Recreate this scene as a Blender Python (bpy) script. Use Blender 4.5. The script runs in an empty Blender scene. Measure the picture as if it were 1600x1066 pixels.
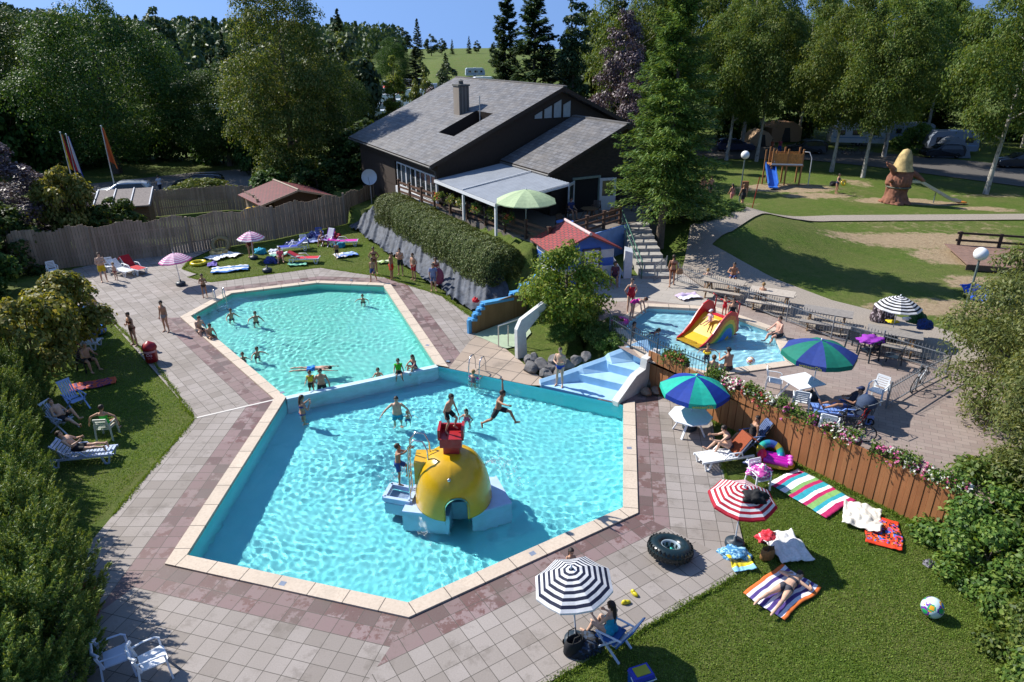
import bpy, bmesh, math, random
import numpy as np
from mathutils import Vector, Matrix, noise
R=math.radians
sc=bpy.context.scene; COL=sc.collection
random.seed(7)
# ---------------------------------------------------------------- camera
FPX,PITCH,CAMH=1069.0,R(23.4),13.0
def ray(px,py):
    x=(px-800)/FPX; y=-(py-533)/FPX
    return Vector((x,math.cos(PITCH)+y*math.sin(PITCH),-math.sin(PITCH)+y*math.cos(PITCH)))
def G(px,py,z=0.0):
    d=ray(px,py); s=(z-CAMH)/d.z
    return Vector((d.x*s,d.y*s,z))
def AT(px,py,Y):
    d=ray(px,py); s=Y/d.y
    return Vector((d.x*s,Y,CAMH+d.z*s))
cam=bpy.data.cameras.new('camera'); cam.sensor_width=36; cam.lens=36*FPX/1600; cam.clip_end=5000; cam.clip_start=.1
co=bpy.data.objects.new('camera',cam); COL.objects.link(co); co.location=(0,0,CAMH); co.rotation_euler=(R(90)-PITCH,0,0); sc.camera=co
# ---------------------------------------------------------------- light
SUN_EL=R(41.5); sv=Vector((-.88,.475,0)).normalized()
SV=Vector((sv.x*math.cos(SUN_EL),sv.y*math.cos(SUN_EL),math.sin(SUN_EL)))
w=bpy.data.worlds.new('World'); sc.world=w; w.use_nodes=True
sk=w.node_tree.nodes.new('ShaderNodeTexSky'); sk.sky_type='NISHITA'; sk.sun_disc=False
sk.sun_elevation=SUN_EL; sk.sun_rotation=math.atan2(SV.x,SV.y); sk.air_density=.9; sk.dust_density=.1; sk.ozone_density=4.0
_tc=w.node_tree.nodes.new('ShaderNodeTexCoord'); _mp=w.node_tree.nodes.new('ShaderNodeVectorMath'); _mp.operation='MULTIPLY_ADD'
_mp.inputs[1].default_value=(1,1,.9); _mp.inputs[2].default_value=(0,0,.75)
_nm=w.node_tree.nodes.new('ShaderNodeVectorMath'); _nm.operation='NORMALIZE'
w.node_tree.links.new(_tc.outputs['Generated'],_mp.inputs[0]); w.node_tree.links.new(_mp.outputs[0],_nm.inputs[0]); w.node_tree.links.new(_nm.outputs[0],sk.inputs[0])
w.node_tree.nodes['Background'].inputs[1].default_value=.15
w.node_tree.links.new(sk.outputs[0],w.node_tree.nodes['Background'].inputs[0])
sl=bpy.data.lights.new('sun','SUN'); sl.energy=4.6; sl.angle=R(.5); sl.color=(1,.955,.88)
so=bpy.data.objects.new('sun',sl); COL.objects.link(so); so.rotation_euler=SV.to_track_quat('Z','Y').to_euler(); so.location=(-30,30,60)
sl.cycles.is_caustics_light=True
sc.view_settings.view_transform='Standard'; sc.view_settings.look='None'; sc.view_settings.exposure=.70
cy=sc.cycles; cy.max_bounces=8; cy.transparent_max_bounces=12; cy.caustics_refractive=True; cy.caustics_reflective=False
cy.diffuse_bounces=3; cy.glossy_bounces=3; cy.transmission_bounces=6
cy.use_denoising=True
# ---------------------------------------------------------------- materials
class NT:
    def __init__(s,name):
        s.m=bpy.data.materials.new(name); s.m.use_nodes=True; s.t=s.m.node_tree; s.b=s.t.nodes['Principled BSDF']
    def n(s,k,**kw):
        o=s.t.nodes.new('ShaderNode'+k)
        for a,b in kw.items():
            if a in o.bl_rna.properties: setattr(o,a,b)
            else: o.inputs[a.replace('_',' ')].default_value=b
        return o
    def l(s,a,b): s.t.links.new(a,b)
    def coords(s,kind='Object',scale=None):
        tc=s.n('TexCoord'); o=tc.outputs[kind]
        if scale:
            mp=s.n('Mapping'); mp.inputs['Scale'].default_value=scale; s.l(o,mp.inputs[0]); o=mp.outputs[0]
        return o
    def noise(s,co,scale,detail=4,rough=.55):
        o=s.n('TexNoise'); o.inputs['Scale'].default_value=scale; o.inputs['Detail'].default_value=detail; o.inputs['Roughness'].default_value=rough
        s.l(co,o.inputs['Vector']); return o.outputs['Fac']
    def ramp(s,fac,stops):
        o=s.n('ValToRGB'); e=o.color_ramp.elements
        for i,(p,c) in enumerate(stops):
            if i>=2: e.new(p)
            e[i].position=p; e[i].color=(*c,1) if len(c)==3 else c
        s.l(fac,o.inputs[0]); return o.outputs[0]
    def mix(s,fac,a,b,mode='MIX'):
        o=s.n('Mix',data_type='RGBA',blend_type=mode)
        for i,v in ((0,fac),(6,a),(7,b)):
            if hasattr(v,'is_linked') or hasattr(v,'links'): s.l(v,o.inputs[i])
            else: o.inputs[i].default_value=v if i==0 else (*v,1)
        return o.outputs[2]
    def math(s,op,a,b=0.0,c=None):
        o=s.n('Math',operation=op)
        for i,v in enumerate((a,b) if c is None else (a,b,c)):
            if hasattr(v,'links'): s.l(v,o.inputs[i])
            else: o.inputs[i].default_value=v
        return o.outputs[0]
    def bump(s,h,strength=.3,dist=.02):
        o=s.n('Bump'); o.inputs['Strength'].default_value=strength; o.inputs['Distance'].default_value=dist
        s.l(h,o.inputs['Height']); s.l(o.outputs[0],s.b.inputs['Normal'])
    def out(s,col=None,rough=.6,**kw):
        if col is not None:
            if hasattr(col,'links'): s.l(col,s.b.inputs['Base Color'])
            else: s.b.inputs['Base Color'].default_value=(*col,1)
        s.b.inputs['Roughness'].default_value=rough
        for k,v in kw.items(): s.b.inputs[k.replace('_',' ')].default_value=v
        return s.m
_mc={}
def M(name,c,rough=.6,var=.18,scale=6,bump=0,bscale=40,metal=0,stretch=None,coords='Object',**kw):
    """plain material: base colour broken up by noise"""
    key=name
    if key in _mc: return _mc[key]
    t=NT(name); cc=t.coords(coords,stretch)
    f=t.noise(cc,scale,5)
    lo=tuple(x*(1-var) for x in c); hi=tuple(min(1,x*(1+var)) for x in c)
    col=t.ramp(f,[(.3,lo),(.7,hi)])
    if bump: t.bump(t.noise(cc,bscale,3),bump,.02)
    m=t.out(col,rough,Metallic=metal,**kw); _mc[key]=m; return m
def hexc(h):
    h=h.lstrip('#'); r=[int(h[i:i+2],16)/255 for i in (0,2,4)]
    return tuple(x/12.92 if x<=.04045 else ((x+.055)/1.055)**2.4 for x in r)
# ---------------------------------------------------------------- mesh builder
class MB:
    def __init__(s): s.v=[];s.f=[];s.mi=[];s.s=[]
    def add(s,vs,fs,mi=0,sm=False,T=None):
        o=len(s.v)
        s.v+=[tuple(T@Vector(v)) if T else tuple(v) for v in vs]
        for f in fs: s.f.append(tuple(i+o for i in f)); s.mi.append(mi); s.s.append(sm)
        return s
    def box(s,c,d,mi=0,T=None,rz=0,tap=1.0):
        x,y,z=(a/2 for a in d); q=Matrix.Translation(Vector(c))@Matrix.Rotation(rz,4,'Z')
        vs=[]
        for k,t in ((-z,1),(z,tap)):
            vs+=[q@Vector((a*x*t,b*y*t,k)) for a,b in ((-1,-1),(1,-1),(1,1),(-1,1))]
        return s.add(vs,[(3,2,1,0),(4,5,6,7),(0,1,5,4),(1,2,6,5),(2,3,7,6),(3,0,4,7)],mi,False,T)
    def bar(s,a,b,wd,ht,mi=0,T=None,up=(0,0,1)):
        """rectangular bar from a to b"""
        a=Vector(a);b=Vector(b);d=b-a;L=d.length;d.normalize()
        u=Vector(up); 
        if abs(d.dot(u))>.98: u=Vector((0,1,0))
        x=d.cross(u).normalized(); z=x.cross(d)
        vs=[p+x*i*wd/2+z*j*ht/2 for p in (a,b) for i,j in ((-1,-1),(1,-1),(1,1),(-1,1))]
        return s.add(vs,[(0,1,2,3),(7,6,5,4),(0,4,5,1),(1,5,6,2),(2,6,7,3),(3,7,4,0)],mi,False,T)
    def tube(s,pts,r,n=8,mi=0,cap=True,T=None,flat=None,sm=True):
        pts=[Vector(p) for p in pts]; m=len(pts); rs=r if isinstance(r,(list,tuple)) else [r]*m
        t0=(pts[1]-pts[0]).normalized(); ref=Vector((0,0,1)) if abs(t0.z)<.9 else Vector((0,1,0))
        x=t0.cross(ref).normalized(); vs=[]
        for i in range(m):
            t=(pts[min(i+1,m-1)]-pts[max(i-1,0)]).normalized()
            x=(x-t*x.dot(t)).normalized(); y=t.cross(x)
            for k in range(n):
                a=2*math.pi*k/n; vs.append(pts[i]+(x*math.cos(a)+y*math.sin(a)*(flat or 1))*rs[i])
        fs=[(i*n+k,i*n+(k+1)%n,(i+1)*n+(k+1)%n,(i+1)*n+k) for i in range(m-1) for k in range(n)]
        s.add(vs,fs,mi,sm,T)
        if cap: s.add(vs[:n],[tuple(range(n-1,-1,-1))],mi,False,T); s.add(vs[-n:],[tuple(range(n))],mi,False,T)
        return s
    def lathe(s,prof,n=16,mi=0,T=None,sm=True,a0=0,a1=None):
        full=a1 is None; a1=2*math.pi if full else a1; cols=n if full else n+1
        vs=[(r*math.cos(a0+(a1-a0)*k/n),r*math.sin(a0+(a1-a0)*k/n),z) for r,z in prof for k in range(cols)]
        fs=[]
        for i in range(len(prof)-1):
            for k in range(n):
                k2=(k+1)%cols; fs.append((i*cols+k,i*cols+k2,(i+1)*cols+k2,(i+1)*cols+k))
        return s.add(vs,fs,mi,sm,T)
    def ball(s,c,r,n=12,mi=0,T=None):
        r=(r,r,r) if not isinstance(r,(list,tuple)) else r; h=max(4,n//2)
        vs=[];fs=[]
        for i in range(h+1):
            p=math.pi*i/h
            for k in range(n):
                a=2*math.pi*k/n; vs.append((c[0]+r[0]*math.sin(p)*math.cos(a),c[1]+r[1]*math.sin(p)*math.sin(a),c[2]-r[2]*math.cos(p)))
        for i in range(h):
            for k in range(n): fs.append((i*n+k,i*n+(k+1)%n,(i+1)*n+(k+1)%n,(i+1)*n+k))
        return s.add(vs,fs,mi,True,T)
    def prism(s,poly,z0,z1,mi=0,T=None,mside=None):
        n=len(poly); vs=[(p[0],p[1],z0) for p in poly]+[(p[0],p[1],z1) for p in poly]
        s.add(vs,[tuple(range(n,2*n)),tuple(range(n-1,-1,-1))],mi,False,T)
        return s.add(vs,[(i,(i+1)%n,n+(i+1)%n,n+i) for i in range(n)],mi if mside is None else mside,False,T)
    def extr(s,poly3,vec,mi=0,T=None):
        """polygon in 3D pushed along vec"""
        n=len(poly3); v=Vector(vec); vs=[Vector(p) for p in poly3]; vs+= [p+v for p in vs]
        return s.add(vs,[tuple(range(n-1,-1,-1)),tuple(range(n,2*n))]+[(i,(i+1)%n,n+(i+1)%n,n+i) for i in range(n)],mi,False,T)
    def quad(s,a,b,c,d,mi=0,T=None,sm=False): return s.add([a,b,c,d],[(0,1,2,3)],mi,sm,T)
    def torus(s,c,Rr,r,n=24,k=10,mi=0,T=None,flat=1.0):
        vs=[];fs=[]
        for i in range(n):
            a=2*math.pi*i/n
            for j in range(k):
                b=2*math.pi*j/k; q=Rr+r*math.cos(b); vs.append((c[0]+q*math.cos(a),c[1]+q*math.sin(a),c[2]+r*flat*math.sin(b)))
        for i in range(n):
            for j in range(k): fs.append((i*k+j,((i+1)%n)*k+j,((i+1)%n)*k+(j+1)%k,i*k+(j+1)%k))
        return s.add(vs,fs,mi,True,T)
    def mesh(s,name,mats):
        me=bpy.data.meshes.new(name); me.from_pydata(s.v,[],s.f)
        for m in (mats if isinstance(mats,(list,tuple)) else [mats]): me.materials.append(m)
        me.polygons.foreach_set('material_index',s.mi); me.polygons.foreach_set('use_smooth',s.s)
        me.update(); return me
    def build(s,name,mats,parent=None,loc=None,rz=0,fix=False):
        me=s.mesh(name,mats)
        if fix:
            bm=bmesh.new(); bm.from_mesh(me); bmesh.ops.recalc_face_normals(bm,faces=bm.faces); bm.to_mesh(me); bm.free()
        o=bpy.data.objects.new(name,me); COL.objects.link(o)
        if parent: o.parent=parent
        if loc is not None: o.location=loc
        o.rotation_euler.z=rz
        return o
def tag(o,label=None,cat=None,group=None,kind=None):
    for k,v in (('label',label),('category',cat),('group',group),('kind',kind)):
        if v: o[k]=v
    return o
def thing(name,label,cat,loc=(0,0,0),rz=0,group=None):
    o=bpy.data.objects.new(name,None); COL.objects.link(o); o.empty_display_size=.1
    o.location=loc; o.rotation_euler.z=rz; return tag(o,label,cat,group)
def dup(root,loc,rz=None,label=None,group=None,scale=None):
    r=root.copy(); COL.objects.link(r); r.location=loc
    if rz is not None: r.rotation_euler.z=rz
    if label: r['label']=label
    if group: r['group']=group
    if scale: r.scale=(scale,)*3 if not isinstance(scale,(tuple,list)) else scale
    for ch in list(root.children):
        c=ch.copy(); COL.objects.link(c); c.parent=r
        for g in list(ch.children):
            d=g.copy(); COL.objects.link(d); d.parent=c
    return r
def struct(name,mb,mats,**k): return tag(mb.build(name,mats,**k),kind='structure')
def recv(o):
    for x in [o]+list(o.children_recursive):
        if x.type=='MESH': x.cycles.is_caustics_receiver=True
    return o
def inpoly(p,poly):
    x,y=p[0],p[1]; c=False; n=len(poly)
    for i in range(n):
        a=poly[i]; b=poly[i-1]
        if (a[1]>y)!=(b[1]>y) and x<(b[0]-a[0])*(y-a[1])/(b[1]-a[1])+a[0]: c=not c
    return c
def pdist(p,poly,closed=True):
    """distance to outline"""
    best=1e9; n=len(poly)
    for i in range(n if closed else n-1):
        a=Vector(poly[i][:2]); b=Vector(poly[(i+1)%n][:2]); q=Vector(p[:2])
        d=b-a; t=max(0,min(1,(q-a).dot(d)/max(1e-9,d.length_squared))); best=min(best,(q-a-d*t).length)
    return best
def sstep(a,b,x):
    t=max(0,min(1,(x-a)/(b-a))); return t*t*(3-2*t)
# ================================================================ SETTING: ground, pools, decks, paths
HU=Vector((.49,-.872,0)).normalized(); HV=Vector((.872,.49,0)).normalized(); HO=Vector((-5.4,46.3,0))
def HP(a,b,z=0): 
    p=HO+HU*a+HV*b; return Vector((p.x,p.y,z))
def hab(x,y):
    d=Vector((x,y,0))-HO; return d.dot(HU),d.dot(HV)
ZK=1.2; ZT=2.8
RAISED=[(40,-20),(12.5,15.85),(5.5,25.3),(4.4,26.2),(2.6,29.2),(1.9,32.9),(.4,34.6),(-1.0,35.2),(-11.95,52.35),(-17,62),(-30,110),(-30,300),(400,300),(400,-20)]
LOWPOOL=[G(*p) for p in ((262,900),(640,985),(1010,800),(1005,620),(760,560),(740,530),(600,440),(500,425),(340,450),(270,500),(430,628))]
def hz(x,y):
    a,b=hab(x,y)
    base=ZK if inpoly((x,y),RAISED) else 0.0
    if y>62 and x<-5:
        d=pdist((x,y),RAISED,False); base=ZK*(sstep(-6,6,d) if base>0 else sstep(-6,6,-d))
    # house platform
    dx=max(-5.5-a,0,a-11.5); dy=max(.9-b,0,b-17)
    f=1-sstep(0,3.5 if a<0 else 8,dx)
    if a>6 and b<15:
        sharp=1-sstep(-.7,-.1,a-(12.1-.29*(b-1.6))); k=sstep(10.2,13.5,b); f=sharp*(1-k)+f*k
    f*=1-(sstep(0,3.7,dy) if b<.9 else sstep(0,9,dy))
    h=base+(ZT-base)*f if f>0 else base
    if b<.9 and b>-3 and -9<a<12.6: h=max((ZT-.2)*sstep(-2.3,1.4,b)*(1-sstep(11.6,12.6,a))*sstep(-7,-4.5,a),base if (b>.3 and a>-4) else 0)
    # far land
    r=math.hypot(x,y); az=math.degrees(math.atan2(x,y))
    h+=sstep(195,300,r)*7.5+sstep(300,700,r)*1.5
    h+=sstep(230,600,r)*(5*sstep(-8,-24,az)+15*sstep(-26,-38,az))+sstep(260,620,r)*6*sstep(4,14,az)
    h+=sstep(250,500,r)*noise.noise((x*.006,y*.006,3))*5
    return h
def axis(lo,hi,f0,f1,st,g=1.18):
    v=[f0]; s=st
    while v[-1]<f1: v.append(v[-1]+st)
    while v[-1]<hi: s=min(s*g,25); v.append(v[-1]+s)
    s=st
    while v[0]>lo: s=min(s*g,25); v.insert(0,v[0]-s)
    return v
SANDS=[# (px,py,z,rx,ry,strength)
 (1440,375,ZK,7.5,2.6,1),(1350,370,ZK,4,1.4,.7),(1500,400,ZK,3.5,2.6,1),(1530,440,ZK,2.5,1.6,.9),(1480,480,ZK,5,1.6,.9),
 (1230,293,ZK,5.2,2.6,1.1),(1280,305,ZK,4,1.6,.85),(1400,313,ZK,4.2,1.5,1.1),(1460,317,ZK,3,1.1,1),(1535,325,ZK,2.6,.9,.9),(1570,328,ZK,2,.7,.7),(1150,318,ZK,2.4,.8,.6),
 (1550,305,ZK,5,1.2,.5),(1340,285,ZK,1.5,3,.6),(1250,300,ZK,9,4,.25),(1450,350,ZK,9,5,.3)]
SANDW=[(G(p[0],p[1],p[2]),p[3],p[4],p[5]) for p in SANDS]
def sand(x,y):
    m=0
    for c,rx,ry,st in SANDW:
        d=math.hypot((x-c.x)/rx,(y-c.y)/ry); 
        if d<1.5: m=max(m,st*(1-sstep(.35,1.25,d)))
    return m
KIDXY=[G(x,y,ZK) for x,y in ((969,511),(1012,480),(1114,485),(1207,518),(1230,566),(1105,583),(1018,560))]
XS=axis(-700,700,-34,42,.45); YS=axis(-12,900,6,84,.45)
gv=[];gs=[]
for y in YS:
    for x in XS:
        z=hz(x,y)-.05
        if 8<y<56 and -26<x<8 and inpoly((x,y),LOWPOOL) : z-=3
        if 3<x<13 and 23<y<33 and (inpoly((x,y),KIDXY) or pdist((x,y),KIDXY)<.35): z-=1
        if 3<x<16 and 12<y<33 and inpoly((x,y),RAISED) and pdist((x,y),RAISED[:5],False)<.8 and y<31: z=-.05
        gv.append((x,y,z)); gs.append(sand(x,y) if (y<110 and x>3) else 0)
nx=len(XS); gf=[(j*nx+i,j*nx+i+1,(j+1)*nx+i+1,(j+1)*nx+i) for j in range(len(YS)-1) for i in range(nx-1)]
me=bpy.data.meshes.new('ground'); me.from_pydata(gv,[],gf); me.attributes.new('sand','FLOAT','POINT').data.foreach_set('value',gs)
me.polygons.foreach_set('use_smooth',[True]*len(gf)); me.update()
def grass_mat(name='ground',tone=1.0):
    t=NT(name); c=t.coords('Object')
    big=t.noise(c,.35,3); fine=t.noise(c,9,6,.7); vf=t.noise(c,38,3,.7)
    g1=t.ramp(fine,[(.25,(.044*tone,.082*tone,.010)),(.5,(.084*tone,.132*tone,.019)),(.78,(.145*tone,.190*tone,.036))])
    dry=t.mix(t.math('MULTIPLY',t.ramp(big,[(.38,(0,0,0)),(.72,(1,1,1))]),.55),g1,(.15,.142,.05))
    md=t.noise(c,1.9,7,.72); dry=t.mix(t.math('MULTIPLY',t.ramp(md,[(.50,(0,0,0)),(.66,(1,1,1))]),.45),dry,(.155,.150,.055)); dry=t.mix(t.math('MULTIPLY',t.ramp(md,[(.34,(1,1,1)),(.46,(0,0,0))]),.35),dry,(.040,.068,.012))
    at=t.n('Attribute',attribute_name='sand'); sn=t.noise(c,1.6,6,.68)
    k=t.math('ADD',at.outputs['Fac'],t.math('ADD',t.math('MULTIPLY',t.math('SUBTRACT',sn,.5),2.0),t.math('MULTIPLY',t.math('SUBTRACT',t.noise(c,7,4,.7),.5),.7)))
    km=t.ramp(k,[(.34,(0,0,0)),(.72,(1,1,1))])
    sc_=t.ramp(t.noise(c,5,6,.7),[(.3,(.27,.19,.115)),(.55,(.40,.30,.19)),(.75,(.50,.39,.26))])
    sc2=t.mix(t.math('MULTIPLY',vf,.35),sc_,(.16,.13,.07))
    col=t.mix(km,dry,sc2)
    t.bump(t.math('ADD',t.math('MULTIPLY',fine,1.0),vf),.9,.06)
    return t.out(col,.85,Specular_IOR_Level=.15)
GRASS=grass_mat(); me.materials.append(GRASS)
ground=bpy.data.objects.new('ground',me); COL.objects.link(ground); tag(ground,kind='structure')
# ---------------------------------------------------------------- pools
A,B,C_,D,E,F,Gp,H,I,J=[G(*p) for p in ((290,870),(638,945),(975,795),(975,633),(683,572),(447,622),(297,495),(362,459),(495,443),(600,447))]
def offs(poly,ds):
    """offset a clockwise/ccw ring outward with one distance per edge (edge i from i to i+1)"""
    n=len(poly); cx=sum((p for p in poly),Vector((0,0,0)))/n; L=[]
    for i in range(n):
        a=poly[i]; b=poly[(i+1)%n]; d=(b-a).normalized(); nn=Vector((d.y,-d.x,0))
        if (a-cx).dot(nn)<0: nn=-nn
        L.append((a+nn*ds[i],d))
    out=[]
    for i in range(n):
        p,d=L[i-1]; q,e=L[i]; cr=d.x*e.y-d.y*e.x
        if abs(cr)<1e-4: out.append(q.copy()); continue
        t=((q-p).x*e.y-(q-p).y*e.x)/cr; out.append(p+d*t)
    return out
MAIN=[A,B,C_,D,E,F]; UPPER=[F,E,J,I,H,Gp]
KID=[G(x,y,ZK) for x,y in ((969,511),(1012,480),(1114,485),(1207,518),(1230,566),(1105,583),(1018,560))]
def basin_mat(name,c,c2):
    t=NT(name); cc=t.coords('Object'); f=t.noise(cc,1.1,4); col=t.ramp(f,[(.3,c),(.7,c2)])
    return t.out(col,.55,Specular_IOR_Level=.2)
def basin(name,poly,depth,mat,top=-.01,z=0,skip=()):
    m=MB(); n=len(poly); zz=[(d if isinstance(depth,(list,tuple)) else depth) for d in (depth if isinstance(depth,(list,tuple)) else [depth]*n)]
    m.add([(p.x,p.y,z-zz[i]) for i,p in enumerate(poly)],[tuple(range(n))])
    for i in range(n):
        if i in skip: continue
        a=poly[i];b=poly[(i+1)%n]
        m.add([(a.x,a.y,z-zz[i]),(b.x,b.y,z-zz[(i+1)%n]),(b.x,b.y,z+top),(a.x,a.y,z+top)],[(0,1,2,3)])
    o=struct(name,m,mat); return recv(o)
basin("pool_basin",MAIN,1.27,basin_mat('liner_blue',(.19,.78,.82),(.25,.84,.87)))
basin("pool_basin",UPPER,.96,basin_mat('liner_green',(.20,.75,.64),(.27,.80,.70)))
basin('pool_basin',KID,.5,basin_mat('liner_pale',(.38,.76,.88),(.44,.80,.90)),z=ZK)
def water_mat():
    t=NT('pool_water'); c=t.coords('Object')
    t.bump(t.noise(c,3.2,4,.6),.22,.1)
    return t.out((.93,.99,1),.0,Transmission_Weight=1,IOR=1.33)
WATER=water_mat()
rng=np.random.RandomState(3)
def water(name,poly,z,step,amp,lmin=.35,lmax=1.15,n=30,depth=1.5):
    P=np.array([(p.x,p.y) for p in poly]); c=P.mean(0); lo=P.min(0)-.3; hi=P.max(0)+.3
    xs=np.arange(lo[0],hi[0],step); ys=np.arange(lo[1],hi[1],step); X,Y=np.meshgrid(xs,ys)
    Z=np.zeros_like(X)
    wx=X+.25*np.sin(Y*1.1)+.2*np.sin(X*.7+2); wy=Y+.25*np.sin(X*.9+1)
    env=.72+.38*np.sin(X*.55+1.3)*np.sin(Y*.47+.4)+.30*np.sin(X*.23+Y*.31+2)*np.sin(Y*.9-X*.4)
    for k in range(n):
        a=rng.uniform(0,2*np.pi); l=lmin*(lmax/lmin)**rng.uniform(); ph=rng.uniform(0,2*np.pi)
        Z+=amp*l*np.sin(2*np.pi/l*(wx*np.cos(a)+wy*np.sin(a))+ph)
    Z=Z*env+z
    sg=1 if sum(P[i-1][0]*P[i][1]-P[i][0]*P[i-1][1] for i in range(len(P)))>0 else -1
    xc=X[:-1,:-1]+step/2; yc=Y[:-1,:-1]+step/2; ok=np.ones_like(xc,bool)
    for i in range(len(P)):
        a=P[i-1]; b=P[i]; d=(b-a)/np.linalg.norm(b-a); ok&=(sg*(d[0]*(yc-a[1])-d[1]*(xc-a[0]))>-.07)
    nx=X.shape[1]; jj,ii=np.nonzero(ok); i0=jj*nx+ii
    F=np.stack([i0,i0+1,i0+nx+1,i0+nx],1); used,inv=np.unique(F,return_inverse=True); F=inv.reshape(-1,4)
    V=np.stack([X.ravel(),Y.ravel(),Z.ravel()],1)[used]
    me=bpy.data.meshes.new(name); me.from_pydata(V.tolist(),[],F.tolist()); me.polygons.foreach_set('use_smooth',[True]*len(F)); me.materials.append(WATER); me.update()
    o=bpy.data.objects.new(name,me); COL.objects.link(o); tag(o,kind='structure'); o.cycles.is_caustics_caster=True; return o
ZW=-.09
water('pool_water',offs(MAIN,[0,0,0,0,-.13,0]),ZW,.045,.0026,lmin=.16,lmax=.62,n=38)
water('pool_water',offs(UPPER,[-.13,0,0,0,0,0]),ZW,.05,.0023,lmin=.2,lmax=.6)
water('pool_water',KID,ZK-.1,.045,.0060,lmin=.25,lmax=.8)
# dividing wall between the two pools, its top just over the water
e=(F-E).normalized(); nrm=Vector((-e.y,e.x,0)); m=MB()
for s0,s1 in ((0,1),):
    a=E+e*.0; b=F
    m.prism([a+nrm*.14,b+nrm*.14,b-nrm*.14,a-nrm*.14],-1.26,.015)
recv(struct('pool_dividing_wall',m,M('wall_paint_pale',(.50,.66,.74),.5,.1,3)))
# coping
def slab_mat():
    t=NT('coping_stone'); u=t.n('UVMap'); sp=t.n('SeparateXYZ'); t.l(u.outputs[0],sp.inputs[0])
    j=t.math('FRACT',t.math('DIVIDE',sp.outputs[0],1.0)); jl=t.math('LESS_THAN',t.math('ABSOLUTE',t.math('SUBTRACT',j,.5)),.488)
    cell=t.n('TexWhiteNoise',noise_dimensions='1D'); t.l(t.math('FLOOR',sp.outputs[0]),cell.inputs['W'])
    c=t.coords('Object'); f=t.noise(c,14,6,.7); big=t.noise(c,.9,3)
    base=t.ramp(f,[(.2,(.40,.32,.24)),(.5,(.56,.46,.36)),(.8,(.63,.54,.43))])
    base=t.mix(t.math('MULTIPLY',cell.outputs[0],.35),base,(.46,.38,.30))
    base=t.mix(t.math('MULTIPLY',t.ramp(big,[(.5,(0,0,0)),(.7,(1,1,1))]),.25),base,(.32,.27,.21))
    col=t.mix(jl,(.09,.075,.06),base); t.bump(f,.15,.01)
    return t.out(col,.75)
def uvset(me,uvs):
    l=me.uv_layers.new(name='UVMap').data
    for p in me.polygons:
        for k,li in enumerate(p.loop_indices): l[li].uv=uvs[p.index][k]
COPE=slab_mat(); CW=.42
def lineint(a,d,b,e):
    c=d.x*e.y-d.y*e.x; t=((b-a).x*e.y-(b-a).y*e.x)/c; return a+d*t
def outn(a,b,c):
    d=(b-a).normalized(); n=Vector((d.y,-d.x,0)); return d,(n if (c-a).dot(n)<0 else -n)
_cm=sum(MAIN,Vector())/6; _cu=sum(UPPER,Vector())/6
_d1,_n1=outn(F,A,_cm); _d2,_n2=outn(F,Gp,_cu); FX=lineint(F+_n1*CW,_d1,F+_n2*CW,_d2)
def coping(poly,skip,z=0.0,w=CW,h=.05,fix=None):
    n=len(poly); ou=offs(poly,[w]*n); inn=offs(poly,[-.03]*n)
    if fix is not None: ou[fix]=FX; inn[fix]=poly[fix].copy()
    m=MB(); uvs=[]
    for i in range(n):
        if i in skip: continue
        a,b,c,d=inn[i],inn[(i+1)%n],ou[(i+1)%n],ou[i]; L=(b-a).normalized()
        V=[Vector((p.x,p.y,z+h)) for p in (a,b,c,d)]+[Vector((p.x,p.y,z-.06)) for p in (a,b,c,d)]
        F=[(0,1,2,3),(4,5,1,0),(6,7,3,2)]
        if (V[1]-V[0]).cross(V[2]-V[0]).z<0: F=[f[::-1] for f in F]
        m.add(V,F)
        for f in F: uvs.append([((V[k]-a).dot(L),V[k].z) for k in f])
    o=struct('pool_coping',m,COPE); uvset(o.data,uvs); return o
coping(MAIN,(3,4),fix=5); coping(UPPER,(0,),fix=0); coping(KID,(),ZK,.4,.06)
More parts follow.
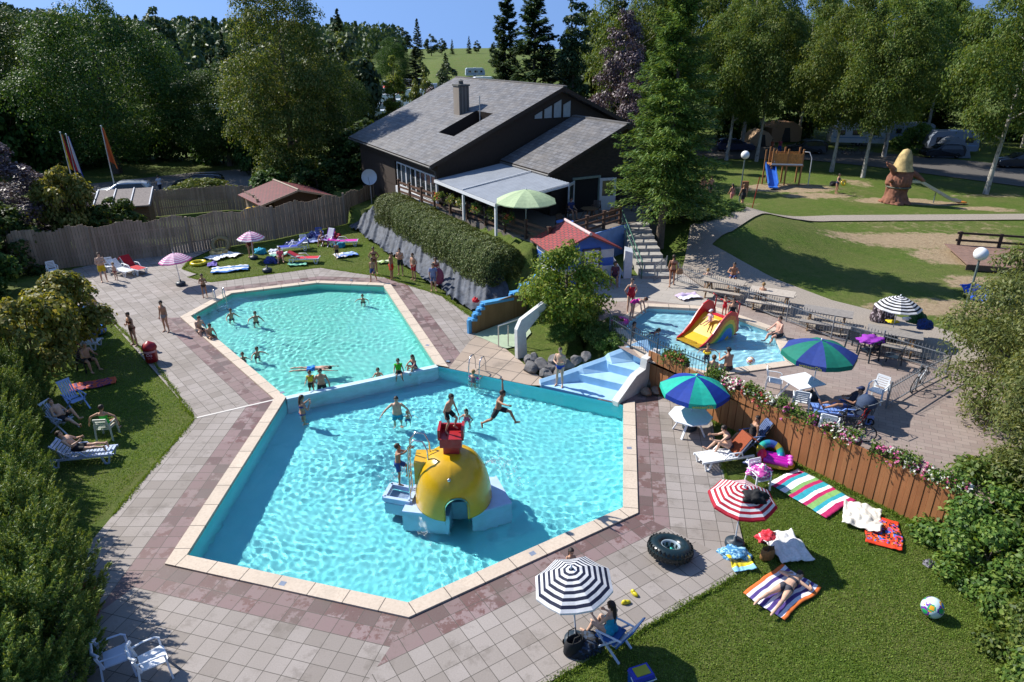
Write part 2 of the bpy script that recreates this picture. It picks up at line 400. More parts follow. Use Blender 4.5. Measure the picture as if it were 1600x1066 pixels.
# tiled deck
TS=.46
def tile_mat(name,red=2,stain=1.0,ts=TS,tint=(1,1,1)):
    t=NT(name); u=t.n('UVMap'); sp=t.n('SeparateXYZ'); t.l(u.outputs[0],sp.inputs[0])
    X=t.math('DIVIDE',sp.outputs[0],ts); Y=t.math('DIVIDE',sp.outputs[1],ts)
    fx=t.math('ABSOLUTE',t.math('SUBTRACT',t.math('FRACT',X),.5)); fy=t.math('ABSOLUTE',t.math('SUBTRACT',t.math('FRACT',Y),.5))
    grout=t.math('GREATER_THAN',t.math('MAXIMUM',fx,fy),.482)
    cb=t.n('CombineXYZ'); t.l(t.math('FLOOR',X),cb.inputs[0]); t.l(t.math('FLOOR',Y),cb.inputs[1])
    wn=t.n('TexWhiteNoise',noise_dimensions='2D'); t.l(cb.outputs[0],wn.inputs['Vector']); rv=wn.outputs['Value']
    c=t.coords('Object'); f=t.noise(c,26,6,.72); mid=t.noise(c,2.6,9,.72); big=t.noise(c,.45,3)
    T3=lambda q:tuple(a*b for a,b in zip(q,tint))
    grey=t.ramp(rv,[(0,T3((.245,.212,.188))),(.35,T3((.305,.268,.242))),(.8,T3((.33,.291,.266))),(1,T3((.355,.315,.29)))])
    rd=t.ramp(rv,[(0,(.20,.13,.128)),(.4,(.245,.165,.165)),(.75,(.275,.20,.20)),(1,(.22,.155,.155))])
    wet=t.ramp(rv,[(0,(.115,.055,.05)),(.5,(.155,.07,.063)),(1,(.13,.08,.073))])
    isred=t.math('LESS_THAN',Y,red-.003)
    # wet splashes: a shape of their own, heavier beside the pool
    wm=t.math('ADD',t.math('ADD',mid,t.math('MULTIPLY',t.math('SUBTRACT',rv,.5),.30)),t.math('MULTIPLY',t.math('SUBTRACT',1.2,Y),.035*stain))
    wmask=t.ramp(wm,[(.50,(0,0,0)),(.55,(1,1,1))])
    rd=t.mix(wmask,rd,wet)
    col=t.mix(isred,grey,rd)
    col=t.mix(t.math('MULTIPLY',t.ramp(big,[(.42,(0,0,0)),(.72,(1,1,1))]),.38),col,(.19,.165,.135))
    col=t.mix(t.math('MULTIPLY',t.ramp(f,[(.35,(1,1,1)),(.62,(0,0,0))]),.30),col,(.17,.15,.13)); st=t.noise(c,1.15,8,.74); col=t.mix(t.math('MULTIPLY',t.ramp(st,[(.54,(0,0,0)),(.64,(1,1,1))]),.42),col,(.125,.105,.085))
    col=t.mix(grout,col,(.085,.075,.062)); t.bump(t.math('ADD',f,t.math('MULTIPLY',grout,-2)),.25,.01)
    rg=t.math('SUBTRACT',.8,t.math('MULTIPLY',t.math('MULTIPLY',wmask,isred),.35)); t.l(rg,t.b.inputs['Roughness'])
    m=t.out(col,.8,Specular_IOR_Level=.35); t.l(rg,t.b.inputs['Roughness']); return m
TILE=tile_mat('deck_tiles'); TILE2=tile_mat('deck_tiles_dry',red=2,stain=-.6); BEIGE=tile_mat('deck_tiles_beige',red=0,ts=.9,tint=(1.35,1.2,1.02))
def deck(name,polys,mat,z=0.0):
    m=MB(); uvs=[]
    for poly,a,b,inv in polys:
        L=(b-a).normalized(); N=Vector((-L.y,L.x,0)); cx=sum((p for p in poly),Vector())/len(poly)
        if (cx-a).dot(N)<0: N=-N
        bm=bmesh.new(); vs=[bm.verts.new((p.x,p.y,z)) for p in poly]; f=bm.faces.new(vs)
        if f.normal.z<0 or True:
            f.normal_update()
            if f.normal.z<0: f.normal_flip()
        bmesh.ops.triangulate(bm,faces=[f]); bm.verts.index_update()
        V=[v.co.copy() for v in bm.verts]; F=[tuple(v.index for v in f.verts) for f in bm.faces]; bm.free()
        m.add(V,F)
        for f in F: uvs.append([((V[k]-a).dot(L),(V[k]-a).dot(N)) for k in f])
    o=struct(name,m,mat); uvset(o.data,uvs); return o
mo=offs(MAIN,[CW]*6); uo=offs(UPPER,[CW]*6); mo[5]=FX; uo[0]=FX
q=lambda *p:[G(*a) for a in p]
def outer(poly,i,pa): # distance of point from edge i
    a=poly[i]; b=poly[(i+1)%len(poly)]; d=(b-a).normalized(); n=Vector((d.y,-d.x,0)); return abs((pa-a).dot(n))
dl=[outer(MAIN,0,G(560,1180)),outer(MAIN,1,G(1000,985)),outer(MAIN,2,G(1150,800)),1,1,outer(MAIN,5,G(305,653))]
dl=[6,dl[1],dl[2],1,1,dl[5]]
ml=offs(MAIN,[dl[0],dl[1],dl[2],1,1,dl[5]])
fl=G(305,653)
pFA=[mo[5],mo[0],ml[0],fl]
pAB=[mo[0],mo[1],ml[1],ml[0]]; pBC=[mo[1],mo[2],ml[2],ml[1]]
pCD=[mo[2],Vector((mo[3].x,mo[3].y,0)),*q((1018,612)),G(1105,612),G(1118,690),G(1150,800),ml[2]]
deck('pool_deck',[(pFA,mo[5],mo[0],0),(pAB,mo[0],mo[1],0),(pBC,mo[1],mo[2],0),(pCD,mo[2],mo[3],0)],TILE)
# mo index of corners: 0 A 1 B 2 C 3 D 4 E 5 F ; uo: 0 F 1 E 2 J 3 I 4 H 5 G
cF,cE,cJ,cI,cH,cG=uo
pFG=[cF,cG,*q((170,498),(305,653))]
pPL=[cG,cH,*q((330,441),(293,433),(308,428),(285,420),(300,404),(335,388),(335,372),(115,420),(60,455),(170,498))]
pHI=[cH,cI,*q((500,418),(330,441))]
pIJ=[cI,cJ,*q((600,433),(500,418))]
pJE=[cJ,cE,*q((742,523),(748,503),(690,462),(600,433))]
deck('pool_deck',[(pFG,cG,cF,0),(pHI,cH,cI,0),(pIJ,cI,cJ,0),(pJE,cJ,cE,0)],TILE2)
deck('pool_plaza',[(pPL,cG,cG+(cG-cF),0)],tile_mat('plaza_tiles',red=-99,ts=.5))
pDE=[E-Vector((0,.0,0)),*q((742,523),(790,545),(835,580),(868,604)),G(846,604),E+ (D-E)*.45]
deck('pool_side_paving',[([E,cE,*q((742,523),(790,545),(835,582),(862,603)),E+(D-E)*.52],E,D,0)],BEIGE)
deck('pool_side_paving',[([D,D+(E-D)*.13,G(985,598),G(1018,598),G(1018,612),Vector((mo[3].x,mo[3].y,0))],D,E,0)],tile_mat('deck_tiles_brown',red=8,ts=.46),z=.003)
# joint strip across the deck at the left of the dividing wall
m=MB(); a=G(303,654); b=FX; m.bar(a+Vector((0,0,-.02)),b+Vector((0,0,-.02)),.09,.06); struct('deck_joint_strip',m,M('white_concrete',(.62,.58,.53),.7,.1))
# terrace paving round the paddling pool, cut round its rim
def pav_mat(name,c1,c2,c3,s=.22,ang=.45):
    t=NT(name); c=t.coords('Object'); mp=t.n('Mapping'); mp.inputs['Rotation'].default_value=(0,0,ang); t.l(c,mp.inputs[0])
    br=t.n('TexBrick',offset=.5); br.inputs['Scale'].default_value=1; br.inputs['Brick Width'].default_value=s*2; br.inputs['Row Height'].default_value=s; br.inputs['Mortar Size'].default_value=.006
    br.inputs['Color1'].default_value=(*c1,1); br.inputs['Color2'].default_value=(*c2,1); br.inputs['Mortar'].default_value=(.10,.085,.07,1); t.l(mp.outputs[0],br.inputs['Vector'])
    f=t.noise(c,1.3,5,.65); col=t.mix(t.math('MULTIPLY',t.ramp(f,[(.4,(0,0,0)),(.7,(1,1,1))]),.5),br.outputs[0],c3)
    g=t.noise(c,30,4,.7); col=t.mix(t.math('MULTIPLY',g,.3),col,(.14,.12,.10)); t.bump(t.math('ADD',g,br.outputs['Fac']),.2,.01)
    return t.out(col,.85)
PAV=pav_mat('terrace_paving',(.27,.20,.175),(.33,.26,.225),(.22,.18,.155))
ko=offs(KID,[.4]*7)
ring=[G(x,y,ZK) for x,y in ((935,512),(925,470),(930,445),(1010,430),(1065,425),(1110,458),(1200,492),(1300,522),(1400,548),(1482,572),(1550,566),(1600,640),(1590,760),(1530,800))]
fe0=Vector((13.05,15.45,ZK)); fe1=Vector((5.72,25.45,ZK))
def strip_between(inner,outer_pts,z):
    """triangulated ring: outer outline with the inner outline cut out"""
    bm=bmesh.new(); oe=[];
    def loop(ps):
        vs=[bm.verts.new((p.x,p.y,z)) for p in ps]
        return [bm.edges.new((vs[i],vs[(i+1)%len(vs)])) for i in range(len(vs))]
    ed=loop(outer_pts)+loop(inner); bmesh.ops.triangle_fill(bm,edges=ed,use_beauty=True,use_dissolve=False)
    bm.faces.ensure_lookup_table(); cen=[f for f in bm.faces if inpoly(f.calc_center_median(),inner)]
    bmesh.ops.delete(bm,geom=cen,context='FACES_ONLY'); bm.verts.index_update()
    for f in bm.faces:
        f.normal_update()
        if f.normal.z<0: f.normal_flip()
    m=MB(); m.add([v.co.copy() for v in bm.verts],[tuple(v.index for v in f.verts) for f in bm.faces]); bm.free(); return m
struct('terrace_paving',strip_between(ko,ring+[fe0,fe1,Vector((4.9,26.0,ZK)),Vector((3.6,28.3,ZK))],ZK+.004),PAV)
GRAV=pav_mat('gravel_path',(.36,.29,.23),(.37,.30,.24),(.28,.23,.18),s=.05)
def sheet(name,px,z,mat,dz=.0,drape=False):
    m=MB(); ps=[G(x,y,z) for x,y in px]
    bm=bmesh.new(); f=bm.faces.new([bm.verts.new((p.x,p.y,z+dz)) for p in ps]); f.normal_update()
    if f.normal.z<0: f.normal_flip()
    bmesh.ops.triangulate(bm,faces=[f])
    if drape:
        for _ in range(7):
            e=[e for e in bm.edges if e.calc_length()>.7]
            if not e: break
            bmesh.ops.subdivide_edges(bm,edges=e,cuts=1,use_grid_fill=False); bmesh.ops.triangulate(bm,faces=[f for f in bm.faces if len(f.verts)>3])
        for v in bm.verts: v.co.z=max(z+dz,hz(v.co.x,v.co.y)+.03)
        for f in bm.faces:
            f.normal_update()
            if f.normal.z<0: f.normal_flip()
    bm.verts.index_update()
    m.add([v.co.copy() for v in bm.verts],[tuple(v.index for v in f.verts) for f in bm.faces]); bm.free()
    return struct(name,m,mat)
sheet('slab_path',[(925,470),(930,445),(985,432),(1060,424),(1110,458),(1150,475),(1085,478),(1010,470),(960,472)],ZK,pav_mat('pale_slabs',(.40,.36,.31),(.44,.40,.35),(.33,.29,.25),s=.5),.012)
PATH=pav_mat('footpath',(.36,.31,.255),(.40,.34,.28),(.29,.25,.20),s=.06)
sheet('footpath',[(1065,425),(1075,385),(1110,383),(1150,365),(1172,345),(1140,340),(1085,316),(1068,305),(1110,305),(1170,330),(1205,341),(1300,337),(1700,334),(1700,343),(1300,346),(1245,348),(1205,352),(1180,372),(1140,394),(1110,402),(1180,425),(1300,470),(1420,500),(1490,520),(1560,560),(1482,572),(1400,548),(1300,522),(1200,492),(1110,458)],ZK,PATH,.006,True)
ROAD=pav_mat('asphalt_road',(.060,.060,.062),(.072,.070,.070),(.09,.085,.08),s=.03)
sheet('road',[(1060,232),(1130,225),(1250,232),(1350,237),(1500,250),(1700,270),(1700,298),(1600,292),(1480,276),(1380,262),(1260,250),(1130,248),(1050,258)],ZK,ROAD,.01)
sheet('car_park',[(60,330),(75,295),(300,270),(420,262),(500,262),(520,290),(400,292),(200,315),(110,340)],0,pav_mat('car_park_gravel',(.14,.13,.115),(.16,.145,.13),(.10,.095,.085),s=.05),.01)
# ================================================================ PEOPLE
SKINS={}
def skin(k):
    if k not in SKINS:
        c={0:(.58,.36,.25),1:(.47,.26,.165),2:(.36,.185,.11),3:(.60,.34,.25)}[k]
        SKINS[k]=M('skin_%d'%k,c,.5,.12,9,Specular_IOR_Level=.3)
    return SKINS[k]
CLO={}
def cloth(h):
    if h not in CLO: CLO[h]=M('fabric_'+h,hexc(h),.8,.14,18,bump=.3,bscale=60)
    return CLO[h]
def nz(v): return Vector(v).normalized()
ST=dict(A=((.16,.0,-1),(.08,.22,-1)),L=((.07,.03,-1),(.03,-.04,-1)))
def P(sp=(0,.03,1),A=None,A2=None,L=None,L2=None,face=(0,1,-.08),tilt=0,roll=0,curl=.5,fat=0,tw=0,ft=None):
    A=A or ST['A']; L=L or ST['L']
    return dict(sp=sp,A=(A,A2 or A),L=(L,L2 or L),face=face,tilt=tilt,roll=roll,curl=curl,fat=fat,tw=tw,ft=ft)
STAND=P(); 
RELAX=P(L2=((.12,.12,-1),(.02,-.1,-1)),A2=((.2,.05,-1),(.05,.35,-1)))
WALK=P(sp=(0,.06,1),L=((.05,.38,-1),(.03,.05,-1)),L2=((.05,-.2,-1),(.03,-.55,-.9)),A=((.2,-.35,-1),(.1,0,-1)),A2=((.2,.3,-1),(.05,.6,-.9)))
CROSS=P(A=((.25,.15,-1),(-.75,.75,.1)),A2=((.25,.15,-1),(-.75,.7,.25)))
HIPS=P(A=((.65,-.15,-1),(-.55,.3,-.6)),A2=((.65,-.15,-1),(-.55,.3,-.6)))
SIT=P(sp=(0,.08,1),L=((.15,1,-.08),(.03,.15,-1)),A=((.2,.3,-1),(-.1,.9,-.35)))
SITG=P(sp=(0,-.1,1),L=((.2,.9,.5),(.0,.6,-.8)),L2=((.15,.8,.62),(.02,.45,-.9)),A=((.25,.55,-.8),(-.15,.9,.05)))
SITB=P(sp=(0,.35,1),L=((.18,1,.05),(.02,.5,-.9)),A=((.2,.55,-.9),(-.25,.9,-.2)),face=(0,1,-.35))
RECL=P(sp=(0,-.75,.7),L=((.1,1,.05),(.03,1,-.12)),A=((.35,.5,-.7),(-.3,.9,.2)),face=(0,.9,.35))
LIE=P(sp=(0,0,1),L=((.12,.04,-1),(.02,-.03,-1)),A=((.3,.0,-1),(.05,.1,-1)),face=(0,1,0),tilt=-88)
PRONE=P(sp=(0,-.02,1),L=((.16,0,-1),(.10,-.03,-1)),L2=((.2,.0,-1),(.16,-.02,-1)),A=((.75,.25,.35),(-.75,.25,.6)),face=(.7,.8,.1),tilt=88,ft=(0,.2,-1))
WADE=P(sp=(0,.05,1),A=((.7,.2,-.7),(.3,.7,-.3)),A2=((.75,.1,-.7),(.35,.6,-.35)))
SWIM=P(sp=(0,.1,1),A=((.75,.5,.1),(.1,.9,.2)),L=((.15,-.3,-1),(.05,-.5,-1)),face=(0,1,.25),tilt=38)
BEND=P(sp=(0,1,.25),A=((.12,.3,-1),(0,.25,-1)),L=((.09,-.05,-1),(.04,-.08,-1)),face=(0,.7,-.7))
def person(label,loc,yaw,h=1.72,sex='m',pose=STAND,sk=1,wear=(),hair=('#2a1c12',0),anchor='low',vox=.017,group=None,cap=None,hand_to=None):
    s=h/1.75; hs=(1.75/h)**.72; fem=sex=='f'; fat=pose['fat']
    Xa=Vector((1,0,0)); sp=nz(pose['sp']); pb=(sp*.55+Vector((0,0,1))*.45).normalized() if pose['sp'][1]<.8 else (sp*.8+Vector((0,0,1))*.2).normalized()
    mb=MB(); segs=[]
    Lt=.53*s
    def tp(t):
        return pb*Lt*t+(sp-pb)*Lt*t*t*.6
    def td(t): return (tp(t+.02)-tp(t-.02)).normalized()
    rings=[(-.10,.05,.04),(-.04,.125,.085),(.04,.160,.112),(.16,.158,.110),(.34,.134,.098),(.5,.138,.105),(.68,.162,.118),(.83,.172,.104),(.93,.145,.08),(1.0,.07,.062),(1.1,.052,.054),(1.2,.05,.052)]
    vs=[];n=16
    for t,rx,ry in rings:
        if fem: rx*= 1.06 if t<.25 else (.88 if t<.6 else .89)
        f=fat*max(0,1-abs(t-.32)/.4); rx+=f*.06; ry+=f*.08
        c=tp(t); d=td(t); tw=R(pose['tw'])*max(0,t); xa=(Xa*math.cos(tw)+Vector((0,1,0))*math.sin(tw)); xa=(xa-d*xa.dot(d)).normalized(); ya=d.cross(xa)
        for k in range(n):
            a=2*math.pi*k/n; oy=f*.035+( .0)
            sg=lambda q:math.copysign(abs(q)**.85,q)
            vs.append(c+xa*rx*s*sg(math.cos(a))+ya*(ry*s*sg(math.sin(a))+oy*s))
    m=len(rings); mb.add(vs,[(i*n+k,i*n+(k+1)%n,(i+1)*n+(k+1)%n,(i+1)*n+k) for i in range(m-1) for k in range(n)]+[tuple(range(n-1,-1,-1)),tuple(range((m-1)*n,m*n))])
    dT=td(.7); tw=R(pose['tw'])*.85; xT=(Xa*math.cos(tw)+Vector((0,1,0))*math.sin(tw)); xT=(xT-dT*xT.dot(dT)).normalized(); yT=dT.cross(xT)
    segs.append(('torso',tp(-.05),tp(1.0),.15*s,.13*s))
    if fem and h>1.4:
        for sx in (-1,1): mb.ball(tp(.66)+xT*sx*.075*s+yT*.085*s,(.062*s,.055*s,.06*s),10)
    else:
        for sx in (-1,1): mb.ball(tp(.72)+xT*sx*.07*s+yT*.07*s,(.075*s,.04*s,.055*s),10)
    fing=MB()
    for i,sx in enumerate((1,-1)):
        V=lambda v:nz((v[0]*sx,v[1],v[2]))
        # leg
        th,sh=map(V,pose['L'][i][:2]); hip=Vector((sx*.088*s*(1.08 if fem else 1),0,-.01*s)); kn=hip+th*.43*s; an=kn+sh*.42*s; tk=1+fat*.25
        mb.tube([hip-th*.05*s,hip+th*.08*s,hip+th*.25*s,kn-th*.04*s,kn],[.088*s*tk,.09*s*tk,.073*s*tk,.055*s,.052*s],12)
        bk=(th-sh); bk=bk.normalized() if bk.length>.15 else Vector((0,-1,0))
        calf=sh.cross(Xa).normalized(); calf=calf if calf.y<0 else -calf
        mb.tube([kn-sh*.01*s,kn+sh*.05*s,kn+sh*.14*s+calf*.012*s,kn+sh*.27*s+calf*.004*s,an-sh*.03*s,an+sh*.02*s],[.051*s,.052*s,.057*s,.045*s,.034*s,.036*s],12)
        mb.ball(kn,.054*s,10)
        ft=pose['ft']; fd=V(ft) if ft else Vector((sx*.18,1,0))
        if not ft: fd=(fd-sh*fd.dot(sh)); fd=fd.normalized() if fd.length>.2 else Vector((0,0,-1))
        hb=an+sh*.045*s
        mb.tube([hb-fd*.065*s,hb-fd*.03*s-sh*.012*s,hb+fd*.06*s-sh*.004*s,hb+fd*.14*s+sh*.012*s,hb+fd*.185*s+sh*.018*s],[.02*s,.036*s,.04*s,.034*s,.014*s],10)
        segs+=[('thigh',hip,kn,.085*s*tk,.055*s),('shin',kn,an+sh*.08*s,.055*s,.04*s)]
        mb.ball(Vector((sx*.075*s,-.07*s,-.01*s)),(.085*s,.075*s,.09*s),10)
        # arm
        ua,fa=map(V,pose['A'][i][:2]); shd=tp(.87)+xT*sx*(.158 if fem else .175)*s; el=shd+ua*.295*s; wr=el+fa*.255*s
        mb.tube([shd-ua*.03*s,shd+ua*.05*s,shd+ua*.14*s,el-ua*.03*s,el],[.047*s,.052*s,.046*s,.038*s,.036*s],10)
        mb.tube([el-fa*.01*s,el+fa*.07*s,wr-fa*.05*s,wr],[.037*s,.04*s,.029*s,.025*s],10); mb.ball(shd,.054*s,10)
        segs+=[('uarm',shd,el,.05*s,.038*s),('farm',el,wr+fa*.1*s,.04*s,.026*s)]
        pn=Vector((-sx,0,0)); pn=pn-fa*pn.dot(fa)
        if pn.length<.35: pn=Vector((0,0,-1))-fa*fa.dot(Vector((0,0,-1)))
        pn.normalize(); sd=fa.cross(pn); 
        if sd.dot(Vector((0,1,.3)))<0: sd=-sd
        T=Matrix((sd,pn,fa)).transposed().to_4x4(); T.translation=wr+fa*.045*s
        mb.ball((0,0,0),(.041*s,.019*s,.058*s),10,0,T)
        cu=pose['curl']
        for o,l in ((.031,.072),(.011,.082),(-.010,.077),(-.030,.060)):
            p0=wr+fa*.075*s+sd*o*s; p1=p0+(fa*math.cos(cu*.5)+pn*math.sin(cu*.5)+sd*o*2)*l*.5*s; p2=p1+(fa*math.cos(cu*1.5)+pn*math.sin(cu*1.5)+sd*o*2)*l*.5*s
            fing.tube([p0,p1,p2],[.0098*s,.0092*s,.0065*s],6)
        p0=wr+fa*.025*s+sd*.03*s; p1=p0+(fa*.6+sd*.75+pn*.25)*.038*s; fing.tube([p0,p1,p1+(fa*.85+sd*.3+pn*.4)*.034*s],[.0115*s,.0105*s,.008*s],6)
    # head
    fc=nz(pose['face']); hu=(sp*.5+Vector((0,0,1))*.5) if abs(pose['tilt'])<30 else sp
    hu=(hu-fc*hu.dot(fc)).normalized(); hx=fc.cross(hu); k=s*hs
    hc=tp(1.1)+hu*.115*k+fc*.018*k; T=Matrix((hx,fc,hu)).transposed().to_4x4(); T.translation=hc
    mb.tube([tp(.98),tp(1.1),hc-hu*.03*k],[.058*s,.05*s,.052*k],10)
    mb.ball((0,-.008*k,.03*k),(.077*k,.097*k,.090*k),14,0,T); mb.ball((0,.03*k,-.052*k),(.057*k,.058*k,.062*k),12,0,T); mb.ball((0,.015*k,-.015*k),(.068*k,.075*k,.085*k),12,0,T)
    mb.ball((0,.094*k,-.022*k),(.014*k,.02*k,.022*k),8,0,T)
    for sx in (-1,1): mb.ball((sx*.078*k,-.005*k,-.008*k),(.011*k,.02*k,.032*k),8,0,T)
    segs.append(('head',hc-hu*.05*k,hc+hu*.05*k,.08*k,.09*k))
    # one skin over everything
    me=mb.mesh('tmp',[skin(sk)]); ob=bpy.data.objects.new('tmp',me); COL.objects.link(ob)
    md=ob.modifiers.new('r','REMESH'); md.mode='VOXEL'; md.voxel_size=vox*max(.75,min(1,s)); sm=ob.modifiers.new('s','SMOOTH'); sm.factor=.5; sm.iterations=3
    dg=bpy.context.evaluated_depsgraph_get(); bme=bpy.data.meshes.new_from_object(ob.evaluated_get(dg)); bpy.data.objects.remove(ob); bpy.data.meshes.remove(me)
    nv=len(bme.vertices); co=np.empty(nv*3); bme.vertices.foreach_get('co',co); co=co.reshape(-1,3); no=np.empty(nv*3); bme.vertices.foreach_get('normal',no); no=no.reshape(-1,3)
    fs=[tuple(p.vertices) for p in bme.polygons]; bpy.data.meshes.remove(bme)
    # which limb each vertex belongs to
    best=np.full(nv,1e9); who=np.zeros(nv,int); tt=np.zeros(nv)
    for j,(nm,a,b,ra,rb) in enumerate(segs):
        a=np.array(a);b=np.array(b); d=b-a; t=((co-a)@d)/(d@d); tc=np.clip(t,0,1); dd=np.linalg.norm(co-a-np.outer(tc,d),axis=1)/(ra+(rb-ra)*tc)
        q=dd<best; best[q]=dd[q]; who[q]=j; tt[q]=t[q]
    nm=np.array([x[0] for x in segs])[who]
    isT=nm=='torso'; isTh=nm=='thigh'; isU=nm=='uarm'; isF=nm=='farm'; isS=nm=='shin'
    Ti=np.array(T.inverted()); hl=(co@Ti[:3,:3].T+Ti[:3,3])/k
    rotm=Matrix.Rotation(R(pose['roll']),4,'Y')@Matrix.Rotation(-R(pose['tilt']),4,'X'); RM=np.array(rotm)[:3,:3]
    allz=(co@RM.T)
    if anchor=='low':
        z0=allz[:,2].min(); lowm=allz[:,2]<z0+.06; off=np.array([allz[lowm,0].mean(),allz[lowm,1].mean(),z0+.008])
    elif anchor=='seat': off=np.array([0,0,-.115*s])
    elif anchor=='mid': off=np.array([allz[:,0].mean(),allz[:,1].mean(),allz[:,2].min()+.01])
    else: off=np.zeros(3)
    tr=lambda c:(np.asarray(c)@RM.T)-off
    b=MB(); b.add(tr(co).tolist(),fs,0,True); b.add(tr(np.array(fing.v)).tolist(),fing.f,0,True)
    ey=MB()
    for sx in (-1,1): ey.ball((sx*.030*k,.078*k,.006*k),(.0135*k,.010*k,.007*k),8,1,T); ey.ball((sx*.030*k,.0825*k,.026*k),(.019*k,.007*k,.0045*k),6,1,T)
    ey.ball((0,.084*k,-.060*k),(.022*k,.008*k,.006*k),8,2,T)
    for mi in (1,2):
        ff=[f for f,q in zip(ey.f,ey.mi) if q==mi]; b.add(tr(np.array([tuple(v) for v in ey.v])).tolist(),ff,mi,True)
    o=b.build('person',[skin(sk),M('eye_dark',(.05,.035,.03),.3),M('lips',(.42,.16,.13),.5)],loc=loc,rz=yaw)
    me=o.data; bm=bmesh.new(); bm.from_mesh(me); bmesh.ops.delete(bm,geom=[v for v in bm.verts if not v.link_faces],context='VERTS'); bm.to_mesh(me); bm.free()
    tag(o,label,'person',group)
    def shell(name,mask,th,mat,extra=None):
        keep=[f for f in fs if sum(mask[i] for i in f)>=3]
        if not keep and not extra: return
        q=MB(); us=sorted({i for f in keep for i in f}); mp={i:j for j,i in enumerate(us)}
        cc=co[us]+no[us]*(th if np.isscalar(th) else th[us][:,None])
        q.add(tr(cc).tolist(),[tuple(mp[i] for i in f) for f in keep],0,True)
        if extra: q.add(tr(np.array([tuple(v) for v in extra.v])).tolist(),extra.f,0,True)
        q.build(name,mat,parent=o)
    for wname,wc in wear:
        if wname=='trunks': shell('swim_trunks',(isT&(tt<.2))|(isTh&(tt<.68)),.006+.016*np.where(isTh,np.clip(tt*1.4,0,1),0),cloth(wc))
        elif wname=='briefs': shell('swim_briefs',(isT&(tt<.16))|(isTh&(tt<.1)),.006,cloth(wc))
        elif wname=='bikini':
            shell('bikini_briefs',(isT&(tt<.13))|(isTh&(tt<.07)),.006,cloth(wc)); shell('bikini_top',(isT&(tt>.56)&(tt<(.74))),.007,cloth(wc))
        elif wname=='suit': shell('swimsuit',(isT&(tt<.8))|(isTh&(tt<.06)),.006,cloth(wc))
        elif wname=='vest': shell('swim_vest',(isT&(tt>.3)&(tt<.97))|(isU&(tt<.12)),.035*s,cloth(wc))
        elif wname=='shirt': shell('shirt',(isT&(tt>.0)&(tt<.97))|(isU&(tt<.6))|(isTh&(tt<.08)),.016,cloth(wc))
        elif wname=='dress': shell('dress',(isT&(tt<.9))|(isTh&(tt<.8)),.012+.02*np.where(isTh,np.clip(tt,0,1),0),cloth(wc))
        elif wname=='trousers': shell('trousers',(isT&(tt<.2))|isTh|(isS&(tt<.85)),.014,cloth(wc))
        elif wname=='armband':
            for sg in (1,-1): shell('swim_armband',isU&(tt>.3)&(tt<.85)&(co[:,0]*sg>0),.03*s,cloth(wc))
        elif wname=='ring':
            q=MB(); q.torus(tuple(tp(.42)),.21*s,.075*s,20,8); q2=MB(); q2.add(tr(np.array([tuple(v) for v in q.v])).tolist(),q.f,0,True); q2.build('swim_ring',cloth(wc),parent=o)
    if hair:
        hc_,hl_=hair; hz_=hl[:,2]; hy=hl[:,1]
        mask=(nm=='head')|((nm=='torso')&(tt>1.0)); mask&=((hz_>.055)&(hy<.075))|((hy<.03)&(hz_>.0)&(np.abs(hl[:,0])>.0)&(hy<.03))|((hy<-.02)&(hz_>-.055-.05*min(1,hl_)))
        th=.010*k+.008*k*(np.sin(hl[:,0]*90+hl[:,1]*60)*.5+.5)
        ex=None
        if hl_>.3:
            ex=MB(); L=.12+.22*hl_; back=-fc*.075*k; p0=hc+back+hu*.0*k; dn=(-dT if abs(pose['tilt'])>30 or pose['sp'][1]>.5 else Vector((0,0,-1)))
            pts=[hc+back*.7+hu*.06*k,hc+back*1.15-hu*.03*k,tp(1.0)-yT*.085*s,tp(1.0)-yT*.1*s+dn*L*s*.6,tp(1.0)-yT*.1*s+dn*L*s]
            ex.tube(pts,[.05*k,.07*k,.065*k,.05*k,.02*k],9,flat=.55)
        shell('hair',mask,th,M('hair_'+hc_,hexc(hc_),.6,.3,40),ex)
    if cap:
        q=MB(); q.ball((0,-.008*k,.055*k),(.088*k,.108*k,.075*k),14,0,T); q.ball((0,.10*k,.055*k),(.066*k,.075*k,.012*k),10,0,T)
        q2=MB(); q2.add(tr(np.array([tuple(v) for v in q.v])).tolist(),q.f,0,True); q2.build('cap',cloth(cap),parent=o)
    return o
# ================================================================ VEGETATION
def leafmat(name,c1,c2,c3=None,trans=.35,gl=.25):
    t=NT(name); g=t.n('NewGeometry'); oi=t.n('ObjectInfo')
    st=[(0,c1),(.55,c2),(1,c3 or c2)]
    col=t.ramp(g.outputs['Random Per Island'],st)
    hs=t.n('HueSaturation'); t.l(col,hs.inputs['Color']); t.l(t.math('ADD',.485,t.math('MULTIPLY',oi.outputs['Random'],.03)),hs.inputs['Hue']); t.l(t.math('ADD',.82,t.math('MULTIPLY',oi.outputs['Random'],.36)),hs.inputs['Value'])
    col=hs.outputs[0]
    t.l(col,t.b.inputs['Base Color']); t.b.inputs['Roughness'].default_value=.5; t.b.inputs['Specular IOR Level'].default_value=gl
    tr=t.n('BsdfTranslucent'); tc=t.n('Mix',data_type='RGBA',blend_type='MULTIPLY'); tc.inputs[0].default_value=1; t.l(col,tc.inputs[6]); tc.inputs[7].default_value=(1.5,1.35,.55,1); t.l(tc.outputs[2],tr.inputs[0])
    mx=t.n('MixShader'); mx.inputs[0].default_value=trans; t.l(t.b.outputs[0],mx.inputs[1]); t.l(tr.outputs[0],mx.inputs[2])
    t.l(mx.outputs[0],t.t.nodes['Material Output'].inputs['Surface']); return t.m
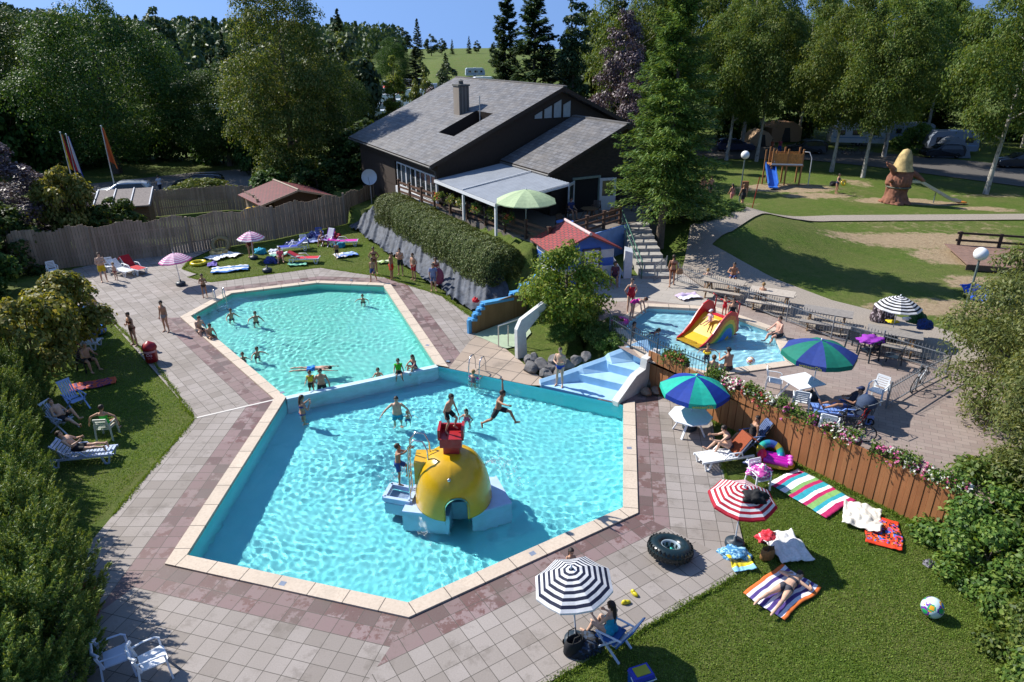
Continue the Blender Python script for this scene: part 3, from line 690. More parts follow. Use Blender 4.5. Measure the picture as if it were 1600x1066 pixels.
LM=dict(
 birch=leafmat('leaf_birch',(.050,.100,.018),(.105,.165,.034),(.20,.23,.06),.35,.15),
 broad=leafmat('leaf_broad',(.020,.052,.013),(.048,.102,.022),(.12,.175,.044),.28,.14),
 lime=leafmat('leaf_lime',(.042,.082,.016),(.098,.145,.032),(.22,.22,.066),.35,.15),
 yellow=leafmat('leaf_yellowgreen',(.075,.135,.018),(.15,.215,.03),(.29,.31,.065),.35,.15),
 small=leafmat('leaf_golden',(0.087,0.109,0.020),(0.174,0.189,0.038),(0.377,0.319,0.087)),
 spruce=leafmat('needle_spruce',(.050,.13,.03),(.115,.225,.045),(.22,.31,.07),.25,.15),
 dark=leafmat('needle_dark',(.022,.050,.020),(.042,.082,.030),(.085,.12,.045),.2,.2),
 hedge=leafmat('needle_hedge',(0.041,0.084,0.020),(0.090,0.162,0.032),(0.217,0.246,0.051),.22,.25),
 juniper=leafmat('leaf_juniper',(.058,.090,.026),(.110,.150,.046),(.20,.225,.085),.2,.15),
 copper=leafmat('leaf_copper',(.035,.020,.026),(.075,.045,.058),(.17,.12,.135),.12,.6),
 willow=leafmat('leaf_willow',(0.065,0.087,0.023),(0.123,0.152,0.041),(0.232,0.232,0.080)),
 ground=leafmat('leaf_shrub',(0.043,0.087,0.017),(0.094,0.167,0.029),(0.217,0.275,0.058)),
 far=leafmat('leaf_far',(0.035,0.065,0.032),(0.058,0.094,0.041),(0.102,0.138,0.051),.15,.2),
 farlight=leafmat('leaf_farlight',(0.080,0.116,0.029),(0.131,0.167,0.043),(0.203,0.217,0.065),.2,.2),
 grass=leafmat('leaf_grass',(.095,.16,.024),(.15,.23,.036),(.25,.30,.07),.3,.15),
 hedgetip=leafmat('needle_tip',(.10,.16,.03),(.17,.23,.045),(.28,.30,.07),.25,.25),
 bloom_pink=leafmat('petal_pink',(.55,.08,.24),(.65,.16,.36),(.75,.35,.5),.2,.2),
 bloom_white=leafmat('petal_white',(.7,.7,.66),(.8,.8,.76),(.85,.82,.8),.2,.2),
 bloom_red=leafmat('petal_red',(.45,.05,.05),(.6,.10,.08),(.7,.25,.18),.2,.2),
 bloom_yellow=leafmat('petal_yellow',(.45,.38,.05),(.55,.45,.08),(.6,.5,.15),.2,.2))
def rdirs(rg,n):
    v=rg.normal(size=(n,3)); return v/np.linalg.norm(v,axis=1,keepdims=True)
def cards(C,N,U,L,W):
    """pointed leaf cards: centre, normal, long axis, length, width -> verts, faces"""
    U=U-N*np.sum(U*N,1,keepdims=True); U/= np.linalg.norm(U,axis=1,keepdims=True)+1e-9; S=np.cross(N,U)
    L=L[:,None];W=W[:,None]
    v=np.stack([C-U*L*.5,C+S*W*.5+N*W*.12,C+U*L*.5,C-S*W*.5+N*W*.12],1).reshape(-1,3); f=np.arange(len(v)).reshape(-1,4); return v,f
def mesh_np(name,v,f,mat,smooth=False):
    me=bpy.data.meshes.new(name); nv=len(v); nf=len(f)
    me.vertices.add(nv); me.vertices.foreach_set('co',np.ascontiguousarray(v,dtype=np.float32).ravel())
    me.loops.add(nf*4); me.loops.foreach_set('vertex_index',np.ascontiguousarray(f,dtype=np.int32).ravel())
    me.polygons.add(nf); me.polygons.foreach_set('loop_start',np.arange(0,nf*4,4,dtype=np.int32))
    me.update(calc_edges=True); me.validate(); me.materials.append(mat); return me
def crown(name,seed,mat,h,rx,z0,n,leaf,clumps=46,shape='oval',rc=.30,droop=0,asp=.6,hollow=.45,ry=None):
    rg=np.random.RandomState(seed); ry=ry or rx
    t=rg.uniform(0,1,clumps)**(.85 if shape=='cone' else 1)
    prof={'oval':lambda t:np.sqrt(np.clip(1-(2*t-1)**2,0.02,1))**.8,'cone':lambda t:np.clip(1.02-t,.04,1)**.8*np.clip(t*7+.45,0,1),'egg':lambda t:np.clip(np.sin(np.pi*np.clip(t,.03,.98)**.75),.06,1)**.75,'dome':lambda t:np.sqrt(np.clip(1-t**2,.02,1)),'column':lambda t:np.clip(np.minimum(t*6+.4,(1-t)*2.2+.12),0,1)**.6}[shape]
    a=rg.uniform(0,2*np.pi,clumps); rr=hollow+(1-hollow)*rg.uniform(0,1,clumps)**.5; pr=prof(t)
    cs=rc*rg.uniform(.65,1.35,clumps)*rx*(.35+.65*pr)
    CC=np.stack([np.cos(a)*rr*pr*(rx-cs*.6),np.sin(a)*rr*pr*(ry-cs*.6),z0+t*(h-z0)],1)
    wgt=cs**2; idx=rg.choice(clumps,n,p=wgt/wgt.sum())
    d=rdirs(rg,n); d[:,2]=np.where(rg.uniform(size=n)<.55,np.abs(d[:,2]),d[:,2])
    r=cs[idx]*rg.uniform(.15,1.1,n)**.45
    C=CC[idx]+d*r[:,None]*np.array([1,1,.72])
    if droop: C[:,2]-=droop*(r/cs[idx])**2*cs[idx]*rg.uniform(0,1,n)
    N=d*.75+rdirs(rg,n)*.65+np.array([0,0,.35]); N/=np.linalg.norm(N,axis=1,keepdims=True)
    U=rdirs(rg,n)+np.array([0,0,-.6-droop]); L=leaf*rg.uniform(.7,1.35,n)
    C[:,2]=np.maximum(C[:,2],.04)
    v,f=cards(C,N,U,L,L*asp); return mesh_np(name,v,f,mat)
def conifer(name,seed,mat,h,r,z0,nb,per,leaf,droop=.35,asp=.32,power=.85):
    rg=np.random.RandomState(seed); Cs=[];Ns=[];Us=[];Ls=[]
    for i in range(nb):
        t=(i+rg.uniform(0,1))/nb; t=t**1.12; z=z0+t*(h-z0); Lb=r*((1-t)**power)*rg.uniform(.72,1.18)+.12; a=rg.uniform(0,2*np.pi)
        k=max(6,int(per*(.25+.75*Lb/r))); s=rg.uniform(.12,1,k)**.8
        dr=np.array([math.cos(a),math.sin(a),0]); sd=np.array([-dr[1],dr[0],0])
        wid=Lb*.30*np.sin(np.pi*np.clip(s*.85+.1,0,1)); side=rg.uniform(-1,1,k)
        up=.22*s*Lb*(t*1.3-.15)-droop*Lb*s**2*(1-t)+.12*Lb*s**3
        C=np.array([0,0,z])+dr*(s*Lb)[:,None]+sd*(side*wid)[:,None]; C[:,2]+=up-np.abs(side)*wid*.35+rg.normal(0,.02*r,k)
        U=dr[None]*(.8)+sd[None]*(side*.9)[:,None]+np.array([0,0,-.35])+rdirs(rg,k)*.35
        N=np.array([0,0,1.])+rdirs(rg,k)*.65
        Cs.append(C);Ns.append(N);Us.append(U);Ls.append(leaf*rg.uniform(.7,1.3,k)*(1.15-.45*s))
    C=np.concatenate(Cs);N=np.concatenate(Ns);U=np.concatenate(Us);L=np.concatenate(Ls); N/=np.linalg.norm(N,axis=1,keepdims=True)
    v,f=cards(C,N,U,L,L*asp); return mesh_np(name,v,f,mat)
BARK=M('bark_brown',(.11,.085,.06),.9,.35,9,bump=.6,bscale=20)
def birchbark():
    t=NT('bark_birch'); c=t.coords('Object',(1,1,.25)); f=t.noise(c,9,5,.7); col=t.ramp(f,[(.36,(.05,.045,.04)),(.48,(.40,.37,.32)),(.8,(.55,.52,.46))]); return t.out(col,.8)
BBARK=birchbark()
def trunk(seed,h,r,limbs=5,spread=2.5,z1=.35,mat=BARK,lean=0):
    rg=random.Random(seed); m=MB(); n=7; pts=[];rs=[]
    for i in range(n):
        t=i/(n-1); pts.append((lean*t*h+math.sin(t*5+seed)*.04*h*.3,math.cos(t*4+seed)*.03*h*.3,t*h*.92)); rs.append(r*(1.25 if i==0 else 1)*(1-t)**.8+.012)
    m.tube(pts,rs,9)
    for k in range(limbs):
        t=z1+(.85-z1)*(k+.5)/limbs; a=k*2.4+seed; b=Vector((lean*t*h,0,t*h*.92)); L=spread*(1.1-t*.7)*rg.uniform(.7,1.1)
        e=b+Vector((math.cos(a)*L,math.sin(a)*L,L*.75)); mid=(b+e)/2+Vector((0,0,-.1*L))
        m.tube([b,mid,e],[r*(1-t)*.6+.015,r*(1-t)*.38+.01,.012],6)
    return m.mesh('trunk',mat)
def tree(name,label,cat,crown_me,trunk_me,loc,rz=0,scale=1,group=None):
    r=thing(name,label,cat,loc,rz,group); r.scale=(scale,)*3 if not isinstance(scale,tuple) else scale
    for nm,me in (('trunk',trunk_me),('crown',crown_me)):
        if me: o=bpy.data.objects.new(nm,me); COL.objects.link(o); o.parent=r
    return r
CR=dict(
 birch=[crown('birch_crown',10+k,LM['birch'],15,5.2,4.4,40000,.20,95,'egg',.25,1.1,.5) for k in range(3)],
 broad=[crown('broad_crown',20+k,LM['broad'],17,8.6,1.6,60000,.22,120,'egg',.26,.35) for k in range(2)],
 lime=[crown('lime_crown',31,LM['lime'],18.5,6.2,.4,95000,.19,230,'egg',.24,.5,.6,.3)],
 far=[crown('far_crown',40+k,LM['far'],14,5.5,1.5,2600,.85,40,'egg',.3,.2) for k in range(2)],
 farlight=[crown('farlight_crown',45,LM['farlight'],12,5,1,2800,.7,40,'egg',.3,.3)],
 farcon=[conifer('farcon_crown',50+k,LM['far'],16,3.4,.6,120,70,.75,.25,.42) for k in range(2)],
 darkcon=[conifer('darkcon_crown',55+k,LM['dark'],20,4.6,.8,200,150,.6,.3,.36) for k in range(2)],
 column=[crown('column_crown',60,LM['dark'],18,1.7,.3,9000,.36,60,'column',.55,.2)],
 copper=[crown('copper_crown',62,LM['copper'],12.5,3.6,.8,26000,.19,70,'egg',.3,.3)],
 cone=[crown('cone_crown',64,LM['yellow'],10,2.4,.1,14000,.2,60,'cone',.34,.3)],
 spruce=[conifer('spruce_crown',70,LM['spruce'],15.2,3.9,3.3,230,230,.38,.30,.28,.72)],
 slide=[crown('maple_crown',72,LM['yellow'],4.1,2.15,.35,11500,.15,60,'egg',.30,.5)],
 small=[crown('golden_crown',74+k,LM['small'],3.1,1.75,.9,8000,.17,40,'egg',.32,.4) for k in range(2)],
 willow=[crown('willow_crown',78+k,LM['willow'],5.6,2.6,.0,24000,.13,80,'oval',.30,.6,.38) for k in range(2)],
 shrub=[crown('shrub_crown',82+k,LM['ground'],1.5,1.5,0,8500,.12,50,'dome',.30,.1) for k in range(2)],
 bush=[crown('bush_crown',85+k,LM['broad'],3.2,2.0,0,6000,.22,40,'dome',.3,.2) for k in range(2)])
def hedgecon(seed):
    rg=np.random.RandomState(seed); n=42000; pl=230
    t=rg.uniform(.02,1,pl); a=rg.uniform(0,2*np.pi,pl); pr=np.clip(np.minimum(t*5+.75,(1-t)*1.9+.16),0,1)**.75
    base=np.stack([np.cos(a)*pr*.98,np.sin(a)*pr*.98,t*2.9],1); dirv=np.stack([np.cos(a)*.75,np.sin(a)*.75,.85+.7*t],1)+rdirs(rg,pl)*.25; dirv/=np.linalg.norm(dirv,axis=1,keepdims=True)
    ln=rg.uniform(.35,.9,pl); idx=rg.randint(0,pl,n); s=rg.uniform(-.7,1,n); d=rdirs(rg,n)
    C=base[idx]+dirv[idx]*(s*ln[idx])[:,None]+d*((1.02-s)*.10+.012)[:,None]; C[:,2]=np.maximum(C[:,2],.05)
    U=dirv[idx]*1.3+d*.9; N=rdirs(rg,n)+d*.5+np.array([0,0,.2]); N/=np.linalg.norm(N,axis=1,keepdims=True); L=rg.uniform(.06,.14,n)
    v,f=cards(C,N,U,L,L*.24); me=mesh_np('hedge_crown',v,f,LM['hedge']); me.materials.append(LM['hedgetip'])
    mi=((s>.45)&(rg.uniform(size=n)<.75)).astype(np.int32); me.polygons.foreach_set('material_index',mi); return me
CR['hedge']=[hedgecon(90),hedgecon(91)]
TK=dict(birch=[trunk(k,13.5,.17,6,3.6,.25,BBARK,.01*k) for k in range(3)],broad=[trunk(5,14,.4,7,5,.15),trunk(6,14,.36,7,5,.15)],lime=[trunk(7,16,.4,7,3.5,.1)],far=[trunk(8,11,.3,4,3)],farcon=[trunk(9,14,.22,0)],darkcon=[trunk(10,18,.3,0)],
 copper=[trunk(11,10,.2,5,2.5)],small=[trunk(12,2.5,.07,5,1.2,.45)],slide=[trunk(13,3.2,.09,6,1.3,.2)],willow=[trunk(14,4.2,.1,7,1.8,.08)],hedge=[trunk(15,2.6,.06,4,.6,.1)],shrub=[trunk(16,1.0,.03,5,.8,.1)],bush=[trunk(17,2.4,.06,5,1.2,.1)],spruce=[trunk(18,14.6,.25,0)])
def put(kind,label,x,y,z=None,scale=1,rz=None,var=None,group=None,name=None,cat=None):
    z=hz(x,y)-.05 if z is None else z
    i=random.randrange(99) if var is None else var
    nm={'birch':'birch_tree','broad':'broadleaf_tree','lime':'lime_tree','far':'far_tree','farlight':'far_tree','farcon':'conifer_tree','darkcon':'conifer_tree','column':'cypress_tree','copper':'copper_beech','cone':'young_tree','spruce':'spruce_tree','slide':'maple_tree','small':'golden_tree','willow':'willow_shrub','shrub':'shrub','bush':'bush','hedge':'conifer_shrub','bright':'low_hedge'}[kind]
    tk={'farlight':'far','column':'farcon','cone':'copper'}.get(kind,kind)
    s=scale; me=CR[kind][i%len(CR[kind])]
    return tree(name or nm,label,cat or ('shrub' if kind in('willow','shrub','bush','hedge') else 'tree'),me,TK[tk][i%len(TK[tk])],(x,y,z),random.uniform(0,6.28) if rz is None else rz,s,group)
# --- left side, beyond the car park
put('broad','big dark broadleaf tree behind the white parked car',-43.5,77,scale=(1.05,1,1.06),var=0,rz=1)
put('broad','tall dark tree at the left edge behind the flagpoles',-57,82,scale=1.0,var=1)
put('broad','dark tree between the big broadleaf tree and the parked dark car',-33,82,scale=(.75,.75,.66),var=1,rz=2)
put('broad','dark tree with its crown at the left edge of the photo',-62,72,scale=.85,var=0,rz=4)
put('lime','tall golden green tree with a cone-shaped crown beside the slate roof',-20.6,66,scale=(.97,.95,1.06))
put('broad','dark green tree between the golden green tree and the slate roof',-20.0,82,scale=(.5,.5,.62),var=1,rz=1)
put('copper','purple-leaved tree left of the flagpoles',-33.5,44.5,scale=(.9,.9,.62))
put('copper','dark purple-leaved shrub tree under the left flagpoles',-30.5,46,scale=(.6,.6,.36))
put('small','round light green tree against the left flagpoles',-29.5,45.2,scale=(1.25,1.25,1.8),var=1)
put('bush','dark bush in the corner behind the long board fence',-27.5,46.5,scale=1.15)
put('bush','bush at the left end of the board fences',-31.5,41.5,scale=(1.4,1.2,1.3))
put('bush','leafy bush at the left edge below the purple tree',-29.8,36.5,scale=(1.1,1.0,1.1))
for i,(px,Y,s) in enumerate(((20,78,2.2),(60,84,2.2),(-40,76,2.4),(350,84,1.4),(290,88,1.5),(235,86,1.4),(180,88,1.5),(405,78,1.2),(120,80,1.5))):
    put('bush','dark undergrowth bush at the back of the car park',(px-800)/1069*(Y*.918+5),Y,scale=(s*1.5,s,s*1.5),group='dark bushes at the back of the car park')
put('bush','dark clipped bush beside the house end and golden green tree',-21,60,scale=(1.5,1.1,1.0))
for x,y,s_ in ((-14.2,66,1.7),(-17.5,62,1.5),(-15.5,70,2.0)): put('bush','dark bush growing against the left end of the clubhouse',x,y,scale=(s_,s_,s_*.85),group='dark bushes at the left end of the clubhouse')
CR['bright']=[crown('sunlit_crown',95,LM['hedgetip'],1.3,1.5,0,8000,.13,50,'dome',.3,.1)]; TK['bright']=TK['shrub']  # brighter leaves: the sun on this hedge is put into its colour
put('bright','low hedge coloured bright sunlit green in front of the dark parked car',G(330,302,0).x,G(330,302,0).y-1.6,scale=(2.3,.9,1.25),rz=.1,name='low_hedge',cat='hedge')
put('shrub','fern-like green plant behind the long board fence',G(120,380).x,G(120,380).y+2.8,scale=(1.6,.8,.8))
# --- middle distance
put('farlight','green broadleaf tree right of the golden green cone tree',-22,97,scale=(.95,.9,1.1))
put('far','dark round tree between the golden green tree and the campsite',-20.8,94,scale=(.8,.75,.92))
put('far','large far tree left of the tall poplar',-46,190,scale=(1.0,1.0,1.0))
put('farcon','far conifer between the round tree and the poplar',-38,196,scale=(.8,.8,.72))
put('broad','tall far poplar in the middle of the campsite',-31,190,scale=(.62,.62,.86),var=0)
put('farcon','broad far conifer right of the poplar',-24.5,188,scale=(1.35,1.35,.72))
put('farcon','slim far conifer above the campsite tents',-18.5,205,scale=(.8,.8,.6))
put('far','round far tree at the end of the meadow',-15.2,172,scale=(.55,.55,.6))
put('cone','bright cone-shaped young tree behind the slate roof',-15.3,95,scale=(1.15,1.15,1.05))
put('farlight','orange tinged slim tree beside the bright young tree',-12.4,100,scale=(.42,.42,.84))
put('copper','dark red bush left of the chimney',-10.2,93,scale=(.75,.75,.55))
put('bush','low green bush below the chimney roof edge',-11,88,scale=(.9,.9,1.1))
put('bush','yellow-green bush at the campsite beside the white tent',-4.2,128,scale=(2.2,2,1.6))
for i,(x,y,s) in enumerate(((-62,205,1.2),(-75,215,1.3),(-88,210,1.3),(-52,225,1.3),(-104,220,1.4),(-70,180,1.0),(-80,170,1.1),(-92,178,1.2),(-58,165,.95),(-48,150,.85))):
    put('farcon' if i%2 else 'far','far dark tree on the slope left of the golden green tree',x,y,scale=s,group='far trees on the left slope')
for i,(az,r,k,s) in enumerate(((-4.6,430,'farcon',.5),(-3.3,440,'farcon',.6),(-2.7,450,'far',.5),(-1.4,440,'far',.45),(-.7,450,'far',.42),(-7.2,330,'farcon',1.0),(-8.4,340,'far',.9),(-6.2,400,'far',.75),(-5.4,420,'far',.6))):
    x=math.sin(R(az))*r;y=math.cos(R(az))*r; put(k,'small far tree on the skyline behind the meadow',x,y,scale=s,group='skyline trees behind the meadow')
# --- behind the house
put('darkcon','tall dark pine behind the main roof ridge',2.6,80,scale=(1.15,1.1,.98),var=0)
put('darkcon','dark pine nearer the chimney behind the ridge',-.6,84,scale=(.9,.9,.9),var=1)
put('column','narrow black-green cypress behind the house',6.6,78,scale=(1,1,1.02))
put('column','thin dark cypress beside the copper beech',11.8,84,scale=(.8,.8,1.05))
put('copper','dark purple copper beech behind the lower roof',9.9,66,scale=(.98,.98,1.16))
put('spruce','big near spruce in front of the house corner',9.2,41.0,z=1.5,scale=(.9,.92,1.02),rz=.6)
for px_,py_,s_ in ((1085,350,(2.3,1.6,.55)),(1065,362,(1.6,1.3,.5)),(1112,345,(1.5,1.2,.45))): g_=G(px_,py_,ZK+.6); put('shrub','dark ground-cover mound in the spruce shade beside the path',g_.x,g_.y,scale=s_,group='ground-cover mounds beside the path')
# --- right side
HR=[('birch','birch with its trunk beside the dark blue car',G(1135,250,ZK),1.0),('birch','birch behind the playground tower',G(1182,252,ZK),1.02),('birch','birch right of the playground tower at the road edge',G(1298,268,ZK),1.0),('birch','leaning birch left of the tree-stump slide',G(1350,277,ZK),.98),('birch','birch with a clear white trunk right of the slide',G(1543,303,ZK),1.1)]
for i,(k,l,p,s) in enumerate(HR): put(k,l,p.x,p.y,scale=(s,s,s*1.1),var=i)
rr=random.Random(5)
k=0
for (x,y) in ((14,84),(21,92),(30,88),(17,100),(26,104),(38,96),(46,90),(55,92),(64,90),(73,88),(82,86),(34,112),(48,108),(60,106),(72,104),(86,100),(44,80),(61,78),(78,76)):
    put('birch','tall birch in the dense wood behind the road',x+rr.uniform(-1.5,1.5),y+rr.uniform(-1.5,1.5),scale=rr.uniform(1.15,1.4),var=k,group='birches behind the road'); k+=1
for (x,y,s) in ((36,120,1.15),(58,100,1.1),(52,124,1.2),(75,98,1.15),(84,112,1.2),(24,118,1.1),(98,104,1.2),(68,84,.95)):
    put('darkcon','tall dark conifer among the birches behind the road',x,y,scale=s,var=k,group='conifers in the wood behind the road'); k+=1
for (x,y,s) in ((22,98,1.5),(40,100,1.7),(56,98,1.8),(70,95,1.8),(84,92,1.9),(31,97,1.5),(96,92,1.8)):
    put('bush','dark bush under the trees behind the road',x,y,scale=(s*1.6,s,s*1.1),group='bushes behind the road'); k+=1
put('far','leafy tree behind the narrow cypress',9.5,96,scale=(1.1,1,1.12)); put('farlight','yellow-green tree behind the copper beech',12.5,92,scale=(.95,.95,1.3))
# --- by the pools
put('slide','yellow-green maple growing beside the white slide ramp',2.55,30.0,z=.75,scale=(1.02,1.0,1.06),rz=.3)
put('small','golden green small tree over the left lawn loungers',-18.9,24.6,z=0,scale=(1.18,1.18,1.42),var=0)
put('small','golden green small tree beside the white garden table',-19.7,28.2,z=0,scale=(1.2,1.2,1.25),var=1)
LH=[(-18.6,22.8,.92),(-17.7,20.7,.92),(-16.4,18.5,.97),(-14.5,16.2,1.0),(-12.9,14.3,1.0),(-11.2,12.5,1.0),(-10.3,10.9,1.0),(-9.9,9.4,.9),(-12.5,11.4,1.15),(-14.2,13.4,1.15),(-16.0,15.4,1.15),(-17.6,17.8,1.15),(-19.3,20.4,1.15),(-11.2,10.0,1.1)]
for i,(x,y,s) in enumerate(LH):
    put('hedge','dense feathery conifer shrub in the hedge along the left deck',x,y,z=0,scale=(s,s,s*1.0),var=i,group='conifer shrubs of the left hedge')
put('willow','tall fine-leaved shrub behind the right end of the brown fence',17.2,20.6,z=ZK,scale=(1.05,1.05,1.05),var=0)
put('willow','fine-leaved shrub at the right edge beside the gravel',15.9,16.6,z=.6,scale=(.98,.98,.92),var=1)
put('willow','fine-leaved shrub at the right edge below the blue tarpaulin',20.2,24.2,z=ZK,scale=(1.0,1.0,.72),var=0)
for i,(x,y,s) in enumerate(((12.6,14.3,1.0),(13.3,12.6,1.15),(12.2,11.6,.85),(12.0,10.2,1.0),(11.2,9.6,.8),(13.6,10.6,1.3),(14.6,14.6,1.3),(15.4,16.2,1.5),(14.2,12.6,1.5),(15.6,13.6,1.6),(13.3,15.5,1.15),(14.3,16.6,1.25))):
    put('shrub','leafy low shrub at the right edge of the front lawn',x,y,z=0,scale=s,var=i,group='low shrubs beside the front lawn')
# --- clipped juniper hedge on the bank below the terrace
def hedge_roll(name,label,a0,a1,bc,seed,zt):
    rg=np.random.RandomState(seed); n=int(8000*(a1-a0)); s=rg.uniform(0,1,n); a=a0+(a1-a0)*s; th=rg.uniform(-.35,math.pi*1.02,n)
    endf=np.sqrt(np.clip(1-np.abs(2*s-1)**(10 if a1-a0<6 else 34),0.05,1)); bump=1+.03*np.sin(a*1.3+seed)+.025*np.sin(a*4.1+1)+.02*np.sin(a*9+th*3); rr_=rg.uniform(.72,1.04,n)
    bb=bc-np.sign(np.cos(th))*np.abs(np.cos(th))**.75*1.38*endf*bump*rr_; zz=zt-1.6+np.sign(np.sin(th))*np.abs(np.sin(th))**.7*1.5*endf*bump*rr_
    C=np.stack([HO.x+HU.x*a+HV.x*bb,HO.y+HU.y*a+HV.y*bb,zz],1)
    d=np.stack([-np.cos(th)*HV.x,-np.cos(th)*HV.y,np.sin(th)],1); N=d+rdirs(rg,n)*.75; N/=np.linalg.norm(N,axis=1,keepdims=True)
    U=d*.8+rdirs(rg,n)+np.array([0,0,.2]); L=rg.uniform(.08,.17,n); v,f=cards(C,N,U,L,L*.38)
    ctr=HP((a0+a1)/2,bc,0); r=thing(name,label,'hedge',ctr); o=bpy.data.objects.new('foliage',mesh_np('foliage',v-np.array(ctr),f,LM['juniper'])); COL.objects.link(o); o.parent=r
    for i in range(5): p=HP(a0+(a1-a0)*(i+.5)/5,bc,zt-1.9)-ctr; q=MB(); q.tube([p,p+Vector((0,0,.7)),p+Vector((.1,.1,1.2))],[.05,.04,.02],6); q.build('stem',BARK,parent=r)
    return r
hedge_roll('juniper_hedge','grey-green clipped juniper mound at the far end of the bank',-6.8,-2.6,-.75,1,2.95)
hedge_roll('juniper_hedge','long continuous grey-green juniper hedge covering the bank below the terrace',-3.2,12.0,-.75,2,3.0)
# --- the wooded hills far off: one mass
def wood():
    rg=np.random.RandomState(4); V=[];F=[];o=0
    P_=[]
    while len(P_)<1500:
        az=rg.uniform(-46,40) if rg.uniform()<.3 else rg.uniform(-46,-8.5); r=rg.uniform(200,640); x=math.sin(R(az))*r; y=math.cos(R(az))*r
        if -8.5<az<4.5 : continue
        if az>4.5 and r<330: continue
        if az>-12 and r<290: continue
        P_.append((x,y,hz(x,y)))
    for x,y,z in P_:
        n=120; h=rg.uniform(9,15); w=rg.uniform(2.4,4.6); t=rg.uniform(.05,1,n); con=rg.uniform()<.5
        pr=(1-t*.95) if con else np.sqrt(np.clip(1-(2*t-1)**2,.05,1)); a=rg.uniform(0,2*np.pi,n); d=np.stack([np.cos(a),np.sin(a),.4+0*a],1)
        C=np.array([x,y,z])+np.stack([np.cos(a)*pr*w,np.sin(a)*pr*w,t*h],1); N=d+rdirs(rg,n)*.5; N/=np.linalg.norm(N,axis=1,keepdims=True); L=rg.uniform(1.0,2.2,n)
        v,f=cards(C,N,rdirs(rg,n)+np.array([0,0,-.8]),L,L*.7); V.append(v);F.append(f+o);o+=len(v)
    ob=bpy.data.objects.new('woodland',mesh_np('woodland',np.concatenate(V),np.concatenate(F),LM['far'])); COL.objects.link(ob); tag(ob,'dark wooded hills on the skyline','woodland',None,'stuff')
wood()
# --- short mown grass on the near lawns
def lawn(name,poly,n,seed,keep=None):
    rg=np.random.RandomState(seed); P2=np.array([(p.x,p.y) for p in poly]); lo=P2.min(0);hi=P2.max(0); X=rg.uniform(lo[0],hi[0],n*3);Y=rg.uniform(lo[1],hi[1],n*3)
    ins=np.zeros(len(X),bool); m=len(P2)
    for i in range(m):
        a=P2[i];b=P2[i-1]; c=((a[1]>Y)!=(b[1]>Y))&(X<(b[0]-a[0])*(Y-a[1])/(b[1]-a[1]+1e-12)+a[0]); ins^=c
    X=X[ins][:n];Y=Y[ins][:n]; k=len(X); L=rg.uniform(.022,.055,k)
    C=np.stack([X,Y,-.05+L*.36],1); U=np.stack([rg.normal(0,.7,k),rg.normal(0,.7,k),np.ones(k)],1); N=rdirs(rg,k)*np.array([1,1,.25])+np.array([0,0,.25]); N/=np.linalg.norm(N,axis=1,keepdims=True)
    v,f=cards(C,N,U,L,rg.uniform(.016,.034,k)); o=bpy.data.objects.new(name,mesh_np(name,v,f,LM['grass'])); COL.objects.link(o); tag(o,'short mown grass of the pool lawns','grass',None,'stuff')
lawn('lawn_grass',[ml[1],ml[2],G(1165,845),G(1135,760),G(1160,742),Vector((9.6,19.7,0)),Vector((12.4,15.9,0)),Vector((14.5,13,0)),Vector((13.5,8.5,0)),Vector((3,8,0))],150000,1)
lawn('lawn_grass',[G(303,652),G(175,500),G(110,480),G(20,600),G(60,700),G(40,860),G(120,850),G(190,770)],45000,2)
lawn('lawn_grass',[G(330,441),G(290,433),G(306,428),G(285,420),G(300,404),G(340,382),G(560,345),G(640,415),G(735,485),G(748,503),G(690,462),G(600,434),G(500,419)],45000,3)

def tufts(name,lines,per,seed):
    rg=np.random.RandomState(seed); Cs=[]
    for a,b in lines:
        n=int((b-a).length*per); t=rg.uniform(0,1,n); d=(b-a).normalized(); q=Vector((-d.y,d.x,0)); o=rg.normal(0,.045,n)*(.5+np.abs(np.sin(t*(b-a).length*1.7+seed)))
        Cs.append(np.stack([a.x+(b.x-a.x)*t+q.x*o,a.y+(b.y-a.y)*t+q.y*o,np.zeros(n)],1))
    C=np.concatenate(Cs); n=len(C); L=rg.uniform(.05,.13,n); C[:,2]=-.03+L*.3; U=np.stack([rg.normal(0,.8,n),rg.normal(0,.8,n),np.ones(n)],1); N=rdirs(rg,n)*np.array([1,1,.3])+np.array([0,0,.2]); N/=np.linalg.norm(N,axis=1,keepdims=True)
    v,f=cards(C,N,U,L,rg.uniform(.014,.03,n)); o=bpy.data.objects.new(name,mesh_np(name,v,f,LM['grass'])); COL.objects.link(o); tag(o,'longer grass along the edges of the paving','grass',None,'stuff')
_e=[G(303,652),G(240,565),G(175,500)]
tufts('edge_grass',[(ml[1],ml[2]),(ml[2],G(1165,845)),(G(1150,800),G(1118,690)),(_e[0],_e[1]),(_e[1],_e[2]),(ml[0].lerp(fl,.55),fl),(G(330,441),G(500,418)),(G(500,418),G(600,433)),(G(600,433),G(690,462)),(G(690,462),G(748,503)),(G(330,441),G(293,433)),(G(308,428),G(285,420)),(G(285,420),G(300,404)),(Vector((5.6,25.1,0)),Vector((12.7,15.4,0)))],420,6)
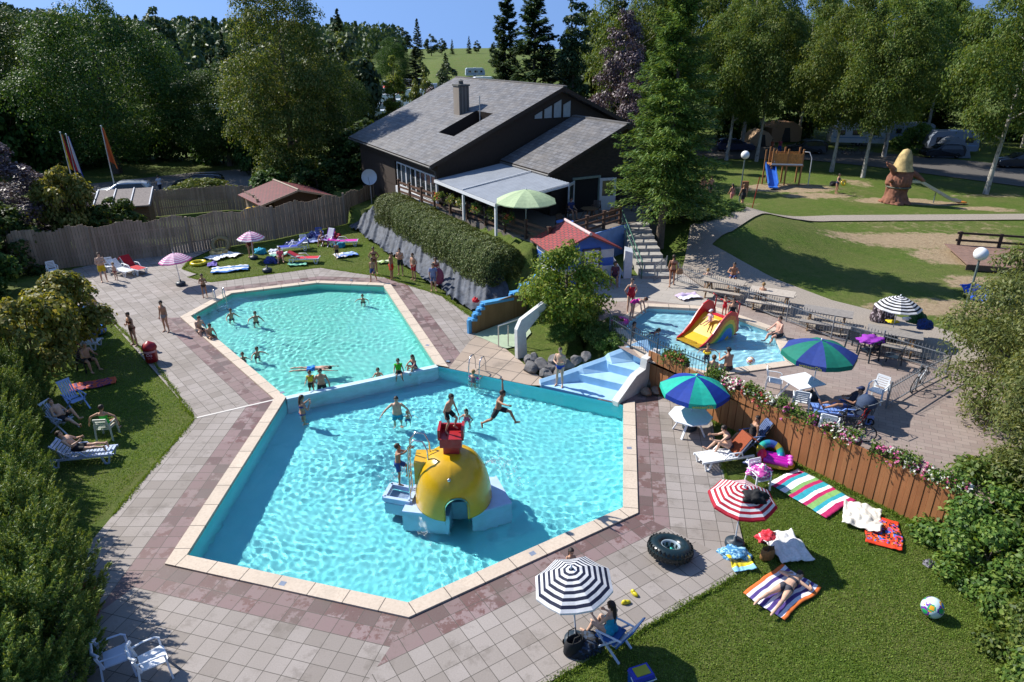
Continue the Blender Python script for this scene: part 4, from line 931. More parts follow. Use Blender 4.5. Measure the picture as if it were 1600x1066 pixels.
# ================================================================ BUILDINGS, FENCES, WALLS
def hit(px,py,p0,n):
    d=ray(px,py); o=Vector((0,0,CAMH)); s=(Vector(p0)-o).dot(n)/d.dot(n); return o+d*s
def roof_mat(name,c1,c2,rows=.32,w=.45,d1=(.15,.13,.11),d2=(.30,.29,.29)):
    t=NT(name); u=t.n('UVMap'); br=t.n('TexBrick',offset=.5); br.inputs['Scale'].default_value=1; br.inputs['Brick Width'].default_value=w; br.inputs['Row Height'].default_value=rows
    br.inputs['Mortar Size'].default_value=.028; br.inputs['Mortar Smooth'].default_value=.3; br.inputs['Color1'].default_value=(*c1,1); br.inputs['Color2'].default_value=(*c2,1); br.inputs['Mortar'].default_value=(.03,.028,.026,1); br.inputs['Bias'].default_value=.1
    t.l(u.outputs[0],br.inputs['Vector']); c=t.coords('Object'); f=t.noise(c,1.0,5,.65); g=t.noise(c,18,5,.7)
    col=t.mix(t.math('MULTIPLY',t.ramp(f,[(.4,(0,0,0)),(.66,(1,1,1))]),.5),br.outputs[0],d1)
    col=t.mix(t.math('MULTIPLY',t.ramp(g,[(.5,(0,0,0)),(.75,(1,1,1))]),.4),col,d2)
    t.bump(br.outputs['Fac'],-1,.06); return t.out(col,.62,Specular_IOR_Level=.4)
SLATE=roof_mat('roof_slates',(.05,.05,.056),(.135,.136,.146))
DARKWOOD=M('dark_timber',(.036,.022,.014),.75,.3,5,bump=.5,bscale=22,stretch=(6,6,.6))
WHITEP=M('white_paint',(.66,.67,.68),.45,.08,6); GLASS=M('dark_glass',(.02,.026,.03),.08,.2,2,Specular_IOR_Level=.8)
def slope(name,parent,a0,a1,b0,z0,b1,z1,mat,th=.16,hole=None):
    """roof plane in house coordinates; uv in metres"""
    m=MB(); uvs=[]; n=Vector((0,-(z1-z0),b1-b0)).normalized()*th; Ls=math.hypot(b1-b0,z1-z0)
    def pt(a,s): return Vector((a,b0+(b1-b0)*s,z0+(z1-z0)*s))
    cells=[(a0,a1,0,1)]
    if hole:
        h0,h1,s0,s1=hole; cells=[(a0,h0,0,1),(h1,a1,0,1),(h0,h1,0,s0),(h0,h1,s1,1)]
    for x0,x1,s0,s1 in cells:
        q4=[pt(x0,s0),pt(x1,s0),pt(x1,s1),pt(x0,s1)]; V=[p+n for p in q4]; m.add(V,[(0,1,2,3)]); uvs.append([(x0,s0*Ls),(x1,s0*Ls),(x1,s1*Ls),(x0,s1*Ls)])
    for e in ((pt(a0,0),pt(a1,0)),(pt(a1,0),pt(a1,1)),(pt(a0,1),pt(a0,0))):
        m.add([e[0]-n*.6,e[1]-n*.6,e[1]+n,e[0]+n],[(0,1,2,3)],1); uvs.append([(0,0)]*4)
    q4=[pt(a0,0),pt(a0,1),pt(a1,1),pt(a1,0)]
    if not hole: m.add([p-n*.6 for p in q4],[(0,1,2,3)],1); uvs.append([(0,0)]*4)
    o=m.build(name,[mat,DARKWOOD],parent=parent); uvset(o.data,uvs); return o,pt,n
HR_=math.atan2(HU.y,HU.x)
house=thing('clubhouse','dark timber clubhouse with grey slate roofs and brick chimney','building',HO,HR_)
PT=.445
slope('roof',house,-18,0,0,5.5,10.5,5.5+10.5*PT,SLATE,hole=(-5.6,-2.9,.30,.60))[0]
slope('roof',house,-18,0,20.5,5.7,10.5,5.5+10.5*PT,SLATE)
slope('roof',house,.02,6.35,5.3,5.5,11.3,5.5+6*PT,SLATE); slope('roof',house,.02,6.35,17.3,5.5,11.3,5.5+6*PT,SLATE)
m=MB(); 
for a0,a1,b0,z0,bt,zt in ((-18,0,0,5.5,10.5,5.5+10.5*PT),(.02,6.35,5.3,5.5,11.3,5.5+6*PT)): m.bar((a0,bt,zt+.15),(a1,bt,zt+.15),.34,.1)
m.build('ridge_cap',M('ridge_slate',(.12,.11,.10),.7,.3,5),parent=house)
for a0,a1,b_ in ((-18,.0,-.06),(.05,6.35,5.24)):
    m=MB(); m.tube([(a0,b_,5.5),(a1,b_,5.5)],.07,8); m.tube([(a1-.5,b_,5.45),(a1-.6,b_+.6,5.1),(a1-.6,b_+.72,3.0)],.045,6); m.build('gutter',M('gutter_grey',(.10,.095,.09),.5,.2,3),parent=house)
m=MB(); # skylight well sunk into the roof
n_=Vector((0,-PT,1)).normalized()
def rp(a,s,d=0): return Vector((a,10.5*s,5.5+10.5*PT*s))+n_*d
for x,y in (((-5.6,.30),(-2.9,.30)),((-2.9,.30),(-2.9,.60)),((-2.9,.60),(-5.6,.60)),((-5.6,.60),(-5.6,.30))):
    m.quad(rp(*x,.17),rp(*y,.17),rp(*y,-.9),rp(*x,-.9))
m.quad(rp(-5.6,.3,-.9),rp(-2.9,.3,-.9),rp(-2.9,.6,-.9),rp(-5.6,.6,-.9)); m.build('roof_well',DARKWOOD,parent=house)
BRICK=pav_mat('chimney_brick',(.23,.19,.155),(.29,.25,.21),(.20,.17,.14),s=.14,ang=0)
m=MB(); cb=Vector((-11.2,6.2,0)); h0=hit(716,182,HP(0,0,5.5),Vector((-HV.x*PT,-HV.y*PT,1)).normalized()); ca,cbb=hab(h0.x,h0.y); 
m.box((ca,cbb+.3,h0.z+.85),(1.0,.85,2.7)); ch=m.build('chimney',BRICK,parent=house)
q2=MB(); q2.box((ca,cbb+.3,h0.z+2.26),(1.14,.98,.12)); q2.tube([(ca,cbb+.3,h0.z+2.32),(ca,cbb+.3,h0.z+2.55)],[.2,.16],10); q2.tube([(ca,cbb+.3,h0.z+2.55),(ca,cbb+.3,h0.z+2.67)],[.26,.02],10); q2.build('chimney_cap',M('chimney_cap',(.10,.10,.09),.8),parent=ch)
m=MB(); p=hit(750,189,HP(0,0,5.5),Vector((-HV.x*PT,-HV.y*PT,1)).normalized()); pa,pb=hab(p.x,p.y); m.tube([(pa,pb,p.z-.1),(pa,pb,p.z+1.7)],.035,6); m.build('roof_pipe',M('galvanised',(.4,.41,.42),.4,.1,5,metal=.6),parent=house)
# walls
m=MB()
m.extr([(-17.5,.7,0),(-17.5,20,0),(-17.5,20,5.7),(-17.5,10.5,9.95),(-17.5,.7,5.6)],(.2,0,0)); 
m.extr([(-.7,.7,0),(-.7,20,0),(-.7,20,5.6),(-.7,10.5,9.95),(-.7,.7,5.6)],(.2,0,0)); m.box((-9.1,.8,1.4),(16.8,.2,2.9)); m.box((-9.1,.8,5.2),(16.8,.2,.9)); m.box((-13.2,.8,3.8),(8.6,.2,2.0)); m.box((-9.1,19.9,3),(16.6,.2,5.5))
m.build('wall',DARKWOOD,parent=house)
m=MB(); m.extr([(5.75,5.7,0),(5.75,16.9,0),(5.75,16.9,5.6),(5.75,11.3,8.05),(5.75,5.7,5.6)],(.2,0,0)); m.box((2.6,5.8,3),(6.2,.2,5.4)); m.box((2.6,16.8,3),(6.2,.2,5.4)); m.build('wall',M('dark_shingles',(.034,.023,.016),.8,.4,3,bump=.8,bscale=7,stretch=(1,1,4)),parent=house)
m=MB(); # pale panels in the main gable
for k in range(4):
    b=8.6+k*.8; zt=5.5+PT*min(b,21-b)-.75; m.extr([(-.48,b-.3,8.2),(-.48,b+.3,8.2),(-.48,b+.3,zt+.12),(-.48,b-.3,zt-.15)],(.05,0,0))
m.build('gable_panel',M('panel_grey',(.36,.38,.37),.6,.12,4),parent=house)
# strip windows under the eave
for k in range(4):
    a=-8.3+k*1.9; fr=MB()
    for zz in (3.02,4.72): fr.box((a+.9,.675,zz),(1.8,.06,.10))
    for x in (0,.9,1.8): fr.box((a+x,.68,3.87),(.09,.05,1.62))
    f=fr.build('window',WHITEP,parent=house); g=MB(); g.box((a+.9,.70,3.87),(1.78,.02,1.6)); g.build('pane',GLASS,parent=f)
m=MB(); m.box((-4.6,.62,2.55),(8.0,.14,.7)); m.build('window_sill_panel',WHITEP,parent=house)
# open double door in the wing gable
wn=Vector((HU.x,HU.y,0)); wp=HP(5.95,0,0)
def wb(px,py): p=hit(px,py,wp,wn); a,b=hab(p.x,p.y); return b,p.z
bL,zt=wb(897,285); bR,_=wb(934,285); zb=ZT+.02; zt=max(zt,5.0)
m=MB(); m.box((5.96,(bL+bR)/2,(zb+zt)/2),(.06,bR-bL,zt-zb)); m.build('doorway_shade',M('doorway_shade_dark',(.012,.010,.009),.9),parent=house)  # dark panel paints the shade of the room; no opening is cut
m=MB(); m.box((6.0,(bL+bR)/2,zt+.06),(.14,bR-bL+.3,.14)); m.box((6.0,bL-.06,(zb+zt)/2),(.14,.12,zt-zb)); m.box((6.0,bR+.06,(zb+zt)/2),(.14,.12,zt-zb)); m.build('door_frame',M('frame_sage',(.20,.26,.22),.5),parent=house)
for b0,sg,ang in ((bL,-1,R(38)),(bR,1,R(14))):
    w=1.15; d=MB(); dx=Vector((math.sin(ang),sg*math.cos(ang),0)); p0=Vector((6.1,b0+sg*.08,zb)); hh=zt-zb-.05
    def pnl(s0,s1,z0,z1,mi=0,th=.06): d.bar(p0+dx*((s0+s1)/2)+Vector((0,0,z0)),p0+dx*((s0+s1)/2)+Vector((0,0,z1)),th,(s1-s0),mi,up=dx)
    pnl(0,.16,0,hh); pnl(w-.16,w,0,hh); pnl(.16,w-.16,0,.95,0,.05); pnl(.16,w-.16,hh-.18,hh)
    o=d.build('door',WHITEP,parent=house); g=MB(); c0=p0+dx*w/2; g.bar(c0+Vector((0,0,.95)),c0+Vector((0,0,hh-.18)),.02,w-.32,0,up=dx); g.build('pane',M('door_glass',(.05,.06,.05),.08,Specular_IOR_Level=.8),parent=o)
m=MB(); m.box((6.05,13.2,4.2),(.08,1.2,1.0)); f=m.build('window',DARKWOOD,parent=house); g=MB(); g.box((6.1,13.2,4.2),(.03,1.05,.85)); g.build('pane',GLASS,parent=f)
# low rear wing left of the main roof
slope('roof',house,-23.5,-18.05,4.0,4.6,10.2,7.2,SLATE); m=MB(); m.box((-20.7,7.4,2.3),(5.2,6,4.4)); m.build('wall',DARKWOOD,parent=house)
# awning over the terrace
AW=thing('terrace_awning','pale grey corrugated awning roof over the clubhouse terrace','awning',HO,HR_)
m=MB(); N=56; vs=[]
for i in range(N+1):
    a=.1+8.6*i/N; dz=.03*(i%2); vs+=[(a,.2,4.72+dz),(a,5.25,5.42+dz)]
m.add(vs,[(2*i,2*i+2,2*i+3,2*i+1) for i in range(N)])
m.build('awning_sheet',M('corrugated_sheet',(.30,.32,.345),.45,.1,1.5,metal=.1),parent=AW)
for a in (.2,4.3,8.6):
    m=MB(); m.bar((a,.3,ZT),(a,.3,4.66),.13,.13); m.build('post',WHITEP,parent=AW)
m=MB(); m.bar((.05,.22,4.62),(8.75,.22,4.62),.1,.18); m.bar((.1,.25,4.62),(.1,5.2,5.32),.08,.14); m.bar((8.7,.25,4.62),(8.7,5.2,5.32),.08,.14); m.bar((4.3,.25,4.78),(4.3,5.2,5.5),.05,.06); m.build('rafter',WHITEP,parent=AW)
# terrace floor and its edge
m=MB(); m.prism([HP(-.4,.25),HP(12.2,1.6),HP(9.6,10.6),HP(9.2,17),HP(-.4,17)],ZT-1.7,ZT+.02); struct('terrace_floor',m,pav_mat('terrace_slab',(.19,.16,.14),(.22,.19,.165),(.14,.12,.10),s=.3))
RAILW=M('rail_brown',(.105,.052,.030),.6,.25,6,bump=.3,bscale=30,stretch=(5,5,1))
def railing(name,label,pts,h,nr=3,mat=RAILW,step=1.9,z=ZT):
    r=thing(name,label,'railing',pts[0]); o=pts[0]
    for i in range(len(pts)-1):
        a,b=pts[i]-o,pts[i+1]-o; L=(b-a).length; k=max(1,round(L/step)); m=MB()
        for j in range(nr): dz=Vector((0,0,h*(.28+.66*j/(nr-1)))); m.bar(a+dz,b+dz,.045,.14)
        m.build('rail',mat,parent=r)
        for j in range(k+(1 if i==len(pts)-2 else 0)):
            p=a+(b-a)*j/k; q=MB(); q.box(p+Vector((0,0,h*.55)),(.15,.15,h*1.1),rz=HR_); q.box(p+Vector((0,0,h*1.12)),(.2,.2,.05),rz=HR_); q.build('post',M('post_brown',(.075,.04,.025),.65),parent=r)
    return r
railing('terrace_railing','brown slatted railing along the long side of the terrace',[HP(-6.5,.05,ZT-.2),HP(0,.15,ZT),HP(12.1,1.7,ZT)],1.0)
railing('terrace_railing','brown railing at the front of the terrace above the striped hut',[HP(12.0,1.8,ZT),HP(9.85,8.3,ZT)],1.0)
# striped hut
hx0=G(868,452,ZK); hd=(G(972,440,ZK)-hx0); hd.z=0; hw=3.3; hdir=hd.normalized(); hin=Vector((-hdir.y,hdir.x,0))
hut=thing('striped_hut','small hut in blue and white stripes with red tiled roof','hut',hx0,math.atan2(hdir.y,hdir.x))
BLUE=M('hut_blue',(.035,.13,.48),.6,.12,4); 
bands=[(0,.5,1),(.5,1.0,0),(1.0,1.45,1),(1.45,1.9,0),(1.9,2.1,1)]
wl=MB()
for z0,z1,b in bands:
    wl.box((hw/2,1.4,(z0+z1)/2),(hw,2.8,z1-z0),b)
wl.extr([(0,0,2.1),(hw,0,2.1),(hw*.52,0,2.78)],(0,2.8,0),1)
wl.build('wall',[M('hut_white',(.58,.59,.60),.6,.1,4),BLUE],parent=hut)
RT=roof_mat('red_tiles',(.24,.022,.026),(.32,.04,.04),.3,.24,(.2,.03,.03),(.34,.07,.065))
def rslope(p,parent,nm='roof'):
    m=MB(); m.add(p,[(0,1,2,3)]); n=(Vector(p[1])-Vector(p[0])).cross(Vector(p[3])-Vector(p[0])).normalized()
    m.add([Vector(x)-n*.08 for x in p],[(3,2,1,0)],1); 
    for i in range(4): a,b=Vector(p[i]),Vector(p[(i+1)%4]); m.add([a-n*.08,b-n*.08,b,a],[(0,1,2,3)],1)
    o=m.build(nm,[RT,M('roof_edge',(.25,.05,.04),.7)],parent=parent); L0=(Vector(p[1])-Vector(p[0])).length; L1=(Vector(p[3])-Vector(p[0])).length
    uvset(o.data,[[(0,0),(L0,0),(L0,L1),(0,L1)]]+[[(0,0)]*4]*5)
rslope([(-.35,-.35,1.98),(hw*.52,-.35,2.86),(hw*.52,3.0,2.86),(-.35,3.0,1.98)],hut); rslope([(hw*.52,-.35,2.86),(hw+.3,-.35,1.98),(hw+.3,3.0,1.98),(hw*.52,3.0,2.86)],hut)
m=MB(); m.tube([(hw*.52,-.4,2.9),(hw*.52,3.05,2.9)],.09,8); m.build('ridge_cap',M('ridge_pale',(.55,.40,.38),.7),parent=hut)
d=MB(); d.box((hw*.6,-.03,.98),(.85,.06,1.9)); do=d.build('door',M('hut_door',(.60,.61,.62),.5,.06,3),parent=hut)
d=MB(); d.box((hw*.6-.47,-.035,1.0),(.09,.08,2.0)); d.box((hw*.6+.47,-.035,1.0),(.09,.08,2.0)); d.box((hw*.6,-.035,1.98),(1.03,.08,.09)); d.build('door_frame',M('frame_dark',(.05,.055,.07),.5),parent=hut)
d=MB(); d.box((hw*.6,-.07,1.4),(.15,.03,.22)); d.build('door_window',GLASS,parent=do); d=MB(); d.ball((hw*.6+.33,-.09,1.0),.035,8); d.build('handle',M('brass',(.3,.25,.15),.3,metal=.8),parent=do)
# blue retaining wall, white stair cheek with slats, steps
m=MB(); wa=HP(12.2,1.9,ZK-.2); wb2=HP(10.25,8.6,ZK-.2); m.extr([wa,wb2,wb2+Vector((0,0,1.9)),wa+Vector((0,0,1.9))],HU*.22); w_=m.build('retaining_wall',M('wall_paleblue',(.20,.33,.62),.6,.15,2)); tag(w_,'pale blue retaining wall under the front of the terrace','wall')
st=thing('garden_stairs','grey concrete stairs with green handrail from the terrace to the paddling pool','stairs',G(1022,432,ZK))
s0=G(1026,436,ZK); s1=HP(9.7,9.5,ZT); o=G(1022,432,ZK); dv=(s1-s0); dv.z=0; sdv=Vector((-dv.y,dv.x,0)).normalized()*.85; NS=9; CONC=M('concrete_step',(.34,.32,.29),.8,.2,6,bump=.2)
m=MB()
for k in range(NS):
    a=s0+dv*k/NS-o; b=s0+dv*(k+1)/NS-o; z1=(ZT-ZK)*(k+1)/NS
    m.extr([a-sdv+Vector((0,0,-.3)),a+sdv+Vector((0,0,-.3)),a+sdv+Vector((0,0,z1)),a-sdv+Vector((0,0,z1))],b-a)
m.build('step',CONC,parent=st)
GREENR=M('rail_green',(.06,.16,.11),.4,.1,6,metal=.2)
for sg in (-1,):
    m=MB(); a=s0+sdv*sg*-1-o; b=s1+sdv*sg*-1-o; b.z=ZT-ZK
    for zz in (.45,.95): m.tube([a+Vector((0,0,zz)),b+Vector((0,0,zz))],.03,6)
    for k in range(4): p=a+(b-a)*k/3; m.tube([p,p+Vector((0,0,.97))],.03,6)
    m.build('handrail',GREENR,parent=st)
ck=thing('stair_cheek','white slanted stair side wall with slats right of the striped hut','wall',G(982,436,ZK))
m=MB(); a=G(974,436,ZK)-G(982,436,ZK); 
m.extr([a,a+Vector((.45,.1,0)),a+Vector((.45,.1,1.45)),a+Vector((0,0,1.6))],(.1,.9,0)); m.build('wall_panel',WHITEP,parent=ck)
for k in range(3):
    m=MB(); b=a+Vector((-.15-.28*k,.1,0)); m.bar(b+Vector((.25,0,.05)),b+Vector((-.75,.6,1.5)),.1,.12); m.build('slat',WHITEP,parent=ck)
# ---------------------------------------------------------------- timber fences
def plank_mat(name,c1,c2,pw,along,vert=True):
    t=NT(name); c=t.coords('Object'); 
    g=t.n('NewGeometry'); rv=g.outputs['Random Per Island']
    f=t.noise(t.coords('Object',(9,9,.7)),3,5,.7); col=t.ramp(rv,[(0,c1),(1,c2)])
    col=t.mix(t.math('MULTIPLY',f,.55),col,tuple(x*.45 for x in c1)); big=t.noise(c,.6,3); col=t.mix(t.math('MULTIPLY',t.ramp(big,[(.45,(0,0,0)),(.7,(1,1,1))]),.35),col,tuple(min(1,x*1.35) for x in c2)); t.bump(f,.4,.01); return t.out(col,.8)
OLDW=plank_mat('weathered_boards',(.25,.185,.13),(.41,.315,.235),.14,0); NEWW=plank_mat('stained_boards',(.33,.125,.042),(.42,.18,.066),.14,0); TIMB=plank_mat('honey_boards',(.235,.135,.055),(.30,.18,.08),.12,0)
def board_fence(name,label,pts,h,mat,pw=.15,jag=.05,seed=0,tops=None,posts=True,th=.03,cat='fence',gap=.012):
    rg=random.Random(seed); o=pts[0]; r=thing(name,label,cat,o); m=MB(); pm=MB(); tot=sum((pts[i+1]-pts[i]).length for i in range(len(pts)-1)); run=0
    for i in range(len(pts)-1):
        a,b=pts[i]-o,pts[i+1]-o; L=(b-a).length; k=max(1,int(L/pw)); d=(b-a)/k; dn=d.normalized(); nn=Vector((-dn.y,dn.x,0))
        for j in range(k):
            p=a+d*(j+.5); s=(run+L*(j+.5)/k)/tot; hh=(h if tops is None else tops(s))+rg.uniform(-jag,jag)
            off=nn*(.016 if j%2 else 0); t=MB(); m.bar(p+off,p+off+Vector((0,0,hh)),th,pw-gap,0,up=dn)
        for zz in (.3,.75): pm.bar(a+nn*.06+Vector((0,0,h*zz)),b+nn*.06+Vector((0,0,h*zz)),.05,.1)
        run+=L
    m.build('boards',mat,parent=r); pm.build('rail',mat,parent=r)
    if posts:
        for i,p in enumerate(pts): q=MB(); q.box(p-o+Vector((0,0,h*.52)),(.14,.14,h*1.04)); q.build('post',mat,parent=r)
    return r
board_fence('board_fence','long weathered board fence behind the back lawn',[G(30,428),G(150,413),G(300,394),G(430,374),G(540,350),G(586,330)],2.35,OLDW,.17,.07,1,tops=lambda s:2.3+.12*math.sin(s*60)+.25*(1-s))
board_fence('board_fence','shorter weathered fence between the sheds and the car park',[G(70,388),G(82,362),G(118,348),G(250,338),G(360,328),G(398,330)],2.1,OLDW,.17,.06,2)
board_fence('board_fence','low curved fence piece beside the yellow inflatable',[G(386,336),G(402,345),G(408,352)],2.0,OLDW,.15,.08,3)
# brown stained fence under the flower boxes
bf=board_fence('stained_fence','red-brown vertical board fence holding up the flower terrace',[Vector((5.55,25.3,-.05)),Vector((9.2,20.35,-.05)),Vector((12.75,15.5,-.05))],1.75,NEWW,.16,.004,4,tops=lambda s:1.70-.12*s,gap=.006,posts=False)
# shed and red roofed hut behind the long fence
sp=G(160,368); sd_=(G(242,362)-sp).normalized(); sh=thing('garden_shed','brown log shed with a grey shingle roof behind the board fence','shed',sp,math.atan2(sd_.y,sd_.x))
m=MB()
for k in range(13): m.box((1.75,1.2,.09+k*.155),(3.4,2.4,.145))
m.build('wall',M('log_brown',(.13,.085,.055),.8,.25,5,bump=.3,stretch=(1,1,5)),parent=sh)
m=MB(); m.extr([(-.2,-.35,2.0),(3.7,-.35,2.0),(3.7,2.8,2.75),(-.2,2.8,2.75)],(0,0,.09)); m.build('roof',M('felt_shingle',(.20,.17,.155),.85,.25,9,bump=.5),parent=sh)
for x in (-.15,1.05,2.3,3.6):
    m=MB(); m.bar((x,-.36,2.14),(x,2.8,2.89),.07,.05); m.build('roof_batten',WHITEP,parent=sh)
rp0=G(440,352); rdv=(G(520,340)-rp0).normalized(); rh=thing('red_roof_shed','low shed with dark red tiled roof behind the board fence','shed',rp0,math.atan2(rdv.y,rdv.x))
m=MB(); m.box((1.6,2.6,.95),(3.6,4.2,1.9)); m.extr([(-.2,.5,1.9),(3.4,.5,1.9),(1.6,.5,2.5)],(0,4.2,0)); m.build('wall',DARKWOOD,parent=rh)
RT2=roof_mat('dark_red_tiles',(.13,.02,.026),(.18,.034,.036),.35,.3,(.11,.025,.03),(.2,.06,.06)); RT_,RT=RT,RT2
rslope([(-1.5,-.2,1.75),(1.6,-.2,2.6),(1.6,5.2,2.6),(-1.5,5.2,1.75)],rh); rslope([(1.6,-.2,2.6),(4.6,-.2,1.75),(4.6,5.2,1.75),(1.6,5.2,2.6)],rh); RT=RT_
m=MB(); m.tube([(1.6,-.25,2.63),(1.6,5.25,2.63)],.08,6); m.bar((-1.5,-.24,1.71),(1.6,-.24,2.55),.04,.14); m.bar((1.6,-.24,2.55),(4.6,-.24,1.71),.04,.14); m.build('gable_board',M('board_pale',(.30,.24,.18),.7),parent=rh)
# ---------------------------------------------------------------- stepped timber wall, slide ramp, cascade
w0=G(738,521,.0); w1=G(817,491,0); wd=(w1-w0); wd.z=0; wL=wd.length; wd.normalize(); wnn=Vector((wd.y,-wd.x,0))
def wt(px,py): p=hit(px,py,w0,wnn); return (p-w0).dot(wd),p.z
prof=[wt(x,y) for x,y in ((737,500),(745,500),(745,491),(751,490),(751,483),(757,482),(757,475),(802,467),(802,459),(817,456),(817,447),(836,443),(836,434),(858,428))]
sw=thing('stepped_wall','timber clad wall with a light blue stepped top beside the slide','wall',w0)
m=MB(); 
i=0
pr=lambda t:max(.3,next((prof[j][1] for j in range(len(prof)-1,-1,-1) if prof[j][0]<=t+.02),prof[0][1]))
Ltot=prof[-1][0]; kk=int(Ltot/.12)
for j in range(kk):
    t=Ltot*(j+.5)/kk; m.bar(wd*t+Vector((0,0,-.05)),wd*t+Vector((0,0,pr(t)-.06)),.05,.116,0,up=wd)
m.build('boards',TIMB,parent=sw)
m=MB(); LB=M('light_blue_paint',(.10,.36,.66),.5,.1,5)
pp=[Vector((0,0,-.05)),]+[wd*t+Vector((0,0,z)) for t,z in prof]
for a,b in zip(pp[:-1],pp[1:]):
    if (b-a).length>.02: m.bar(a-wnn*.12,b-wnn*.12,.34,.13,0,up=wnn if abs((b-a).normalized().z)>.7 else (0,0,1))
m.build('cap',LB,parent=sw)
sheet('slide_landing',[(740,523),(818,492),(830,520),(812,540),(790,545)],.0,M('landing_green',(.36,.44,.30),.5,.12,2),.012)
rmp=thing('slide_ramp','white concrete slide side wall standing before the maple','slide',G(812,560))
r0=G(811,561); rd=Vector((.78,.62,0)).normalized(); rn=Vector((rd.y,-rd.x,0))
def rt(px,py): p=hit(px,py,r0,rn); return p-G(812,560)
m=MB(); m.extr([rt(*p) for p in ((809,561),(808,516),(815,500),(850,473),(857,477),(838,500),(822,520),(824,558))],-rn*.2); m.build('side_wall',M('white_concrete2',(.62,.62,.60),.6,.1,4),parent=rmp)
sr=thing('steel_handrail','square steel tube railing beside the slide landing','railing',G(780,541)); o=G(780,541)
m=MB(); ps=[G(779,542)-o,G(794,541)-o,G(808,538)-o]
for p in ps: m.tube([p,p+Vector((0,0,1.05))],.03,6)
m.tube([ps[0]+Vector((0,0,1.05)),ps[2]+Vector((.3,.25,1.25))],.03,6); m.build('rail_frame',M('steel',(.55,.56,.57),.3,.05,5,metal=.8),parent=sr)
casc=thing('water_cascade','light blue stepped water cascade falling into the main pool','cascade',G(900,615))
o=G(900,615); fl0,fr0=G(848,603)-o,G(957,628)-o; bl0,br0=G(990,552,1.1)-o,G(1016,560,1.1)-o; fl0.z=fr0.z=bl0.z=br0.z=0
CB=M('cascade_blue',(.36,.58,.78),.35,.10,2.5); m=MB(); lv=[(0,.40,.03),(.40,.72,.36),(.72,1.0,.72),(1.0,1.16,1.1)]
for t0,t1,z in lv:
    p=[fl0.lerp(bl0,t0),fr0.lerp(br0,t0),fr0.lerp(br0,t1),fl0.lerp(bl0,t1)]
    m.prism(p,-.3,z)
m.build('step',CB,parent=casc)
m=MB(); ld=(bl0-fl0).normalized(); ln=Vector((-ld.y,ld.x,0)); Vc=[]; ts=((-.02,.0,.03),(.2,.16,.03),(.40,.34,.03),(.45,.42,.36),(.72,.66,.36),(.76,.80,.72),(1.0,1.05,.72),(1.12,1.22,1.1),(1.2,1.24,1.1))
for t,zo,zi in ts:
    b=fl0.lerp(bl0,t); w=.30+.28*min(1,max(0,t)); 
    for off,z in ((w,-.25),(w,zo+.16),(w-.12,zo+.22),(w-.26,zo+.12),(-.02,zi+.02),(-.02,-.25)): Vc.append(b+ln*off+Vector((0,0,max(z,-.25))))
m.add(Vc,[(i*6+k,i*6+k+1,(i+1)*6+k+1,(i+1)*6+k) for i in range(len(ts)-1) for k in range(5)]+[(0,1,2,3,4,5)[::-1],tuple(range((len(ts)-1)*6,len(ts)*6))],0,False)
m.build('curb',CB,parent=casc)
m=MB(); rd_=(br0-fr0).normalized(); rn_=Vector((rd_.y,-rd_.x,0))
def cw(t,z): return fr0.lerp(br0,t)+Vector((0,0,z))
m.extr([cw(-.02,-.1),cw(1.1,-.1),cw(1.1,1.5),cw(.72,1.36),cw(.7,.95),cw(.45,.85),cw(-.02,.10)],rn_*.3); m.build('side_wall',M('wall_offwhite',(.56,.55,.52),.7,.12,4),parent=casc)
WL=M('waterfilm',(.5,.72,.88),.04,.1,3,bump=.4,bscale=14,Transmission_Weight=0)
# rocks
ROCK=M('rock_grey',(.13,.125,.125),.85,.4,4,bump=1.0,bscale=9); ROCKB=M('rock_brown',(.20,.15,.11),.85,.4,5,bump=1,bscale=9)
def rock(c,r,seed,label,mat=ROCK,group='boulders beside the cascade'):
    rg=random.Random(seed); bm=bmesh.new(); bmesh.ops.create_icosphere(bm,subdivisions=3,radius=1)
    cuts=[(Vector((rg.gauss(0,1),rg.gauss(0,1),rg.gauss(0,.8))).normalized(),rg.uniform(.55,.85)) for _ in range(11)]
    for v in bm.verts:
        for n,d in cuts:
            k=v.co.dot(n)-d
            if k>0: v.co-=n*k
        v.co*=1+.05*noise.noise(v.co*3+Vector((seed,0,0))); v.co.x*=r*1.15; v.co.y*=r*.9; v.co.z*=r*.85
    me=bpy.data.meshes.new('boulder'); bm.to_mesh(me); bm.free(); me.materials.append(mat); ob=bpy.data.objects.new('boulder',me); COL.objects.link(ob); ob.location=c+Vector((0,0,r*.45)); ob.rotation_euler.z=rg.uniform(0,6); tag(ob,label,'rock',group)
for i,(x,y,z,r) in enumerate(((828,580,.0,.36),(845,577,0,.40),(860,580,0,.36),(835,566,.2,.34),(852,588,0,.30),(857,590,0,.28),(873,588,0,.30),(828,567,.15,.3),(868,570,.25,.36),(885,575,.3,.32),(900,568,.4,.3),(915,562,.5,.3))):
    rock(G(x,y,z),r,i+3,'grey angular boulder at the foot of the maple')
for i,(x,y,z,r) in enumerate(((1015,604,.0,.34),(1010,618,0,.26),(1024,616,0,.26))): rock(G(x,y,z),r,i+33,'brown boulder between the cascade wall and the stained fence',ROCKB,'brown boulders by the stained fence')
for i,(x,y,s) in enumerate(((3.4,29.4,.55),(3.9,28.2,.6),(4.4,27.3,.5),(1.6,31.0,.6),(3.6,30.6,.6),(2.2,28.6,.45),(4.7,29.2,.5))):
    put('shrub','low dark shrub in the planted bed under the maple',x,y,z=.75,scale=s,var=i,group='shrubs in the bed under the maple')
